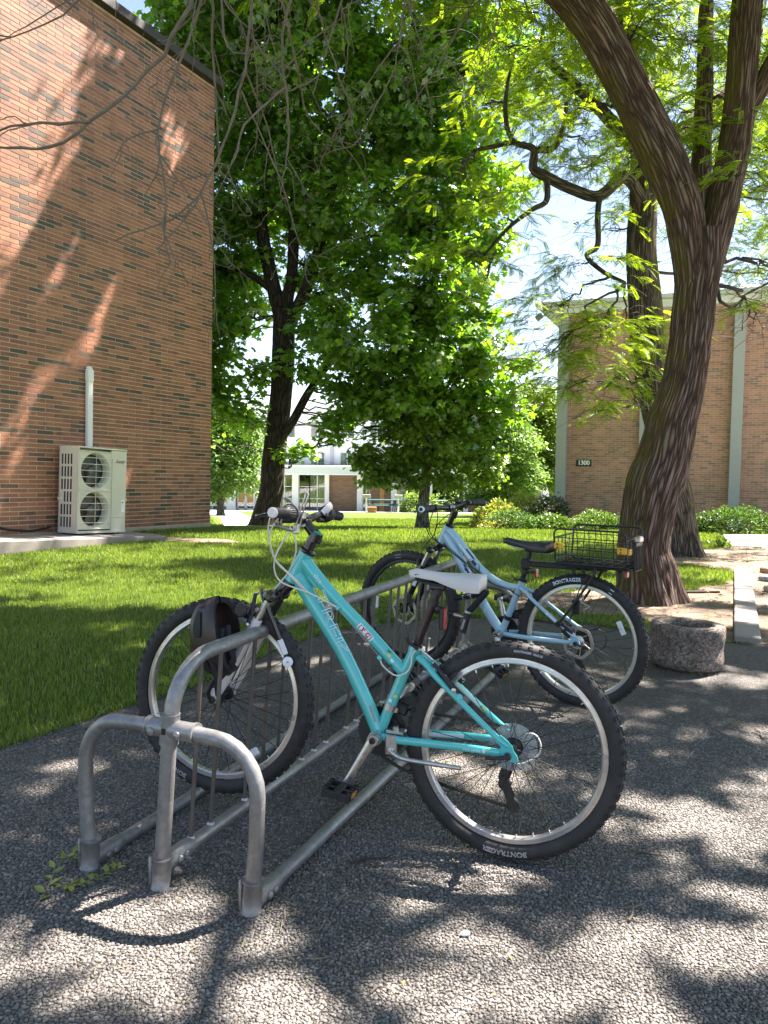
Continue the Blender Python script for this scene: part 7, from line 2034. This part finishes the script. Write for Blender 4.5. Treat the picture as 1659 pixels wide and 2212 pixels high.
for k in range(6):
    q = -.108 + .216 * k / 5; wires.append((B.P(S0, q, T0 + .001), B.P(S1, q, T0 + .001), .0022, 6))
bk = B.part(m, 'basket_frame', M_BLK_P)
for a_, c_, r_, n_ in wires:
    m = MB(); m.rod(a_, c_, r_, n_); B.part(m, 'basket_wire', M_BLK_P, bk)
for (s_, l_, t_, sz) in ((.075, .128, .49, (.045, .012, .03)), (.101, .09, .49, (.012, .04, .03)), (-.237, .128, .485, (.045, .012, .032)), (-.262, .09, .478, (.012, .045, .03))):
    m = MB(); m.box(B.P(s_, l_, t_), sz, B.d, B.n, B.up, ch=.003); cl = B.part(m, 'corner_clip', M_YEL, smooth=False)
    if sz[0] > .02:
        m = MB()
        for dt_ in (-.008, .008): m.lathe([(0, 0), (.004, 0), (.004, .002), (0, .0022)], B.P(s_ + .004, l_ + .006, t_ + dt_), B.n, 10)
        B.part(m, 'rivet', M_BLK, cl)
m = MB(); m.box(B.P(-.275, .0, .45), (.012, .11, .15), B.d, B.n, B.up, ch=.006)
for k in range(5): m.rod(B.P(-.283, -.045 + .0225 * k, .385), B.P(-.283, -.045 + .0225 * k, .5), .003, 6)
B.part(m, 'end_panel', M_BLK_P, smooth=False)
m = MB(); m.box(B.P(-.285, .03, .535), (.03, .06, .03), B.d, B.n, B.up, ch=.006); B.part(m, 'rear_lamp', M_ALLOY, smooth=False)
m = MB(); m.box(B.P(-.222, .0, .357), (.016, .04, .036), B.d, B.n, B.up, ch=.006); B.part(m, 'tail_reflector', pbr('faded red reflector', (.45, .1, .1), .2, coat=.5), smooth=False)
m = MB(); m.box(B.P(.262, 0, .325), (.03, .016, .014), B.d, B.n, B.up, ch=.003); m.tube(B.P([(.302, 0, .318), (.298, 0, .332)]), .0165, 16); rb_ = B.part(m, 'reflector_bracket', M_BLK_P, smooth=False)
m = MB(); m.box(B.P(.244, 0, .322), (.01, .036, .042), B.d, B.n, B.up, ch=.004); m.build('rear_reflector', M_REFL_R, rb_, smooth=False)
m = MB(); m.box(B.P(.012, .036, .178), (.04, .03, .075), B.d, B.n, B.up, ch=.006); m.box(B.P(.012, .053, .19), (.03, .006, .02), B.d, B.n, B.up, ch=.002); B.part(m, 'lamp_control_box', M_BLK_P, smooth=False)
for pts in ([(.0, .04, .215), (-.02, .05, .25), (-.03, .055, .23), (-.02, .05, .2)], [(.0, .04, .215), (-.03, .05, .2), (-.06, .055, .19), (-.03, .05, .17)]): B.tube('lamp_wire', pts, .0016, M_WHITE_C, 5, 20)
m = MB(); m.tube(B.P(curve([(.012, .036, .215), (.0, .04, .26), (-.04, .045, .33), (-.08, .045, .37)], 16)), .003, 6); B.part(m, 'lamp_cable', M_BLK_P)
# ================================================================== LOCKS, HELMET, PLANTER, LITTER
# U-lock over the top rail
def ru(s_, e_, z): return KM + RD * s_ + RE * e_ + ZZ * z
UA, UB = np.array([-.394, 2.5, .775]), np.array([-.318, 2.5, .58]); UQ = unit((-.1, 1, -.12)); UD = unit(UB - UA)
UL = thing('u_lock', 'black U shaped lock hanging over the rack top rail by the turquoise fork', 'lock', tuple(UB))
def up_(k, q): return UA + UD * k + UQ * q
UL_ = float(np.linalg.norm(UB - UA))
pts = [up_(UL_, 0), up_(UL_ * .7, 0), up_(UL_ * .3, 0), up_(.03, 0), up_(.008, .006), up_(-.012, .025), up_(-.02, .055), up_(-.012, .085), up_(.008, .104), up_(.03, .11), up_(UL_ * .5, .11), up_(UL_, .11)]
m = MB(); m.tube(curve(pts, 60), .0078, 14); m.build('shackle', M_BLK_G, UL)
m = MB(); a, c = up_(UL_ * .72, 0), up_(UL_ * .99, 0); m.box((a + c) / 2, (np.linalg.norm(c - a), .02, .018), UD, unit(np.cross(UD, UQ)), UQ, ch=.004); m.build('label_sleeve', M_REFL_W, UL, smooth=False)
m = MB(); c = up_(UL_ + .018, .14); m.lathe([(0, 0), (.0165, 0), (.0178, .004), (.0178, .165), (.0165, .168)], c, -UQ, 24); m.build('crossbar', M_BLK_P, UL)
m = MB(); m.lathe([(.0172, 0), (.0178, .004), (.0165, .009), (.006, .0105), (.005, .0095), (0, .0095)], c - UQ * .168, -UQ, 24); m.build('end_cap', M_REFL_W, UL)
m = MB(); m.lathe([(0, 0), (.0035, 0), (.0035, .0008), (0, .001)], c - UQ * .1785, -UQ, 10); m.build('keyway', M_DECAL_S, UL)

# cable lock with a black sleeve, from the pale blue frame to the rack
CL = thing('cable_lock', 'black sleeved cable lock looped round the pale blue frame and the rack', 'lock', tuple(B.P(.59, .12, .0)))
m = MB(); m.tube(B.P(curve([(.72, .01, .145), (.66, .035, .158), (.58, .055, .18), (.53, .062, .202), (.505, .068, .214), (.5, .072, .203), (.525, .08, .17), (.56, .092, .127), (.585, .104, .096)], 40)), np.interp(np.linspace(0, 1, 40), [0, .5, .6, 1], [.016, .0165, .0175, .0165]), 14); m.build('sleeve', pbr('black woven sleeve', (.013, .013, .015), .8, bump=.5, bscale=260), CL)
m = MB(); m.tube(B.P([(.581, .116, .094), (.583, .118, .08), (.605, .135, -.012)]), [.019, .0195, .0195], 18); m.build('lock_body', M_BLK_P, CL)
m = MB(); m.lathe([(.0195, 0), (.0198, .002), (.0198, .008), (.0195, .01)], B.P(.582, .1165, .092), unit(B.P(.581, .116, .096) - B.P(.6, .13, .02)), 18); m.build('ring', M_ALLOY, CL)
m = MB(); c_ = B.P(.594, .127 + .0195, .035); ax_ = unit(B.P(.605, .135, -.012) - B.P(.583, .118, .08)); m.box(c_, (.055, .004, .012), ax_, B.n, unit(np.cross(ax_, B.n)), ch=.001); m.build('lock_label', M_DECAL_S, CL, smooth=False)
m = MB(); m.tube(B.P(curve([(.9, -.03, .04), (.83, -.01, .05), (.76, .02, .056), (.69, .06, .06)], 20)), .0135, 12); m.build('sleeve', M_BLK_P, CL)
m = MB(); m.tube(B.P([(.69, .06, .06), (.655, .082, .062), (.625, .1, .064), (.605, .114, .066)]), [.0138, .0125, .008, .0065], 12); m.build('bolt_end', M_ALLOY, CL)
V, F = text_geo('ELITE', .03, bold=.0006)
a, c = B.P(.66, .035, .158), B.P(.58, .055, .18); d_ = unit(a - c); mid = (a + c) / 2; u_ = -unit(np.cross(B.n, d_)); u_ = u_ if u_ @ ZZ < 0 else -u_
m = MB(); th = V[:, 1] / .0165; m.add(mid + V[:, :1] * d_ + .0172 * (np.cos(th)[:, None] * B.n + np.sin(th)[:, None] * u_), F); m.build('lettering', M_WHITE_S, CL, smooth=False)

# helmet hung on the front wheel
HE = thing('helmet', 'dark brown and black cycle helmet hanging by its straps over the turquoise front wheel', 'helmet', tuple(T.P(.93, .1, .25)))
M_HELM = pbr('matte dark helmet shell', (.035, .02, .018), .42, var=.15, bump=.1, bscale=200)
M_FOAM = pbr('black helmet foam', (.012, .012, .013), .75)
M_STRAP = pbr('black strap', (.014, .014, .017), .8)
hc = np.array([.93, .1, .3])
hx = unit(T.V(.2, .0, .98)); hy = unit(T.V(.92, .02, .1)); hy = unit(hy - hx * (hy @ hx)); hz = np.cross(hx, hy)     # hx along the helmet, hy out of its crown
if hz @ T.n < 0: hz = -hz
def helm(u, v, k=1.0):
    # u: -1..1 along, v: angle over the crown
    a = u * math.pi / 2
    w = math.cos(a)
    return T.P(hc) + hx * (.128 * math.sin(a) * k) + (hy * (.118 * math.sin(v)) + hz * (.088 * math.cos(v))) * (abs(w) ** .72 * k)
m = MB(); nu, nv = 34, 30; V = []
for i in range(nu):
    for j in range(nv):
        u = -.985 + 1.97 * i / (nu - 1); v = -.12 + (math.pi + .24) * j / (nv - 1)
        ridge_ = 1 + .022 * math.cos(v * 7)
        V.append(helm(u, v, ridge_))
idx = np.arange(nu * nv).reshape(nu, nv)
F = np.stack([idx[:-1, :-1], idx[:-1, 1:], idx[1:, 1:], idx[1:, :-1]], -1).reshape(-1, 4)
m.add(V, F)
V2 = [T.P(hc) + (np.asarray(p) - T.P(hc)) * .84 for p in V]; m.add(V2, F[:, ::-1])
for i in range(nu - 1):
    for j in (0, nv - 1):
        pass
sh = m.build('shell', M_HELM, HE, angle=60)
m = MB(); q = []
for j in (0, nv - 1):
    A_ = [V[i * nv + j] for i in range(nu)]; C_ = [V2[i * nv + j] for i in range(nu)]
    i_ = np.arange(nu - 1); m.add(A_ + C_, np.stack([i_, i_ + 1, i_ + 1 + nu, i_ + nu], -1))
m.build('rim', M_FOAM, HE, smooth=False)
for (u0, u1, v0, v1) in ((-.55, -.12, .35, .75), (.05, .5, .3, .72), (-.5, -.05, 1.05, 1.35), (.1, .55, 1.05, 1.35), (-.45, .1, 1.75, 2.0), (.2, .6, 1.7, 1.95), (-.1, .4, 2.3, 2.6), (-.82, -.62, .7, 1.2), (.68, .85, .7, 1.3)):
    m = MB(); V = []; n_ = 7
    for i in range(n_):
        t_ = i / (n_ - 1); ww = math.sin(math.pi * (.12 + .76 * t_)) ** .6 * (1 - .35 * t_)
        for s_ in (-1, 0, 1): V.append(helm(u0 + (u1 - u0) * t_, (v0 + v1) / 2 + s_ * (v1 - v0) / 2 * ww, 1.026))
    i_ = np.arange(n_ - 1) * 3
    m.add(V, np.concatenate([np.stack([i_ + k, i_ + 1 + k, i_ + 4 + k, i_ + 3 + k], -1) for k in (0, 1)])); m.build('vent', M_FOAM, sh, smooth=True)
Vt, Ft = text_geo('TREK', .018, bold=.0005)
m = MB(); m.add([helm(.62 + y * 7, .55 - x * 9, 1.03) for x, y, z in Vt], Ft); m.build('lettering', M_DKBR, sh, smooth=False)
for pts in ([(.915, .15, .33), (.905, .17, .27), (.895, .165, .22), (.885, .15, .2), (.9, .14, .215)], [(.95, .16, .28), (.935, .17, .22), (.925, .16, .17), (.93, .14, .12), (.935, .12, .1)], [(.9, .14, .34), (.885, .15, .28), (.87, .155, .245), (.872, .15, .225), (.9, .145, .19), (.92, .15, .165)]):
    m = MB(); m.tube(T.P(curve(pts, 30)), .0085, 8, flat=(1, .25)); m.build('strap', M_STRAP, HE)
m = MB(); m.lathe([(0, 0), (.02, 0), (.022, .004), (.022, .012), (.018, .016), (0, .016)], T.P(.872, .1, .385), T.n, 22); m.build('fit_dial', M_BLK_P, HE)
m = MB(); m.box(T.P(.933, .12, .095), (.014, .01, .03), T.d, T.n, T.up, ch=.003); m.build('buckle', M_BLK_P, HE, smooth=False)

# concrete ring planter
def mat_aggr():
    t = NT('rough aggregate concrete'); co = t.coord()
    v = t.n('TexVoronoi', Scale=95.0); t.l(co, v.inputs[0]); sp = t.n('SeparateColor'); t.l(v.outputs['Color'], sp.inputs[0])
    c = t.ramp(sp.outputs[0], [(0, (.12, .105, .09)), (.4, (.22, .19, .16)), (.75, (.31, .27, .24)), (.93, (.44, .39, .35)), (1, (.36, .22, .16))])
    b = t.ramp(t.noise(co, 7, 6, .7), [(.3, (.62, .56, .52)), (.7, (1.15, 1.1, 1.05))])
    t.set(Base_Color=t.mix(1.0, c, b, 'MULTIPLY'), Roughness=.92)
    e = t.n('TexVoronoi', feature='DISTANCE_TO_EDGE', Scale=95.0); t.l(co, e.inputs[0])
    t.bump(t.math('ADD', t.ramp(e.outputs['Distance'], [(0, 0.), (.25, 1.)]), t.noise(co, 40, 6, .7)), .9, .006)
    return t.m
M_AGGR = mat_aggr()
PC = np.array([1.845, 4.615, 0])
PL = thing('concrete_planter', 'round rough concrete ring planter on the path right of the bicycles', 'planter', tuple(PC))
tilt = unit((.03, .02, 1)); n_ = 96
prof = [(.17, .012), (.186, .016), (.2, .02), (.207, .035)] + [(.2085 + .004 * math.sin(k * .7), .035 + .19 * k / 12) for k in range(1, 12)] + [(.212, .24), (.211, .262), (.204, .272), (.19, .275), (.165, .274), (.152, .269), (.147, .255), (.145, .2), (.145, .16)]
m = MB(); m.lathe(prof, PC, tilt, n_)
m.F = m.F[:1]
V = m.V[0]
for i, p in enumerate(V):
    q = Vector(p) * 38; r_ = p - PC; r2 = np.array([r_[0], r_[1], 0]); L = np.linalg.norm(r2)
    V[i] = p + (r2 / max(L, 1e-6)) * (mnoise.noise(q) * .001 + mnoise.noise(q * .25) * .0015) + np.array([0, 0, mnoise.noise(q * .6) * .003 + mnoise.noise(Vector(p) * 9) * .004 if r_[2] > .23 else 0])
m.build('ring', M_AGGR, PL, angle=180)
m = MB(); m.lathe([(0, .0), (.165, 0), (.17, .02), (0, .02)], PC + np.array([0, 0, .001]), ZZ, 40); m.build('foot', pbr('dark gap concrete', (.06, .05, .045), .95), PL, smooth=False)  # foot coloured dark to give the shaded gap under the ring
m = MB(); m.lathe([(0, .205), (.05, .21), (.1, .2), (.146, .195)], PC, ZZ, 30); m.build('soil', M_DIRT, PL)
mb = MB(); rs = np.random.RandomState(8); n_ = 260; a = rs.uniform(0, 6.28, n_); rr_ = rs.uniform(.19, .235, n_)
mb.add(*blades(np.stack([PC[0] + rr_ * np.cos(a), PC[1] + rr_ * np.sin(a), 0 * a + .006], -1), .03, .003, 9, 1.3)); tag(mb.build('dry_weeds', M_STRAW, smooth=True, angle=180), kind='stuff')

# fallen leaf sprays at the rack's left foot
M_SPRIG = mat_leaf('fresh fallen leaf', [(0, (.17, .25, .03)), (.6, (.24, .31, .05)), (1, (.32, .33, .08))], tf=.25)
def sprig(name, label, P, n, size, seed):
    P = curve(P, 30); rs = np.random.RandomState(seed)
    S = thing(name, label, 'fallen leaves', tuple(P[0] * [1, 1, 0]), None)
    m = MB(); m.tube(P, np.linspace(.0018, .0008, 30), 5); m.build('stalk', M_STRAW, S)
    m1 = MB(); o = None
    for k in range(n):
        u = .12 + .85 * k / n; i = int(u * 28); d_ = unit(P[i + 1] - P[i]); sd = 1 if k % 2 else -1
        y = unit(d_ * rs.uniform(.3, .8) + np.cross(ZZ, d_) * sd + ZZ * rs.uniform(-.05, .4)); z = unit(ZZ + rs.normal(0, .3, 3)); z = unit(z - y * (z @ y)); x = np.cross(y, z)
        sz = size * rs.uniform(.7, 1.2)
        V = np.array([(0, 0, 0), (.2, .25, .04), (.24, .5, .05), (.12, .82, .02), (0, 1, -.03), (-.12, .82, .02), (-.24, .5, .05), (-.2, .25, .04)]) * sz
        m = MB(); m.add(P[i] + V @ np.stack([x, y, z]), [np.array([[0, 1, 2, 3, 4]]), np.array([[0, 4, 5, 6, 7]])]); m.build('leaflet', M_SPRIG, S, smooth=False)
sprig('leaf_spray', 'yellow green leaf spray lying on the path in front of the rack left foot', [(-.93, 2.12, .01), (-.86, 2.1, .018), (-.8, 2.16, .02), (-.75, 2.24, .014)], 18, .036, 3)
sprig('leaf_spray', 'pale green leaves caught against the rack left foot', [(-.93, 1.98, .008), (-.94, 2.12, .01), (-.95, 2.19, .03), (-.91, 2.22, .05), (-.87, 2.2, .03)], 12, .034, 4)
def twig(label, P, r, mat, seed, fork=None):
    P = np.array(P, float); m = MB(); m.tube(curve(P, 16), np.linspace(r, r * .5, 16), 6)
    if fork is not None: m.tube(curve(np.array(fork, float), 10), np.linspace(r * .7, r * .35, 10), 6)
    tag(m.build('fallen_twig', mat, org=(P[0][0], P[0][1], 0)), label, 'twig', 'twigs fallen on the path')
twig('pale forked twig on the path right of the rear tyre, alone in shade', [(.66, 1.97, .012), (.68, 2.0, .013), (.7, 2.06, .012)], .0035, M_TWIG, 1, [(.69, 2.03, .012), (.72, 2.04, .016), (.735, 2.06, .014)])
twig('dark twig on the path left of the turquoise rear wheel', [(-.09, 2.25, .012), (-.04, 2.275, .013), (.03, 2.285, .012)], .0045, M_TWIG_D, 2, [(-.045, 2.27, .012), (-.045, 2.245, .014), (-.05, 2.235, .013)])
twig('short pale twig between the bottom rail and the side rail', [(-.43, 2.38, .012), (-.425, 2.42, .013), (-.415, 2.46, .012)], .003, M_TWIG, 3)
twig('curved pale twig at the right edge of the path', [(1.7, 3.36, .012), (1.72, 3.42, .016), (1.78, 3.46, .02)], .006, M_TWIG, 4, [(1.72, 3.42, .016), (1.71, 3.47, .016)])
twig('small dark twig on the sunny gravel right of the rear tyre', [(.8, 2.33, .012), (.84, 2.32, .013), (.88, 2.31, .012)], .003, M_TWIG_D, 5)
twig('thin twig at the lower right edge of the path', [(1.08, 2.17, .011), (1.11, 2.2, .012), (1.13, 2.25, .011)], .002, M_TWIG, 6)
twig('tiny curled brown twig at the bottom of the picture', [(-.02, 1.68, .011), (.0, 1.7, .013), (.03, 1.69, .011)], .003, M_TWIG, 7)
m = MB(); stone_geo(m, (.22, 1.905, .012), (.026, .018, .012), .3, 5); tag(m.build('paper_scrap', M_WHITE_S, org=(.22, 1.905, 0)), 'tiny white crumpled paper scrap on the shaded path below the rear tyre', 'litter')
m = MB(); m.box((2.95, 7.35, .02), (.62, .03, .02), unit((1, .12, 0)), unit((-.12, 1, 0)), ZZ, ch=.004); tag(m.build('fallen_stick', M_TWIG_D, org=(2.95, 7.35, 0)), 'straight dark stick lying on the bare earth beside the big trunk', 'stick')
rs = np.random.RandomState(31); mb = MB(); n_ = 420
x = rs.uniform(1.2, 5, n_); y = rs.uniform(5.4, 11, n_); k = dirt_mask(x, y); x, y = x[k], y[k]; n_ = len(x)
M_ = leaf_frames(n_, rs, .05, .25); inst_add(mb, T_OVAL, F_OVAL, np.stack([x, y, 0 * x + .022], -1), M_, rs.uniform(.03, .08, n_))
tag(mb.build('leaf_litter', pbr('dry leaf litter', (.2, .13, .08), .85, var=.4, scale=30), smooth=False), kind='stuff')
mb = MB(); n_ = 240; x = rs.uniform(-1.5, 2.2, n_); y = rs.uniform(1.0, 4.2, n_); k = y < edge_y(x) - .1; x, y = x[k], y[k]; n_ = len(x)
inst_add(mb, T_OVAL, F_OVAL, np.stack([x, y, 0 * x + .013], -1), leaf_frames(n_, rs, .05, .25), rs.uniform(.006, .018, n_))
tag(mb.build('leaf_bits', pbr('leaf bits', (.26, .2, .08), .8, var=.5, scale=60), smooth=False), kind='stuff')
